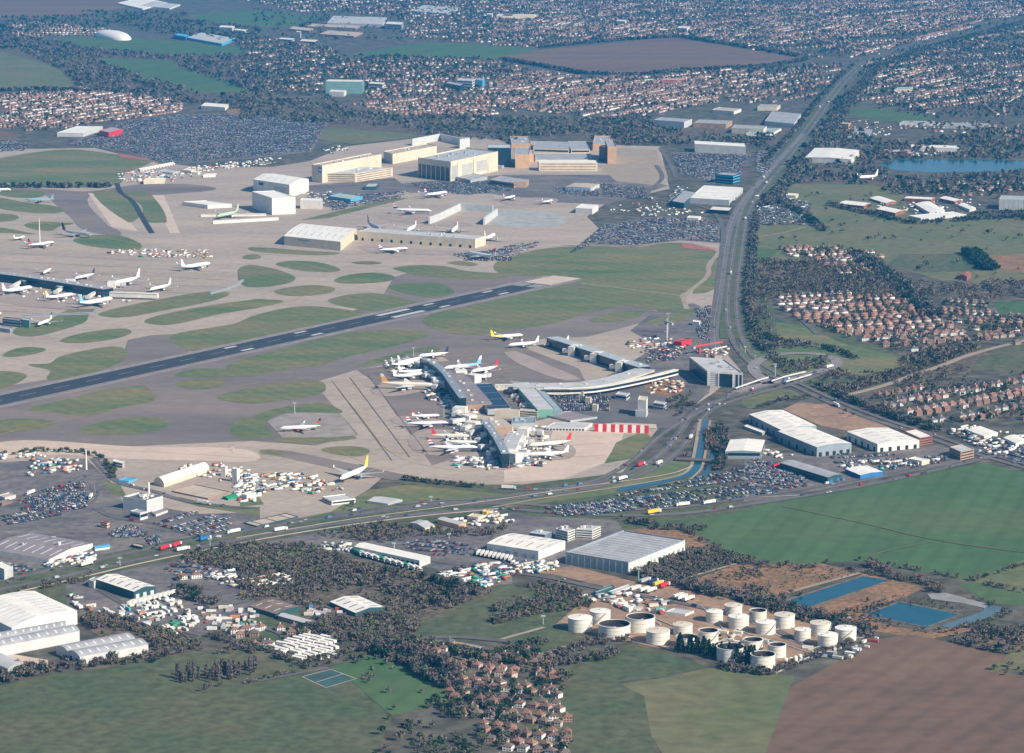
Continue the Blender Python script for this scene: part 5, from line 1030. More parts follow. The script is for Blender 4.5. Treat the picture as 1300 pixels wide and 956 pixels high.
ac('white freighter with a yellow tail beyond the upper pier',(664,425),(623,428),rear=AYL,fin=(AYL,AYL))
ac('white airliner taxiing towards the straight glazed pier',(645,438),(684,435))
ac('white airliner parked at the near end of the straight glazed pier',(690,437),(722,433.5))
ac('wide airliner with striped fin nose away from the cargo offices',(568,245),(539,249.5),belly=ANV,fin=BA)
ac('small striped fin airliner left of the two parked near the car park',(654,249),(639,253),belly=ANV,fin=BA)
ac('small striped fin airliner right of the two parked near the car park',(702,254),(688,257),belly=ANV,fin=BA)
ac('long striped fin airliner in front of the open test pen',(548,269),(499,268),belly=ANV,fin=BA)
ac('grey shadowed airliner with a dark fin behind the long hangar range',(484,292),(465,284),top=AGY,belly=AGY,fin=(ANV,))  # grey body paint stands for the shadow on this aircraft
ac('white airliner nose in behind the left part of the hangar range',(515,295),(530,286.5),fin=(AW,ARD))
ac('white airliner nose in behind the right part of the hangar range',(570,298.5),(585,285),fin=(AW,ARD))
ac('white airliner at the right end of the hangar range',(631,297),(612,307.5),fin=(AW,))
ac('striped fin airliner on the taxiway in front of the hangar range',(518,315.5),(481,318.5),belly=ANV,fin=BA)
ac('white airliner among the car park cars right of the hangar range',(593,322),(629,328),fin=(AW,ARD))
ac('pale green airliner between two white walls',(270,277),(308,269),top=ALG,belly=ALG,fin=(ALG,ALG))
ac('light blue grey airliner crossing the far left taxiway',(33,253.5),(68,254),top=ALB,fin=(AGY,))
ac('airliner with a navy fin on the taxiway above the left apron',(118,299.5),(77,294.5),top=AGY,fin=(ANV,))
ac('white airliner at the foot of the tall mast on the left apron',(69,308),(36,313),belly=ANV,fin=(ARD,ANV))
ac('large white airliner alone towards the right of the left apron',(267,335),(230,341),fin=(AW,AW),belly=AW)
ac('white airliner with a black fin above the long grey pier',(95,353),(120,348),fin=(ABK,))
ac('larger white airliner at the end of the long grey pier',(141,362),(178,354))
ac('white airliner just beyond the raised white corridor',(190,368),(217,362))
ac('white airliner under the long grey pier at its left end',(41,365),(3,371.5))
ac('white airliner under the middle of the long grey pier',(94,373.5),(58,379),fin=(AW,AYL))
ac('white airliner with a turquoise fin nearest the viewer under the long grey pier',(143,380),(101,388),fin=(ALB,ALB),eng=AW)
ac('small airliner with a red fin behind the long grey pier',(55,346),(65,341),fin=(ARD,))
ac('white airliner on the left edge stand beside the dark pier end',(2,397),(-22,402))
ac('white airliner with a blue tipped fin beside the green stair block',(48,412),(66,405),fin=(AW,ANV))
ac('white airliner touching down over the far left taxiway',(14,240.5),(-18,241),fin=(AW,))
ac('small white jet on the taxiway above the left apron',(29,300),(20,302),fin=(AW,))
ac('white airliner flying low over the trees beside the blue lake',(1091,226.5),(1114,222.5),z=85,pitch=-.06)
ORD = ['first','second','third','fourth','fifth','sixth','seventh','eighth','ninth','tenth','eleventh','twelfth','thirteenth','fourteenth','fifteenth','sixteenth','seventeenth','eighteenth','nineteenth']
def ordinal(i):
    if i < 19: return ORD[i]
    t_, u_ = divmod(i+1, 10); return (['','','twentieth','thirtieth','fortieth','fiftieth','sixtieth'][t_] if u_ == 0 else ['','','twenty','thirty','forty','fifty','sixty'][t_]+'-'+ORD[u_-1])
planes = [o for o in COL.objects if o.name.startswith('airliner')]; used_ = {}
for o in [o for o in COL.objects if o.name.startswith('air_bridge')]:
    far_end = o.location+Vector((math.cos(o.rotation_euler[2]), math.sin(o.rotation_euler[2]), 0))*30
    pl = min(planes, key=lambda q: (q.location-far_end).length); used_.setdefault(pl.name, []).append((o, pl))
for lst in used_.values():
    lst.sort(key=lambda q: -q[0].location.y)
    for i, (o, pl) in enumerate(lst):
        w_ = pl['label'].split()[:9]
        o['label'] = ' '.join([('white' if len(lst) == 1 else ORD[i]+' white'), 'air bridge beside the'] + w_)
# ---------------------------------------------------------------- vehicle templates (slots: 0 body, 1 glass, 2 tyre/chassis)
def tmpl(mb): return (mb.v, mb.f, mb.m)
CAR = tmpl(MB().box(-2.2,2.2,-.88,.88,.35,.92,0).box(-1.5,1.05,-.80,.80,.92,1.4,1,(.45,.10)).add([(-1.0,-.68,1.41),(.55,-.68,1.41),(.55,.68,1.41),(-1.0,.68,1.41)],[(0,1,2,3)],0).box(-1.7,-1.1,-.9,.9,0,.6,2).box(1.1,1.7,-.9,.9,0,.6,2))
VAN = tmpl(MB().box(-2.7,1.7,-1,1,.4,2.3,0).box(1.7,2.8,-1,1,.4,1.3,0).box(1.7,2.5,-.95,.95,1.3,2.1,1,(.25,.05)).box(-2,-1.3,-1.02,1.02,0,.7,2).box(1.4,2.1,-1.02,1.02,0,.7,2))
CONT = tmpl(MB().box(-6,6,-1.25,1.25,0,2.6,0).box(-6.05,6.05,-1.3,1.3,2.45,2.62,0))
LORRY = MB().box(-8,4.6,-1.25,1.25,1.2,4.0,0); CAB = MB().box(5.2,7.6,-1.2,1.2,.6,3.4,0).box(7.58,7.64,-1,1,1.9,3,1); WHEELS = MB().box(-7,-3.5,-1.2,1.2,0,1.2).box(4,7,-1.2,1.2,0,1)
VC = [(.66,.66,.65),(.42,.44,.46),(.22,.25,.29),(.05,.05,.06),(.04,.07,.18),(.40,.03,.03),(.10,.20,.36),(.62,.64,.66),(.12,.13,.14),(.80,.79,.76)]
VN = ['white','silver','grey','black','navy','red','blue','pale silver','charcoal','white']
VW = np.array([.11,.14,.15,.17,.13,.05,.08,.06,.11,.0])+1e-9; VW /= VW.sum()
vmats = [M_('car_paint_%s'%VN[i], VC[i], rough=.4, spec=.5, var=.02) for i in range(9)]; GLS = M_('car_glass',(.01,.015,.02),rough=.2,spec=.5); TY = M_('tyre',(.02,.02,.02))
cars = []     # x, y, rot, colour, place
def park(reg, pts, a, b, place, occ=.85, mod=16.5, pitch=2.7):
    P = np.array([tuple(G(p,0,reg).xy) for p in pts]); A, B = G(a,0,reg), G(b,0,reg); e = np.array([B.x-A.x, B.y-A.y]); e /= np.hypot(*e); f = np.array([-e[1], e[0]])
    s, t_ = P@e, P@f; rot = math.atan2(f[1], f[0]); C_ = []
    rows = []; t0 = t_.min()
    while t0 < t_.max(): rows += [t0, t0+5.3]; t0 += mod+(9 if len(rows) % 8 == 0 else 0)
    for r_ in rows:
        q = np.arange(s.min(), s.max(), pitch); q = q[(nr.rand(len(q)) < occ*(.8+.2*np.sin(r_*.07+q*.01)**2)) & ((q-s.min()) % 92 > 8)]
        C_.append(q[:,None]*e+r_*f)
    C_ = np.concatenate(C_); C_ = C_[inside(C_, P)]
    for x, y in C_: cars.append((x+nr.uniform(-.2,.2), y+nr.uniform(-.3,.3), rot+(math.pi if nr.rand()<.5 else 0)+nr.uniform(-.04,.04), nr.choice(10, p=VW), place))
park(0,[(700,655),(740,640),(850,615),(950,592),(985,588),(1020,607),(1028,618),(960,631),(860,644),(720,656)],(700,650),(950,618),'in the long car park beside the field road')
park(13,[(120,10),(430,-10),(440,60),(330,90),(100,140),(-60,150),(-60,120),(100,85)],(0,120),(440,40),'in the car park inside the curving perimeter road')
park('L',[(230,545),(680,420),(780,460),(780,540),(680,640),(230,640)],(230,560),(680,555),'in the car park inside the curving perimeter road',.9)
park('M',[(380,690),(560,625),(800,580),(900,610),(1100,640),(1090,730),(960,790),(720,800),(560,720)],(400,700),(700,610),'in the car park in front of the boiler house annex',.9)
park('R',[(860,300),(990,255),(1230,300),(1200,340),(960,350)],(860,310),(1220,330),'in the packed car park above the motorway verge',.95,12)
park('R',[(1150,370),(1330,310),(1330,420),(1200,400)],(1150,390),(1300,380),'in the packed car park above the motorway verge',.95,12)
park(14,[(720,245),(900,205),(1150,270),(1180,300),(900,300)],(720,250),(1150,290),'in the yard behind the long lorry depot',.7)
park(13,[(780,370),(900,325),(1060,370),(1200,400),(1100,420),(900,400)],(790,370),(1100,395),'in the yard beside the brick works',.7)
park(15,[(200,60),(700,-10),(700,60),(540,90),(380,100),(210,80)],(200,70),(600,20),'in the long car park beside the field road',.8)
park('L',[(1040,810),(1180,770),(1330,820),(1330,867),(1040,867)],(1040,840),(1300,840),'in the packed car park above the motorway verge',.95,12)
park(15,[(-60,350),(40,320),(200,340),(190,380),(-60,420)],(-60,360),(180,360),'among the lorries in front of the white curved roof warehouse',.6)
park(12,[(360,600),(700,600),(940,600),(920,640),(640,680),(540,640),(380,660)],(360,640),(900,610),'in the trading estate beside the field road',.6)
park(12,[(-40,620),(120,650),(330,715),(240,750),(-40,790)],(-40,700),(240,720),'in the long car park beside the field road',.9)
park(12,[(920,495),(1040,470),(1320,560),(1320,670),(1180,620),(1060,560)],(920,500),(1300,600),'in the estate right of the trunk road',.6)
park(9,[(130,810),(420,760),(440,867),(110,867)],(130,830),(430,800),'in the car park inside the curving perimeter road',.8)
park('B',[(880,400),(1200,400),(1330,480),(1330,590),(960,590),(900,500)],(880,500),(1300,500),'on the terminal car park deck',.9,11)
park('B',[(760,390),(900,380),(1000,590),(900,590)],(760,400),(900,400),'on the terminal car park deck',.6,11)
park('F',[(440,90),(600,60),(580,380),(440,340),(500,200)],(450,100),(590,100),'in the narrow car park beside the pale main road',.9,12)
park('F',[(0,440),(180,420),(400,420),(280,560),(0,600)],(0,500),(280,460),'in the yards left of the hotel',.6)
park(13,[(-20,350),(60,330),(190,370),(100,400)],(0,360),(150,370),'beside the short pale block',.8)
far_lots = [(7,[(330,440),(500,300),(700,265),(1000,265),(1075,300),(1072,385),(880,372),(640,402),(450,392)],(330,380),(900,300)),
 (7,[(880,0),(1180,0),(1190,35),(1050,90),(900,40)],(880,40),(1100,0)),(3,[(840,770),(1230,775),(1180,867),(880,867)],(840,800),(1200,780)),
 (1,[(360,725),(640,605),(900,575),(1300,575),(1640,605),(1550,755),(1300,780),(820,820),(640,755)],(640,700),(1300,640)),
 (2,[(0,600),(300,640),(330,700),(260,740),(0,760)],(0,680),(300,660)),('H',[(360,690),(900,650),(910,760),(640,780),(360,740)],(360,720),(900,700)),
 (7,[(-60,440),(40,400),(180,385),(140,420),(0,470)],(0,440),(140,400)),(6,[(780,90),(1300,80),(1300,130),(900,140)],(780,110),(1300,100)),(6,[(500,150),(780,130),(740,165),(400,230),(400,180)],(400,190),(740,140)),
 (7,[(230,120),(460,90),(700,110),(740,170),(300,150)],(230,140),(700,140)),(8,[(0,180),(140,150),(270,190),(230,290),(0,290)],(0,220),(240,200)),(1,[(0,700),(160,720),(120,755),(0,760)],(0,730),(150,735)),
 (7,[(820,150),(900,100),(900,200),(820,200)],(820,180),(900,120)),(7,[(1220,250),(1300,230),(1300,290),(1220,290)],(1220,270),(1300,260)),(4,[(0,740),(120,700),(60,840),(0,841)],(0,800),(100,780)),(6,[(980,450),(1180,430),(1300,400),(1300,480),(1100,480)],(980,460),(1300,440))]
for reg, pts, a, b in far_lots: park(reg, pts, a, b, None, .9)
cars.sort(key=lambda c: math.hypot(c[0], c[1]-0)); ind, rest = [c for c in cars if c[4] and abs(c[0]) < c[1]*.17][:290], None
ids = set(id(c) for c in ind); rest = [c for c in cars if id(c) not in ids]
cme = []
for i in range(9):
    me = bpy.data.meshes.new('parked_car'); me.from_pydata(CAR[0], [], CAR[1]); [me.materials.append(m) for m in (vmats[i], GLS, TY)]; me.polygons.foreach_set('material_index', CAR[2]); cme.append(me)
for x, y, r_, c, pl in ind:
    c = min(c, 8); o = link(bpy.data.objects.new('parked_car', cme[c])); o.location = (x,y,GZ); o.rotation_euler = (0,0,r_)
    tag(o, '%s car parked %s' % (VN[c], pl), 'car', 'cars parked %s' % pl)
CM = colmat('vehicle_paint', .45, .4)
def vcols(idx): return np.stack([np.array([VC[i] for i in idx]), np.tile((.012,.018,.025),(len(idx),1)), np.tile((.02,.02,.02),(len(idx),1))],1)
batch('far_parked_cars', CAR, [(x,y,GZ) for x,y,_,_,_ in rest], [c[2] for c in rest], np.ones(len(rest)), vcols([c[3] for c in rest]), CM, label='thousands of small parked cars filling the car parks')
# traffic: lorries, vans and cars on the roads, one object each
tcol = ['white','silver','grey','black','navy','red','blue']
vanme = []
for i in (0,1,4,5,6):
    me = bpy.data.meshes.new('van'); me.from_pydata(VAN[0], [], VAN[1]); [me.materials.append(m) for m in (vmats[i], GLS, TY)]; me.polygons.foreach_set('material_index', VAN[2]); vanme.append((VN[i], me))
LM = {}
def lorry(x, y, rz, col, colname, label, group=None, s=1):
    t = thing('lorry', label, 'lorry', (x,y,GZ), rz, group); t.scale = (s,s,s)
    for nm, mb, mm in (('trailer', LORRY, [col]), ('cab', CAB, [vmats[0], GLS]), ('wheels_and_chassis', WHEELS, [TY])):
        k = (nm, colname); 
        if k not in LM: LM[k] = mb.mesh(nm.replace('wheels_and_chassis','chassis'), mm)
        link(bpy.data.objects.new(nm.replace('wheels_and_chassis','chassis'), LM[k]), t)
    return t
for Pl, n_, sg, wd in ROADS:
    seg = [math.hypot(Pl[i+1][0]-Pl[i][0], Pl[i+1][1]-Pl[i][1]) for i in range(len(Pl)-1)]; tot = sum(seg)
    for k in range(n_):
        s = rnd.uniform(.02,.98)*tot; i = 0
        while s > seg[i]: s -= seg[i]; i += 1
        a, b = Pl[i], Pl[i+1]; u = s/seg[i]; x, y = a[0]+(b[0]-a[0])*u, a[1]+(b[1]-a[1])*u; rz = math.atan2(b[1]-a[1], b[0]-a[0])
        if abs(x) > y*.18: continue
        ln = rnd.choice((-1,1))*wd*.24; x += -math.sin(rz)*ln; y += math.cos(rz)*ln
        if (sg or ln) > 0: rz += math.pi
        q = rnd.random()
        if q < .07: lorry(x,y,rz,WH,'white','white lorry driving on a main road between cars','lorries driving on the main roads')
        elif q < .28:
            nm, me = rnd.choice(vanme); o = link(bpy.data.objects.new('van', me)); o.location = (x,y,GZ); o.rotation_euler = (0,0,rz); tag(o, nm+' van driving on a main road', 'van', 'vans driving on the main roads')
        else:
            c = rnd.randrange(9); o = link(bpy.data.objects.new('moving_car', cme[c])); o.location = (x,y,GZ); o.rotation_euler = (0,0,rz); tag(o, VN[c]+' car driving along a main road', 'car', 'cars driving on the main roads')
def place(reg, p, q): a, b = G(p,0,reg), G(q,0,reg); return (a.x+b.x)/2, (a.y+b.y)/2, math.atan2(b.y-a.y, b.x-a.x)
x,y,r_ = place(15,(720,95),(780,84)); lorry(x,y,r_,YL,'yellow','big yellow lorry standing at the corner of the field','',1.15)
x,y,r_ = place(12,(85,668),(130,660)); lorry(x,y,r_,RED,'red','bright red lorry in the long car park')
x,y,r_ = place(12,(340,186),(372,178)); lorry(x,y,r_,WH,'white','white lorry on the loop road beside the flyover')
x,y,r_ = place(11,(665,685),(705,670)); lorry(x,y,r_,RED,'red','red lorry on the perimeter road south of the striped fence')
x,y,r_ = place(11,(758,680),(795,660)); lorry(x,y,r_,WH,'white','white lorry following the red one on the perimeter road')
x,y,r_ = place(13,(805,275),(850,262)); lorry(x,y,r_,RED,'red','red lorry on the dual carriageway, left of two')
x,y,r_ = place(13,(865,262),(905,245)); lorry(x,y,r_,RED,'red','red lorry on the dual carriageway, right of two')
x,y,r_ = place(13,(1000,230),(1055,215)); lorry(x,y,r_,BL,'blue','blue lorry on the dual carriageway')
x,y,r_ = place(13,(415,355),(452,345)); lorry(x,y,r_,WH,'white','white lorry on the dual carriageway near the cargo shed')
for i,(x0,y0,c,cn) in enumerate([(695,195,WH,'white'),(770,205,WH,'white'),(825,210,WH,'white'),(775,130,GY,'grey'),(840,140,ANV,'navy'),(885,155,YL,'yellow'),(935,168,RED,'red'),(1050,258,WH,'white'),(1080,268,WH,'white'),(1135,280,WH,'white')]):
    x,y,r_ = place('O',(x0-25,y0+9),(x0+25,y0-9)); lorry(x,y,r_,c,cn,'%s tanker trailer %s on the depot lorry park' % (cn, ['first of the left three','in the middle of the left three','last of the left three','at the left of the back row','second in the back row','third in the back row','at the right of the back row','first of the right three','in the middle of the right three','last of the right three'][i]))
for i in range(9): 
    x,y,r_ = place('T',(365+i*33,500+i*6),(385+i*33,470+i*6)); lorry(x,y,r_,WH,'white','white lorry backed up in the row in front of the curved roof warehouse','lorries in a row at the white warehouse')
for i in range(11):
    x,y,r_ = place(14,(520+i*30,290+i*8),(540+i*30,300+i*8)); lorry(x,y,r_,WH if i%4 else GRN,'white' if i%4 else 'green','%s lorry parked along the long depot' % ('white' if i%4 else 'green'),'lorries along the depot')
for i in range(9):
    x,y,r_ = place(13,(640+i*25,555-i*6),(680+i*25,535-i*6)); lorry(x,y,r_,WH,'white','white trailer parked below the teal warehouse','trailers parked below the teal warehouse')
# yards full of containers, sheds and skips
KC = {'white':(.75,.74,.70),'cream':(.66,.60,.48),'orange':(.55,.26,.12),'red':(.40,.09,.07),'blue':(.09,.22,.38),'grey':(.42,.44,.45),'green':(.05,.30,.16),'brown':(.30,.17,.10),'teal':(.10,.40,.42),'dark':(.06,.07,.08),'pink':(.55,.34,.30)}
KN = list(KC); kme = {}
for k in KN:
    me = bpy.data.meshes.new('container'); me.from_pydata(CONT[0], [], CONT[1]); me.materials.append(M_('container_'+k, KC[k], var=.12)); kme[k] = me
yards = [(13,[(350,480),(480,560),(700,540),(880,500),(1000,640),(860,700),(640,620),(520,600),(340,540)],70,(5,3,1,1,1,3,1,1,.5,1,.5),'beside the teal warehouse'),
 (13,[(1000,560),(1280,560),(1310,680),(1180,700),(1040,670)],45,(5,2,.5,1,1,3,.5,1,.5,1,1),'in the scrap yard above the field'),
 (13,[(1040,390),(1150,370),(1320,430),(1250,470),(1080,440)],30,(5,3,.5,1,1,2,.5,1,.5,1,.5),'right of the brick works'),
 (14,[(330,235),(500,240),(500,290),(350,270)],16,(5,2,0,0,1,3,2,0,1,1,0),'left of the long lorry depot'),
 (14,[(900,380),(1190,430),(1180,465),(1080,440),(920,395)],26,(3,2,2,3,2,1,1,1,2,1,1),'along the lane below the depot'),
 ('T',[(160,200),(520,130),(680,200),(620,230),(380,250),(200,240)],26,(5,4,1,1,1,1,0,0,0,1,0),'in the compound by the yellow workshop'),
 ('T',[(20,620),(460,560),(620,660),(560,760),(280,700)],42,(3,1,1.5,3,3,1,1,1,2,1,1),'in the haulage yard on the lane'),
 ('T',[(640,560),(1000,540),(1060,590),(820,640),(640,610)],22,(4,4,3,1,1,1,0,1,0,0,0),'below the white curved roof warehouse'),
 ('N',[(0,200),(400,150),(700,170),(960,300),(700,350),(320,300),(200,420),(0,430)],110,(5,3,3,2,2,3,1,1,1,2,1),'in the airfield works compound'),
 ('M',[(560,170),(1000,140),(1300,200),(1300,440),(1180,380),(1080,300),(900,300)],45,(5,3,1,1.5,1,2,.5,.5,.5,1,1),'in the works compound by the silos'),
 ('L',[(300,170),(740,180),(760,300),(560,300),(250,330)],45,(4,2,2,2,2,2,.5,1,1,1,2),'on the building site by the tall white mast'),
 ('L',[(0,100),(460,120),(440,150),(0,180)],14,(4,2,0,0,1,3,0,0,0,2,0),'along the wall at the edge of the taxiway'),
 ('R',[(360,540),(480,490),(760,470),(900,400),(900,450),(700,560),(380,600)],36,(6,2,.5,.5,2,2,.3,0,1,1,0),'beside the big cargo shed'),
 (15,[(-60,330),(100,330),(300,345),(230,380),(0,400)],22,(4,3,2,2,2,1,0,0,1,1,0),'below the white curved roof warehouse'),
 (5,[(520,440),(620,420),(1040,430),(1060,470),(700,460)],60,(3,2,2,2,.5,2,.3,2,.3,1,2),'along the edge of the left apron'),
 ('Q',[(0,260),(230,250),(640,230),(820,230),(860,300),(600,360),(180,370),(0,330)],70,(4,3,3,3,.5,2,.3,1,.8,1,2),'in the cargo yard beyond the far taxiway'),
 ('Q',[(700,210),(1300,130),(1300,200),(880,260)],40,(6,4,0,1,1,1,0,0,0,1,0),'in the coach park beyond the far taxiway'),
 ('J',[(340,80),(700,20),(940,0),(860,60),(400,110)],45,(6,4,0,.5,.5,1,0,0,0,.5,0),'in the pale row of trucks by the far car park'),
 ('G',[(500,290),(640,260),(760,290),(560,340)],16,(6,2,0,1,1,2,0,0,0,1,0),'behind the long cargo centre'),
 ('U',[(200,400),(480,380),(900,480),(700,540),(500,560)],28,(2,1,0,1,3,2,0,1,2,3,0),'behind the white hangar'),
 (7,[(500,220),(640,190),(830,200),(1000,240),(700,260)],34,(5,3,1,2,1,2,0,1,1,1,1),'above the far car park'),
 (7,[(820,110),(920,90),(900,190),(830,190)],8,(3,1,0,1,1,2,0,0,1,1,0),'by the white distribution building'),
 (11,[(600,60),(820,20),(900,90),(820,150),(640,100)],40,(3,2,1,3,1,3,0,1,0,3,3),'in the building yard by the dark mast'),
 (11,[(700,240),(900,260),(880,320),(740,320)],30,(2,2,2,4,.5,1,0,1,0,1,3),'on the building site in front of the hotel'),
 ('F',[(440,480),(740,430),(780,540),(540,540)],18,(2,3,4,2,0,1,0,2,0,0,1),'behind the hotel'),
 ('D',[(100,650),(560,680),(500,740),(140,760)],22,(4,2,0,.5,2,3,0,0,1,2,0),'on the apron below the lower pier'),
 ('A',[(60,200),(440,190),(560,300),(200,330)],26,(9,3,0,.3,.5,2,0,0,0,.6,0),'on the stands at the upper pier'),
 ('C',[(500,130),(760,200),(900,420),(760,560),(560,420)],60,(9,3,0,.3,.5,2,0,0,0,.6,0),'on the stands of the lower pier'),
 ('D',[(150,380),(500,380),(560,640),(260,680)],40,(9,3,0,.3,.5,2,0,0,0,.6,0),'on the stands of the lower pier'),
 ('C',[(500,590),(960,600),(940,700),(560,680)],34,(5,2,0,.5,1.5,3,0,0,1,2,0),'on the apron below the lower pier'),
 ('C',[(360,20),(760,120),(740,200),(560,180)],36,(5,3,.5,1.5,1.5,3,0,0,1,2,0),'between the two terminal piers'),
 ('A',[(440,480),(700,470),(860,600),(700,640),(520,560)],40,(5,3,.5,1.5,1.5,3,0,0,1,2,0),'between the two terminal piers'),
 (5,[(0,590),(600,650),(700,680),(400,700),(0,650)],30,(5,2,0,1,1,3,0,0,1,2,0),'on the stands below the long grey pier'),
 (12,[(0,580),(200,600),(160,630),(0,620)],10,(3,2,1,3,0,1,0,1,0,1,0),'beside the car showroom'),
 (12,[(400,640),(920,620),(600,690),(440,700)],26,(6,2,0,1,2,2,0,0,1,1,0),'in front of the long narrow shed'),
 (12,[(930,480),(1040,460),(1320,520),(1320,600),(1130,600)],50,(7,4,.5,.5,1,1,0,0,.5,1,0),'in the estate right of the trunk road'),
 (8,[(0,150),(240,150),(260,280),(0,290)],26,(5,2,0,1,1,2,0,0,1,1,0),'beside the far main road'),
 ('O',[(260,240),(560,220),(1000,300),(900,400),(640,350),(280,300)],40,(4,3,0,1,.5,4,0,1,.5,2,0),'in the depot pipe yard'),
 ('P',[(250,320),(420,340),(600,400),(420,400),(280,440)],14,(3,3,0,.5,0,4,0,1,0,1,0),'in the depot pipe yard'),
 ('P',[(820,430),(960,440),(1180,360),(1000,500),(860,480)],16,(3,2,0,1,.5,4,0,1,0,2,0),'in the depot pipe yard'),
 (16,[(440,800),(620,690),(520,700),(380,790)],8,(4,1,0,2,0,2,0,0,0,1,0),'beside the depot track'),
 (4,[(560,740),(1000,735),(980,752),(600,770)],20,(5,2,0,1,1,2,0,0,0,1,0),'beside the blue lake'),
 (4,[(400,570),(640,600),(700,650),(460,680)],30,(4,3,1,1,1,2,0,1,0,1,0),'in the far junction estate'),
 (8,[(540,190),(1080,160),(1100,200),(740,240)],30,(5,2,0,1,1,2,0,0,0,1,0),'in the trading estate yards'),
 (14,[(-60,420),(100,395),(250,400),(180,450),(-60,460)],26,(5,4,2,1,.5,2,0,.5,0,.5,1),'in the clearing among the scrub'),
 (14,[(250,560),(440,560),(460,590),(300,620)],14,(2,1,0,2,2,1,0,1,0,1,2),'between the brown and the white roofed warehouses')]
KI = []; KR = []
for reg, pts, n_, wts, where in yards:
    P = [tuple(G(p,0,reg).xy) for p in pts]; A = np.array(P); lo, hi = A.min(0), A.max(0); got = 0; wts = np.array(wts, float)*np.array([1.6,1.2,.35,.35,.45,1.1,.4,1,.5,1,.8]); wts /= wts.sum(); tries = 0
    n_ = int(n_*1.7)
    ang = math.atan2(P[1][1]-P[0][1], P[1][0]-P[0][0])
    while got < n_ and tries < 60:
        tries += 1; q = lo+nr.rand(n_,2)*(hi-lo); q = q[inside(q,P)]
        for x, y in q:
            if got >= n_: break
            got += 1; k = KN[nr.choice(len(KN), p=wts)]; s = [(.5,1,1),(1,1,1),(.45,.9,.8),(.35,.8,.7),(.9,1.9,1.1),(.5,1.6,1.1)][nr.randint(6)]; far = y > 4300
            KI.append((x, y, ang+nr.choice([0,0,math.pi/2])+nr.uniform(-.08,.08), k, s, where))
KI.sort(key=lambda c: c[1])
for x,y,r_,k,s,where in KI[:300]:
    o = link(bpy.data.objects.new('container', kme[k])); o.location = (x,y,.6); o.rotation_euler = (0,0,r_); o.scale = tuple(v*.8 for v in s)
    sz = 'large' if s[1] > 1.5 else ('short' if s[0] < .6 else 'long'); tag(o, '%s %s container standing %s' % (sz, k, where), 'container', '%s %s containers %s' % (sz, k, where))
KR = KI[300:]
batch('far_yard_clutter', CONT, [(k[0],k[1],.6) for k in KR], [k[2] for k in KR], [tuple(v*.8 for v in k[4]) for k in KR], np.array([[KC[k[3]]] for k in KR]), colmat('yard_paint',.6), label='small containers and cabins in the far yards')
# static caravans
cv = MB().box(-5.5,5.5,-1.9,1.9,.5,2.9); 
cvme = cv.mesh('caravan_body', WH); cvr = MB().add([(-5.7,-2.1,2.88),(5.7,-2.1,2.88),(5.7,2.1,2.88),(-5.7,2.1,2.88),(-5.7,0,3.5),(5.7,0,3.5)],[(0,1,5,4),(2,3,4,5),(3,0,4),(1,2,5)]).mesh('roof', RW); cvw = MB().box(-4.5,-3,-1.95,-1.9,1.3,2.3).box(-1,1,-1.95,-1.9,1.3,2.3).box(3,4.5,-1.95,-1.9,1.3,2.3).mesh('window_strip', GLS)
cvs = []
A0, B0 = G((100,760),0,14), G((300,700),0,14); e = (B0-A0).normalized(); f_ = Vector((-e.y,e.x,0)); a_ = math.atan2(e.y,e.x)
pc = [tuple(G(p,0,14).xy) for p in [(80,765),(290,700),(380,700),(440,770),(420,800),(240,832)]]
for i in range(-30,40):
    for j in range(-40,40):
        p = A0+e*(i*6.6+rnd.uniform(-.9,.9))+f_*(j*13.8+rnd.uniform(-1.5,1.5))
        if inside(np.array([[p.x,p.y]]), pc)[0] and rnd.random() < .93:
            t = thing('static_caravan','white static caravan in the caravan park beside the field','caravan',(p.x,p.y,0),a_+math.pi/2+rnd.uniform(-.2,.2),'static caravans in the caravan park'); cvs.append((j, i, t))
            for nm, me in (('caravan_body',cvme),('roof',cvr),('window_strip',cvw)): link(bpy.data.objects.new(nm, me), t)

rows_ = sorted(set(c[0] for c in cvs))
for j in rows_:
    for k, (_, _, t) in enumerate(sorted((c for c in cvs if c[0] == j), key=lambda c: c[2].location.x)): t['label'] = '%s white static caravan from the left in the %s row of the caravan park' % (ordinal(k), ordinal(rows_.index(j)))
# ---------------------------------------------------------------- houses
def house_mb(w_, d_, h_, rr, hip):
    wl = MB().box(-w_/2,w_/2,-d_/2,d_/2,0,h_-.02,0)
    e_ = .4; X, Y = w_/2+e_, d_/2+e_; k = Y if hip else 0
    rf = MB().add([(-X,-Y,h_-.15),(X,-Y,h_-.15),(X,Y,h_-.15),(-X,Y,h_-.15),(-X+k,0,h_+rr),(X-k,0,h_+rr)],[(0,1,5,4),(2,3,4,5),(3,0,4),(1,2,5),(3,2,1,0)],1)
    return wl, rf
def merge(*ms):
    o = MB()
    for m in ms: o.add(m.v, m.f); o.m[-len(m.f):] = m.m
    return o
HK = []
for (w_,d_,h_,rr,hip) in ((13,8.2,5.3,3.0,True),(13,8.2,5.3,3.2,False),(24,8,5.4,3.0,False),(9.5,8.5,5.0,3.2,True)):
    wl, rf = house_mb(w_,d_,h_,rr,hip); ch = MB().box(-.5,.5,-.5,.5,h_+1.0,h_+rr+1.1,0); wn = MB()
    for x in np.arange(-w_/2+1.5, w_/2-1, 3):
        for z in (1.0,3.4):
            wn.box(x,x+1.4,-d_/2-.04,-d_/2,z,z+1.2,2).box(x,x+1.4,d_/2,d_/2+.04,z,z+1.2,2)
    HK.append((wl, rf, ch, wn, w_))
WC = [(.50,.41,.35),(.70,.65,.60),(.36,.22,.17),(.42,.30,.24),(.78,.75,.71),(.32,.20,.16)]; WNm = ['tan','cream','brick','buff brick','white','dark brick']
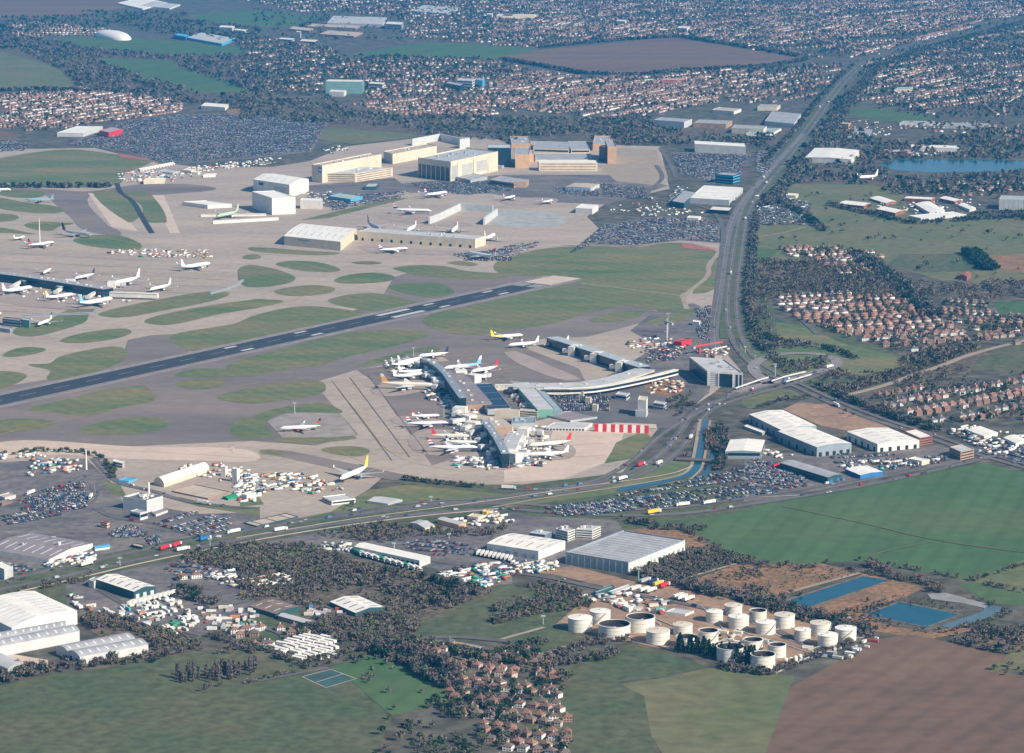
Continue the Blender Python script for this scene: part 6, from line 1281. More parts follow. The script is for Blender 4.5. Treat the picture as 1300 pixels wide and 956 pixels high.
RC_ = [(.235,.125,.095),(.19,.11,.09),(.14,.10,.088),(.28,.155,.12),(.12,.115,.12),(.175,.13,.112)]; RNm = ['orange red','red','brown','bright red','slate grey','dull brown']
houses = []    # x,y,rot,kind,wall,roof,where
def estate(reg, pts, a, b, where, row=36, kinds=(0,1,3,0), gap=1.2, occ=.93, wallw=None, jit=.05, gardens=True):
    P = np.array([tuple(G(p,0,reg).xy) for p in pts]); A, B = G(a,0,reg), G(b,0,reg); e = np.array([B.x-A.x,B.y-A.y]); e /= np.hypot(*e); f = np.array([-e[1],e[0]])
    s, t_ = P@e, P@f; rot = math.atan2(e[1],e[0]); C_ = []; t0 = t_.min()+5; i = 0
    while t0 < t_.max():
        q = s.min()+nr.uniform(0,10); bend = nr.uniform(-.0006,.0006); rk = nr.choice(6, p=[.3,.25,.15,.15,.05,.1]); wk = nr.choice(6, p=[.2,.22,.16,.17,.13,.12]); hk = kinds[nr.randint(len(kinds))]
        while q < s.max():
            k = hk if nr.rand() < .8 else kinds[nr.randint(len(kinds))]; w_ = HK[k][4]
            if nr.rand() < occ:
                m = q+w_/2; tt = t0+bend*(m-s.mean())**2+nr.uniform(-1,1)
                wi = wk if nr.rand() < .6 else nr.randint(6); ri = rk if nr.rand() < .75 else nr.randint(6)
                C_.append((m*e[0]+tt*f[0], m*e[1]+tt*f[1], rot+nr.uniform(-jit,jit), k, wi, ri, where))
            q += w_+gap+(nr.rand() < .08)*nr.uniform(8,20)
        t0 += (row*.62 if i%2 else row*1.38)*nr.uniform(.93,1.07); i += 1
    if C_:
        q = np.array([c[:2] for c in C_]); m = inside(q, P); houses.extend([c for c, k in zip(C_, m) if k])
    if gardens: garden.append(P)
garden = []
estate(1,[(0,480),(420,440),(640,470),(910,505),(900,560),(640,600),(420,640),(160,660),(-40,640),(-40,580),(60,560),(-40,500)],(0,500),(420,450),None,28)
estate(1,[(60,120),(200,110),(560,150),(520,178),(200,185),(60,185)],(60,160),(520,160),None,50)
estate(2,[(490,520),(850,490),(1250,565),(1100,600),(700,570)],(490,530),(850,500),None,30)
estate(2,[(-60,180),(300,210),(440,260),(440,340),(360,400),(360,480),(200,480),(-60,490)],(0,430),(300,400),None,60,occ=.6,jit=.6)
estate(2,[(440,300),(900,290),(1320,320),(1320,560),(1150,540),(850,480),(570,500),(570,400),(440,390)],(440,380),(1300,360),None,46,occ=.7,jit=.35)
estate(2,[(-60,0),(700,0),(1320,0),(1320,220),(880,205),(760,190),(780,100),(600,70),(250,60)],(300,60),(1200,30),None,60,occ=.5,jit=.3)
estate(3,[(-40,330),(380,385),(700,385),(1100,400),(1060,520),(700,580),(480,590),(160,560),(-40,520)],(200,555),(760,480),None,29)
estate(3,[(900,340),(1300,345),(1300,520),(1100,510),(1110,400),(780,390)],(900,420),(1280,380),None,44,occ=.7)
estate(3,[(-60,0),(1320,0),(1320,230),(860,182),(560,203),(180,238),(-60,230)],(300,220),(560,180),None,32)
estate(4,[(-40,-30),(1340,-30),(1340,55),(800,200),(480,280),(250,285),(-40,240)],(0,160),(400,110),None,31)
estate(4,[(540,300),(700,265),(1340,110),(1340,560),(1180,560),(860,560),(640,510),(480,485)],(520,470),(900,400),None,34,occ=.85)
estate(4,[(-40,345),(300,310),(420,320),(330,440),(240,500),(-40,500)],(0,480),(300,420),None,44,occ=.75)
estate(4,[(680,600),(1340,600),(1340,690),(1000,650),(680,630)],(680,610),(1300,610),None,55,occ=.5)
estate(8,[(700,85),(900,80),(1340,70),(1340,140),(1000,150),(700,130)],(700,110),(1300,100),None,50,occ=.5)
estate(8,[(120,405),(400,400),(600,430),(640,545),(400,540),(310,470),(130,437)],(130,410),(400,400),'in the small far estate',34)
estate(0,[(985,377),(1060,373),(1140,378),(1185,398),(1225,425),(1237,440),(1150,447),(1070,428),(1010,405),(990,392)],(1010,386),(1130,379),'in the dense estate',27,(0,1,3,0),gap=2.6)
estate(12,[(530,335),(700,290),(960,265),(1340,180),(1340,430),(1180,440),(860,455),(760,420)],(540,345),(960,268),'beyond the trunk road',28,(0,1,3,0),gap=2.6)
estate(8,[(900,665),(1100,640),(1150,720),(1340,745),(1340,870),(1100,830),(900,740)],(900,700),(1300,720),'on the right edge',40,occ=.8)
estate(12,[(1050,30),(1340,-20),(1340,60),(1100,80)],(1050,50),(1300,20),'on the right edge',36)
estate(0,[(517,822),(575,817),(650,836),(700,845),(715,870),(735,990),(640,990),(575,885),(530,845)],(515,822),(640,836),'in the village below the hedge',19,(3,),occ=.9,jit=.5,gap=2)
estate(14,[(-60,625),(100,615),(250,640),(310,690),(80,760),(-60,750)],(0,650),(250,640),'beside the caravan park',26,(3,),jit=.5,gap=3)
estate(13,[(1120,690),(1300,640),(1330,760),(1180,740)],(1130,700),(1300,680),'beside the caravan park',26,(3,),jit=.5,gap=3)
estate(15,[(120,790),(270,790),(300,900),(120,900)],(120,820),(280,800),'in the village below the hedge',34,(0,3),occ=.8,jit=.4)
estate(13,[(820,440),(900,400),(1040,410),(1040,470),(880,500)],(830,450),(1030,430),'among the works beside the scrap yard',40,(2,0),occ=.8)
houses.sort(key=lambda c: math.hypot(c[0],c[1])); Hin = [c for c in houses if c[6] and abs(c[0]) < c[1]*.178][:285]; ids = set(map(id,Hin)); Hout = [c for c in houses if id(c) not in ids]
wmats = [M_('house_wall_'+str(i), WC[i], var=.1) for i in range(6)]; rmats = [M_('house_roof_'+str(i), RC_[i], var=.14, scale=.4) for i in range(6)]
hc = {}
for x,y,r_,k,wi,ri,where in Hin:
    kd = ['semi-detached house','gabled semi-detached house','short terrace','detached house'][k]
    t = thing('house','%s %s with %s roof %s' % (WNm[wi], kd, RNm[ri], where),'house',(x,y,0),r_,'%s %s homes with %s roofs %s' % (WNm[wi], kd.split()[0], RNm[ri], where))
    t.scale = (.78,.78,.78)
    wl,rf,ch,wn,_ = HK[k]
    for nm, mb, m, key in (('wall',wl,wmats[wi],('w',k,wi)),('roof',rf,rmats[ri],('r',k,ri)),('window_glass',wn,GLS,('g',k))):
        if key not in hc: 
            mb2 = MB(); mb2.v, mb2.f = mb.v, mb.f; mb2.m = [0]*len(mb.f); hc[key] = mb2.mesh(nm, m)
        o = link(bpy.data.objects.new(nm, hc[key]), t)
        if nm == 'window_glass': o['kind'] = 'stuff'
        if nm == 'roof': ro = o
    key = ('c',k,wi)
    if key not in hc: hc[key] = ch.mesh('chimney', wmats[wi])
    link(bpy.data.objects.new('chimney', hc[key]), ro)
HM = colmat('house_paint', .8)
for k in range(4):
    S_ = [c for c in Hout if c[3] == k]; wl,rf,ch,wn,_ = HK[k]
    T_ = merge(wl, rf, ch); 
    batch('far_housing', tmpl(T_), [(c[0],c[1],0) for c in S_], [c[2] for c in S_], np.ones(len(S_))*.8, np.array([[WC[c[4]],RC_[c[5]]] for c in S_]).reshape(len(S_),2,3), HM, label='rows of small red roofed houses in the far suburbs')
# ---------------------------------------------------------------- trees
TR = np.random.RandomState(5)
def crown(nq, q, seed, shape='round'):
    r = np.random.RandomState(seed); v, f, m = [], [], []
    lobes = [(r.uniform(-.28,.28), r.uniform(-.28,.28), r.uniform(.42,.78), r.uniform(.22,.40)) for _ in range(6)]
    for i in range(nq):
        if shape == 'tall': z = r.uniform(.12,1); R_ = .13*(1-((z-.45)/.6)**2*.8)**.5*r.uniform(.5,1) if abs(z-.45) < .6 else .05; a = r.uniform(0,6.28); c = np.array([R_*math.cos(a), R_*math.sin(a), z])
        elif shape == 'cone': z = r.uniform(.08,.98); R_ = .30*(1.02-z)*r.uniform(.6,1.1); a = r.uniform(0,6.28); c = np.array([R_*math.cos(a), R_*math.sin(a), z])
        else:
            lx, ly, lz, lr = lobes[i%6]; d = r.normal(size=3); d /= np.linalg.norm(d); c = np.array([lx,ly,lz])+d*lr*r.uniform(.55,1)*np.array([1,1,.75])
        n_ = r.normal(size=3); n_ /= np.linalg.norm(n_); t_ = np.cross(n_, r.normal(size=3)); t_ /= np.linalg.norm(t_); b_ = np.cross(n_, t_); s = q*r.uniform(.6,1.3); k = len(v)
        for sx, sy in ((-1,-.7),(.9,-.8),(1,.7),(-.6,1)): v.append(tuple(c+t_*sx*s+b_*sy*s*.8))
        f.append((k,k+1,k+2,k+3)); m.append(i%3)
    return v, f, m
def trunk(shape='round'):
    b = MB().cyl((0,0,0),(0,0,.42 if shape=='round' else .8),.03,.015,5,0,False)
    if shape == 'round':
        for a in (0.3,2.4,4.4): b.cyl((0,0,.3),(.24*math.cos(a),.24*math.sin(a),.66),.016,.006,4,0,False)
    return b
PAL = {'bare':[(.140,.120,.100),(.115,.102,.088),(.158,.134,.108)],'brown':[(.165,.125,.085),(.135,.105,.078),(.180,.138,.098)],'olive':[(.090,.110,.056),(.072,.090,.048),(.112,.124,.066)],
       'ever':[(.022,.048,.028),(.015,.034,.022),(.036,.066,.034)],'mauve':[(.125,.110,.108),(.105,.094,.094),(.140,.124,.116)]}
tree_recs = []    # x,y,h,kind,shape,where
shrubs = []
def brush(reg, pts, per, h=(1.6,4.2), mix=('bare','brown','mauve','olive'), p=(.28,.22,.2,.3)):
    for x, y in clumpy(scatter(reg, pts, 1/per), 1.3): shrubs.append((x, y, TR.uniform(*h), mix[TR.choice(4, p=p)], 'round', None))
def plant(reg, pts, per, h=(6,11), mix=('bare','mauve','olive','brown'), p=None, where=None, shape='round'):
    q = scatter(reg, pts, 1/per) if not isinstance(pts, np.ndarray) else None
    if q is None:
        A = pts; lo, hi = A.min(0), A.max(0); n_ = int((hi[0]-lo[0])*(hi[1]-lo[1])/per); q = lo+nr.rand(n_,2)*(hi-lo); q = q[inside(q, A)]
    q = clumpy(q, .8)
    for x, y in q: tree_recs.append((x, y, TR.uniform(h[0]*.7,h[1])*TR.uniform(.75,1), mix[TR.choice(len(mix), p=p)], shape, where))
def hedge(reg, pts, wd, per=5, h=(4,8), mix=('bare','olive','mauve'), where='along a field hedge', shape='round', p=None):
    P = [tuple(G(a,0,reg).xy) for a in pts]
    for a, b in zip(P[:-1],P[1:]):
        L_ = math.hypot(b[0]-a[0],b[1]-a[1]); dx,dy = (b[0]-a[0])/L_,(b[1]-a[1])/L_
        for _ in range(int(L_/per*max(1,wd/7))):
            s, o_ = TR.rand()*L_, TR.uniform(-wd/2,wd/2); tree_recs.append((a[0]+dx*s-dy*o_, a[1]+dy*s+dx*o_, TR.uniform(*h), mix[TR.choice(len(mix), p=p)], shape, where))
W3 = 'in the scrub woodland below the dual carriageway'
plant(14,[(-60,240),(300,245),(500,340),(700,370),(900,410),(1200,480),(1050,540),(780,560),(560,600),(400,520),(250,500),(-60,470)],48,(5,9),('bare','mauve','brown','olive'),(.42,.33,.13,.12),W3)
plant(14,[(600,380),(900,410),(1150,480),(1000,550),(700,560)],60,(8,13),('ever','bare','mauve'),(.35,.4,.25),W3)
plant(14,[(300,600),(700,590),(850,640),(780,720),(560,740),(300,680)],40,(5,9),('olive','bare','mauve'),None,W3)
plant(14,[(300,200),(620,140),(900,170),(1100,180),(1280,160),(1200,215),(900,200),(700,240),(500,220)],55,(5,9),where=W3)
plant(13,[(330,610),(500,590),(740,650),(900,740),(1180,720),(1300,790),(1150,790),(830,800),(770,770),(740,700),(560,660),(420,680)],30,(6,10),('bare','mauve','brown','olive'),(.4,.3,.2,.1),'in the wood above the bottom left field')
plant(13,[(-60,870),(240,850),(400,840),(600,800),(850,800),(830,830),(600,850),(400,880),(200,900),(-60,960)],26,(6,10),('bare','mauve','brown','ever'),(.35,.3,.15,.2),'in the belt of trees beside the barrel roofed sheds')
plant(13,[(900,260),(1300,240),(1300,400),(1150,370),(1000,340),(920,320)],34,(5,9),('bare','mauve','olive'),(.4,.4,.2),W3)
plant(13,[(-60,440),(480,390),(440,430),(200,470),(-60,500)],60,(4,7),where='on the verge of the dual carriageway')
plant(13,[(830,450),(1000,480),(1100,540),(1050,560),(900,520)],30,(7,11),('ever','bare'),None,'between the brick works and the scrap yard')
plant(15,[(650,395),(800,345),(930,270),(1000,255),(1290,320),(1150,345),(950,400),(860,425),(760,430)],26,(5,9),('bare','mauve','brown','olive'),(.45,.35,.1,.1),'in the thicket right of the grey distribution warehouse')
hedge(15,[(840,425),(1050,490),(1290,540),(1440,590),(1640,625),(1820,690)],22,3.2,(5,9),('bare','mauve','ever'),'in the hedge between the depot and the orange heath',p=(.4,.35,.25))
plant(15,[(160,430),(400,480),(430,560),(180,590),(-60,650),(-60,560),(180,530),(320,510)],34,(5,9),('bare','mauve','olive','ever'),(.35,.3,.2,.15),'in the copse left of the oil tanks')
plant(15,[(0,730),(90,750),(180,800),(100,860),(-60,830)],20,(6,10),('ever','bare','olive'),None,'in the copse left of the oil tanks')
hedge(14,[(780,740),(1000,780),(1150,820),(1300,790),(1450,740)],16,3,(5,9),('ever','bare','olive'),'in the hedge behind the village')
hedge(14,[(580,750),(720,800),(860,880),(1010,960)],22,2.4,(6,10),('ever','bare','mauve'),'in the hedge between the bright field and the village')
hedge(14,[(770,800),(860,840),(950,880),(1040,935)],12,4.5,(12,17),('mauve','bare'),'in the row of tall poplars in front of the village','tall')
hedge(13,[(880,925),(1100,905),(1320,870)],26,7,(9,14),('mauve','bare'),'in the line of slender trees on the bottom left field','tall')
plant(14,[(700,1000),(1100,940),(1300,1000),(1300,1340),(600,1340)],110,(6,10),('bare','olive','ever'),None,'at the bottom of the picture')
hedge(14,[(600,790),(300,860),(0,930),(-300,980)],6,5,(3,6)); hedge(14,[(-200,700),(60,770),(240,850),(450,800),(580,760)],10,3.5,(4,7),where='in the hedge round the caravan park')
hedge('P',[(0,430),(60,460),(140,470),(200,480)],9,2.6,(12,17),('ever',),'in the row of dark conifers in front of the oil tanks','cone')
hedge('P',[(200,470),(280,500),(360,510)],9,2.6,(10,15),('ever',),'in the row of dark conifers in front of the oil tanks','cone')
hedge('P',[(395,520),(440,525),(520,535)],9,2.2,(13,18),('ever',),'in the row of dark conifers in front of the oil tanks','cone')
hedge('P',[(240,540),(400,580),(520,600),(640,620)],14,3,(4,7),('bare','mauve','ever'),'in the hedge below the oil tanks')
hedge('P',[(640,600),(900,490),(1180,390)],12,4,(3,6),('bare','mauve'),'in the hedge below the oil tanks')
hedge(15,[(430,840),(560,790),(200,860),(330,930)],14,5,(5,9),where='in the hedge below the oil tanks')
hedge(15,[(270,800),(420,740),(560,720),(640,720)],18,4,(4,7),('bare','mauve'),where='in the hedge below the oil tanks')
hedge(15,[(560,115),(800,170),(900,165),(1000,175)],10,4,(4,8),('ever','bare'),'in the hedge at the corner of the big field')
hedge(15,[(900,165),(1180,335),(1260,345),(1400,345),(1560,360)],8,5,(3,6)); hedge(16,[(-20,330),(200,365),(340,320),(500,370),(640,395)],7,5,(3,6))
hedge(16,[(490,308),(780,360),(1050,412),(1340,485)],6,5,(3,6)); hedge(16,[(1050,412),(1340,325)],6,5,(3,6)); hedge(16,[(560,330),(660,400),(830,420),(900,440),(870,470)],12,4,(4,8),('bare','brown','mauve'),'in the thicket above the square lake')
hedge(16,[(870,470),(1120,520),(1230,560),(1180,590),(950,660)],7,5,(3,6)); plant(16,[(430,560),(660,480),(700,495),(530,575),(620,620),(500,610)],60,(3,6),('bare','brown'),None,'on the orange banks')
plant(16,[(700,480),(840,500),(1060,540),(990,570),(700,510)],45,(3,6),('bare','brown','mauve'),None,'on the orange banks')
plant(16,[(950,710),(1100,640),(1340,650),(1340,740),(1170,735),(1210,770),(1090,745)],26,(6,10),('bare','mauve','ever'),(.45,.4,.15),'in the wood at the lower right edge')
plant(16,[(1130,850),(1220,800),(1320,840),(1320,900),(1200,880)],40,(5,9),where='in the wood at the lower right edge')
hedge(10,[(750,742),(900,765),(1100,785),(1300,795),(1500,790),(1700,760),(1880,700),(2020,560)],7,2.2,(4,7),('ever','bare','olive'),'in the dark row of trees curving round the apron')
hedge(9,[(0,625),(250,605),(430,615),(520,640),(560,700),(570,740)],8,4,(4,7),('ever','olive'),'in the dark hedge along the ramp cutting')
plant(14,[(430,60),(900,10),(1100,30),(1050,60),(800,80),(500,110)],80,(4,8),('ever','bare','olive'),None,'on the verge between the two main roads')
hedge(11,[(740,540),(700,640),(560,700),(400,760)],7,5,(4,8),('ever','bare'),'in the dark row of trees curving round the apron')
plant(11,[(780,380),(940,300),(960,420),(900,560),(830,560),(860,450)],60,(5,9),('ever','bare','mauve','olive'),None,'beside the roads below the hotel')
hedge(11,[(930,440),(900,560),(880,640)],14,4,(5,8),('bare','mauve'),'along the left bank of the river'); hedge(11,[(1020,500),(1040,600)],12,4,(5,8),('brown','bare'),'on the island between the river channels'); hedge(11,[(1080,480),(1090,600),(1070,700)],14,4,(5,9),('ever','mauve'),'along the right bank of the river')
plant(12,[(250,200),(400,190),(500,235),(690,200),(715,130),(900,90),(1100,80),(900,160),(640,250),(430,305),(300,260)],36,(6,11),('bare','mauve','brown','ever'),(.4,.25,.2,.15),'in the wood between the loop road and the estate')
plant(12,[(80,60),(260,60),(280,85),(90,90)],60,(6,10),('mauve','bare'),None,'inside the loop road'); plant(12,[(60,170),(350,130),(330,180),(120,215)],55,(5,9),('mauve','ever'),None,'inside the loop road')
for ln in ([(230,255),(540,375),(760,450),(900,490)],[(240,300),(480,410),(640,460)]): hedge(12,ln,14,3.2,(5,10),('ever','bare','mauve'),'in the dark belt along the trunk road')
hedge(12,[(0,10),(120,60),(300,80),(420,110),(480,140)],9,4,(5,9),('bare','ever')); hedge(12,[(0,380),(120,340),(300,325)],8,5,(4,8))
hedge(12,[(640,690),(820,650),(1000,625)],9,5,(4,8),('ever','bare'),'along the field road'); hedge(12,[(0,790),(300,760),(640,700)],8,5,(4,8),('ever','bare'),'along the field road'); plant(12,[(560,280),(900,180),(1100,180),(1000,240),(700,290)],90,(5,9))
for ln in ([(1080,440),(1128,300),(1160,130)],): hedge(7,ln,8,7,(4,6),('mauve','bare','ever'),None)
plant(8,[(-60,470),(350,475),(700,540),(880,640),(640,640),(200,610),(100,650),(-60,700)],75,(7,12),('mauve','bare','olive','brown'),(.4,.3,.2,.1),None)
plant(8,[(-60,700),(60,690),(100,800),(40,850)],75,(6,10),('mauve','brown','bare'),None,None)
hedge(8,[(470,430),(640,540),(760,640),(860,740)],24,5,(7,12),('ever','mauve'),None); hedge(8,[(340,190),(560,240),(740,285),(1000,270),(1300,250)],14,5,(6,10),('ever','mauve'),None); hedge(8,[(0,140),(200,220),(330,320)],14,5,(6,10),('ever','mauve'),None)
plant(8,[(150,30),(500,20),(640,30),(640,90),(500,100),(180,85)],150,(9,14),None or ('mauve','ever','bare'),None,None); plant(8,[(640,70),(1340,30),(1340,130),(1100,150),(700,150),(560,110)],170,(9,14),('mauve','ever','bare'),None,None)
hedge(8,[(1040,425),(1130,510)],26,4,(8,14),('ever',),None); plant(8,[(780,570),(1340,560),(1340,660),(900,650)],110,(6,10),('mauve','bare','brown'),None,None)
plant(8,[(1000,840),(1080,760),(1300,760),(1340,880)],300,(6,10),None or ('ever','bare'),None,None); plant(8,[(1060,235),(1340,225),(1340,270),(1000,275)],120,(8,12),('mauve','ever'),None,None)
plant(4,[(250,640),(420,600),(640,690),(1300,640),(1340,760),(1080,790),(620,790),(480,830),(250,830),(520,760),(250,700)],230,(10,15),('mauve','bare','ever','brown'),None,None)
plant(4,[(100,830),(280,600),(440,440),(500,480),(380,640),(200,841)],260,(9,14),('mauve','ever'),None,None); plant(4,[(0,660),(120,650),(0,740)],150,(9,13),('mauve','ever'),None,None)
plant(3,[(-40,590),(480,600),(740,590),(740,640),(1140,690),(1300,700),(1340,760),(1200,725),(560,730),(400,690),(-40,680)],150,(9,14),('mauve','bare','ever','olive'),(.35,.3,.15,.2),None)
plant(2,[(-60,500),(400,495),(500,560),(760,580),(1300,590),(1340,720),(1100,700),(840,670),(700,640),(430,620),(-60,600)],190,(9,14),('mauve','bare','ever','olive'),(.35,.3,.15,.2),None)
plant(2,[(-60,230),(200,230),(440,280),(800,280),(1300,300),(1300,400),(600,400),(380,440),(-60,480)],420,(9,14),('ever','mauve'),None,None)
plant(1,[(-40,170),(300,210),(420,240),(800,275),(1300,285),(1340,470),(1280,470),(900,340),(860,300),(500,290),(460,300),(700,380),(980,465),(1300,500),(1300,560),(900,510),(640,470),(390,430),(300,345),(120,265),(-40,250)],230,(10,16),('mauve','bare','ever'),(.4,.35,.25),None)
plant(1,[(-40,90),(560,80),(940,100),(1300,140),(1300,250),(1000,200),(720,160),(600,130),(-40,180)],500,(10,16),('ever','mauve'),None,None)
plant(1,[(400,60),(940,60),(900,130),(600,100)],600,(10,16),('ever','mauve'),None,None)
plant(3,[(-60,0),(1340,0),(1340,230),(860,180),(-60,230)],1500,(9,14),('ever','mauve'),None,None); plant(4,[(-60,-20),(1340,-20),(1340,100),(500,280),(-60,240)],1500,(9,14),('ever','mauve'),None,None)
plant(4,[(450,300),(1340,110),(1340,580),(860,580),(420,510)],900,(9,14),('ever','mauve'),None,None); plant(2,[(0,0),(1300,0),(1300,200),(0,200)],1800,(9,14),('ever','mauve'),None,None)
for reg,ln in [(1,[(-40,460),(200,450),(640,470)]),(2,[(380,85),(340,110),(240,135)]),(3,[(0,300),(400,372),(640,380),(900,358),(1400,330)]),(3,[(180,240),(560,205),(880,186),(1480,285)]),(5,[(0,112),(540,112)]),(4,[(0,340),(250,290)])]: hedge(reg,ln,18,7,(8,13),('ever','mauve'),None)
hedge(0,[(1114,90),(1082,125),(1052,170),(1006,226),(972,262)],26,6,(8,12),('ever','mauve','bare'),None); hedge(0,[(1072,92),(1038,128),(1010,165),(968,208)],12,9,(6,9),('ever','mauve'),None)
hedge(0,[(958,270),(954,330),(950,380),(958,430),(990,462)],16,6,(5,9),('ever','mauve','bare'),None); hedge(0,[(1300,30),(1180,62),(1110,88)],30,8,(9,13),('ever','mauve'),None)
plant(0,[(950,250),(1300,240),(1300,420),(1180,400),(960,300)],2500,(6,11),('mauve','ever','bare'),None,None); plant(14,[(300,560),(900,560),(760,760),(450,760),(240,690)],60,(4,8),('olive','bare','mauve'),None,W3)
plant(15,[(620,230),(1290,330),(1300,420),(850,430),(640,400)],50,(4,8),('bare','mauve','olive'),None,None); plant(16,[(-60,420),(1240,600),(1100,700),(700,660),(-60,560)],90,(3,6),('bare','brown','mauve'),None,None)
plant(14,[(480,820),(760,800),(860,860),(1010,940),(1300,960),(1300,1330),(900,1330),(700,1100)],90,(5,9),('ever','bare','mauve','olive'),None,'in the village gardens')
brush(14,[(-60,235),(300,240),(520,335),(900,395),(1220,475),(1000,560),(760,600),(560,620),(380,640),(200,560),(-60,520)],13)
brush(14,[(250,590),(700,590),(850,640),(780,740),(560,740),(250,690)],9); brush(13,[(320,600),(740,640),(1000,720),(1000,760),(860,800),(600,840),(240,860),(500,700)],10)
brush(13,[(900,260),(1300,240),(1300,400),(1150,370),(920,330)],9); brush(15,[(650,395),(800,345),(930,270),(1000,255),(1290,320),(1150,345),(950,400),(760,430)],8)
brush(15,[(160,430),(400,480),(430,560),(180,590),(-60,650),(-60,560)],12); brush(16,[(-80,430),(200,480),(420,600),(600,680),(500,700),(200,600)],10); brush(16,[(940,710),(1100,630),(1340,650),(1340,750),(1210,775)],9)
brush(12,[(250,200),(700,200),(900,90),(1100,80),(900,160),(640,250),(430,305)],12); brush(8,[(-60,465),(400,470),(700,540),(900,640),(640,650),(200,600),(-60,690)],22,(3,6)); brush(12,[(60,170),(350,130),(330,180),(120,215)],12)
brush(14,[(300,200),(620,140),(900,170),(1280,160),(1200,215),(900,200),(500,220)],14); brush(13,[(-60,440),(480,390),(440,430),(200,470),(-60,500)],30); brush(16,[(430,560),(660,480),(840,500),(1060,540),(990,570),(700,520),(535,575)],26,(1,2.5))
brush(15,[(880,420),(1160,340),(1300,350),(1300,510),(1100,480)],30,(.8,2)); brush(16,[(-60,350),(340,335),(500,375),(60,500)],30,(.8,2))
for P in garden:
    yc = P[:,1].mean(); plant(0, P, 130 if yc < 5500 else 420, (5,10) if yc < 5500 else (8,13), ('bare','mauve','ever','olive'), (.3,.2,.3,.2), None)
tree_recs = tree_recs+[c for c in shrubs]
for reg, pts in [(16,[(130,515),(520,390),(640,410),(250,540)]),(16,[(535,575),(700,515),(985,575),(825,635)]),(16,[(900,630),(1100,560),(1120,530),(1190,545),(1150,580),(960,640)]),(0,[(1120,206),(1150,203),(1250,203),(1325,207),(1325,216),(1250,218),(1180,219),(1130,215)]),
  (15,[(318,285),(588,176),(915,222),(610,336)]),(14,[(370,515),(535,490),(690,555),(520,630),(370,600)]),(14,[(-20,540),(90,505),(330,570),(330,650),(100,640),(-20,600)]),(14,[(500,240),(560,225),(920,295),(910,350),(820,345),(500,300)]),(14,[(780,120),(830,105),(1090,110),(1090,150),(860,175),(780,160)]),(13,[(-60,600),(320,605),(440,650),(440,720),(640,670),(770,740),(770,790),(390,850),(260,780),(-60,800)]),(14,[(80,765),(290,700),(380,700),(440,770),(420,800),(240,832)]),(16,[(830,475),(920,470),(1130,525),(1110,545),(1000,520),(850,500)])]:
    Pq = [tuple(G(p,0,reg).xy) for p in pts]; m_ = inside(np.array([[c[0],c[1]] for c in tree_recs]), Pq); tree_recs = [c for c, k in zip(tree_recs, m_) if not k]
for Pl, n_, sg, wd in ROADS[:8]:           # nothing grows on the carriageways
    A_ = np.array([[c[0],c[1]] for c in tree_recs]); keep = np.ones(len(A_), bool)
    for a, b in zip(Pl[:-1], Pl[1:]):
        a, b = np.array(a), np.array(b); d_ = b-a; t_ = np.clip(((A_-a)@d_)/max(d_@d_,1e-6), 0, 1); keep &= np.hypot(*(A_-a-t_[:,None]*d_).T) > wd/2+7
    tree_recs = [c for c, k in zip(tree_recs, keep) if k]
tree_recs.sort(key=lambda c: math.hypot(c[0],c[1])); Tin = [c for c in tree_recs if c[5] and abs(c[0]) < c[1]*.176]
# the largest in view become objects: conifers, poplars and the nearest woodland trees
pick = sorted(Tin, key=lambda c: -c[2]*(1.25 if c[4] != 'round' else 1)/c[1])[:290]; ids = set(map(id,pick)); rest = [c for c in tree_recs if id(c) not in ids]
BK = M_('bark',(.11,.085,.07)); tc_ = {}
NMK = {'bare':'bare grey brown tree','mauve':'bare dark purplish tree','brown':'russet brown tree','olive':'olive green bush','ever':'dark evergreen tree'}
for x,y,h_,kd,sh,where in pick:
    t = thing('conifer' if sh=='cone' else 'poplar' if sh=='tall' else 'tree', '%s %s' % ({'cone':'dark conical conifer','tall':'tall slender bare poplar'}.get(sh, NMK[kd]), where), 'tree', (x,y,0), TR.uniform(0,6), '%s %s' % ({'cone':'conifers','tall':'poplars'}.get(sh, NMK[kd]+'s'), where))
    t.scale = (h_,h_,h_); k = (kd,sh,TR.randint(3))
    if k not in tc_:
        v,f,m = crown(110 if sh=='round' else 150, .085 if sh=='round' else .055, hash(sh)%97+k[2]*7 if False else len(sh)*13+k[2]*7, sh); b = MB(); b.v, b.f, b.m = v, f, m
        tc_[k] = b.mesh('crown', [M_('leaf_%s_%d'%(kd,i), PAL[kd][i], rough=.9, spec=.1) for i in range(3)])
    if sh not in tc_: tc_[sh] = trunk(sh).mesh('trunk', BK)
    c = link(bpy.data.objects.new('crown', tc_[k]), t); c['kind'] = 'thing'; link(bpy.data.objects.new('trunk', tc_[sh]), t)
for nm, place_ in (('conifer','in the dark row before the oil tanks'),('poplar','in its row by the bottom fields')):
    for side, cond in (('left hand', lambda o: o.location.x < 60-o.location.y*.05), ('right hand', lambda o: o.location.x >= 60-o.location.y*.05)):
        L_ = sorted([o for o in COL.objects if o.name.split('.')[0] == nm and cond(o)], key=lambda o: o.location.x/o.location.y)
        for i, o in enumerate(L_): o['label'] = '%s from the left of the %s %ss %s' % (ordinal(i), side if nm == 'poplar' else 'dark', nm, place_) if i < 68 else o['label']
TM = colmat('foliage', .9, .1)
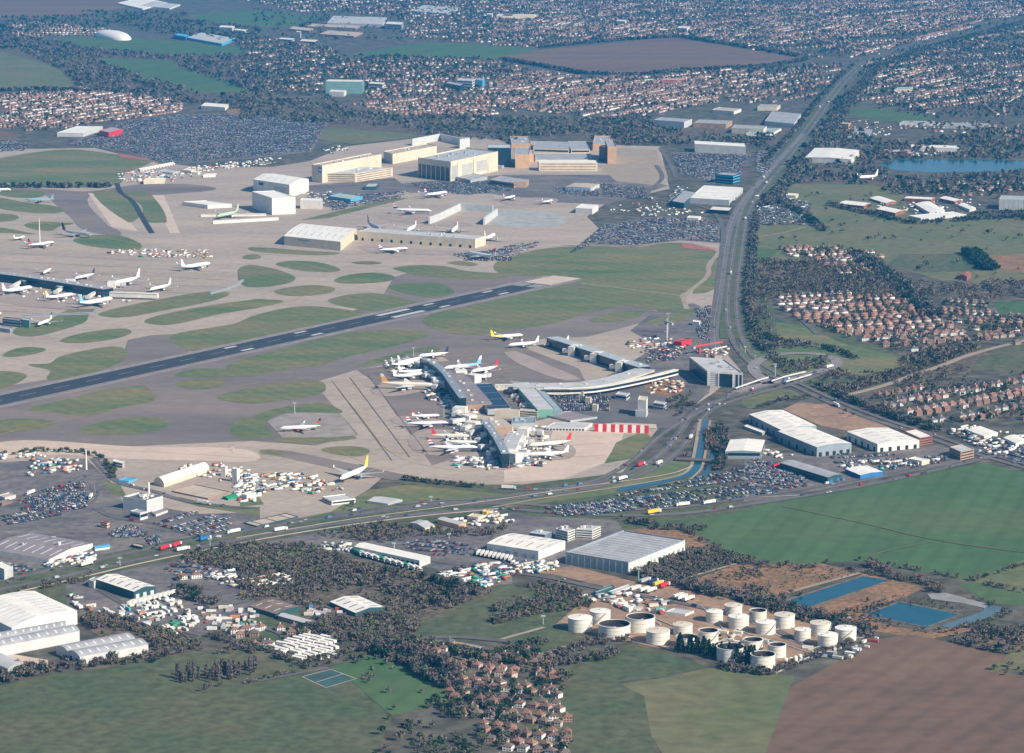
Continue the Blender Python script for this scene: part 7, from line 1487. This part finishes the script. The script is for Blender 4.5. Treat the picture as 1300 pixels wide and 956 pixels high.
R0 = [c for c in rest]; 
for nm, cond, nq, qs in (('woodland_near', lambda c: c[1] < 3600 and c[2] > 4.2, 64, .105), ('brushwood', lambda c: c[1] < 5600 and c[2] <= 4.2, 12, .26), ('woodland_middle', lambda c: 3600 <= c[1] < 5600 and c[2] > 4.2, 26, .16), ('woodland_far', lambda c: c[1] >= 5600, 12, .24)):
    for sh in ('round','tall','cone'):
        for sd in range(2):
            S_ = [c for i, c in enumerate(R0) if cond(c) and c[4] == sh and i % 2 == sd]
            if not S_: continue
            v,f,m = crown(nq, qs*(.65 if sh != 'round' else 1), 40+sd*9+len(nm), sh)
            if nm == 'woodland_near': tb = trunk(sh); k = len(v); v = v+tb.v; f = f+[tuple(i+k for i in q) for q in tb.f]; m = m+[1]*len(tb.f)
            hh = np.array([c[2] for c in S_]); jit = TR.uniform(.82,1.18,(len(S_),1,1))
            batch(nm, (v,f,m), [(c[0],c[1],0) for c in S_], TR.uniform(0,6.28,len(S_)), np.stack([hh*TR.uniform(.85,1.25,len(S_)), hh*TR.uniform(.85,1.25,len(S_)), hh],1), np.array([PAL[c[3]] for c in S_])*jit, TM, label='mass of small trees that reads as woodland')
print('COUNTS houses', len(houses), 'cars', len(cars), 'trees', len(tree_recs), 'containers', len(KI))
# ---------------------------------------------------------------- the air
hz = MB().box(-9000, 9000, -300, 16000, -1, 760).build('haze', None if False else [])
hm = bpy.data.materials.new('haze'); hm.use_nodes = True; hn = hm.node_tree
for x in list(hn.nodes):
    if x.type != 'OUTPUT_MATERIAL': hn.nodes.remove(x)
pv = hn.nodes.new('ShaderNodeVolumePrincipled'); pv.inputs['Density'].default_value = HAZE
pv.inputs['Color'].default_value = (*HAZE_COL, 1); pv.inputs['Anisotropy'].default_value = 0.0
hn.links.new(pv.outputs[0], [x for x in hn.nodes if x.type == 'OUTPUT_MATERIAL'][0].inputs['Volume'])
hz.data.materials.append(hm); hz['kind'] = 'stuff'; hz['label'] = 'thin blue haze over the whole airport and town'
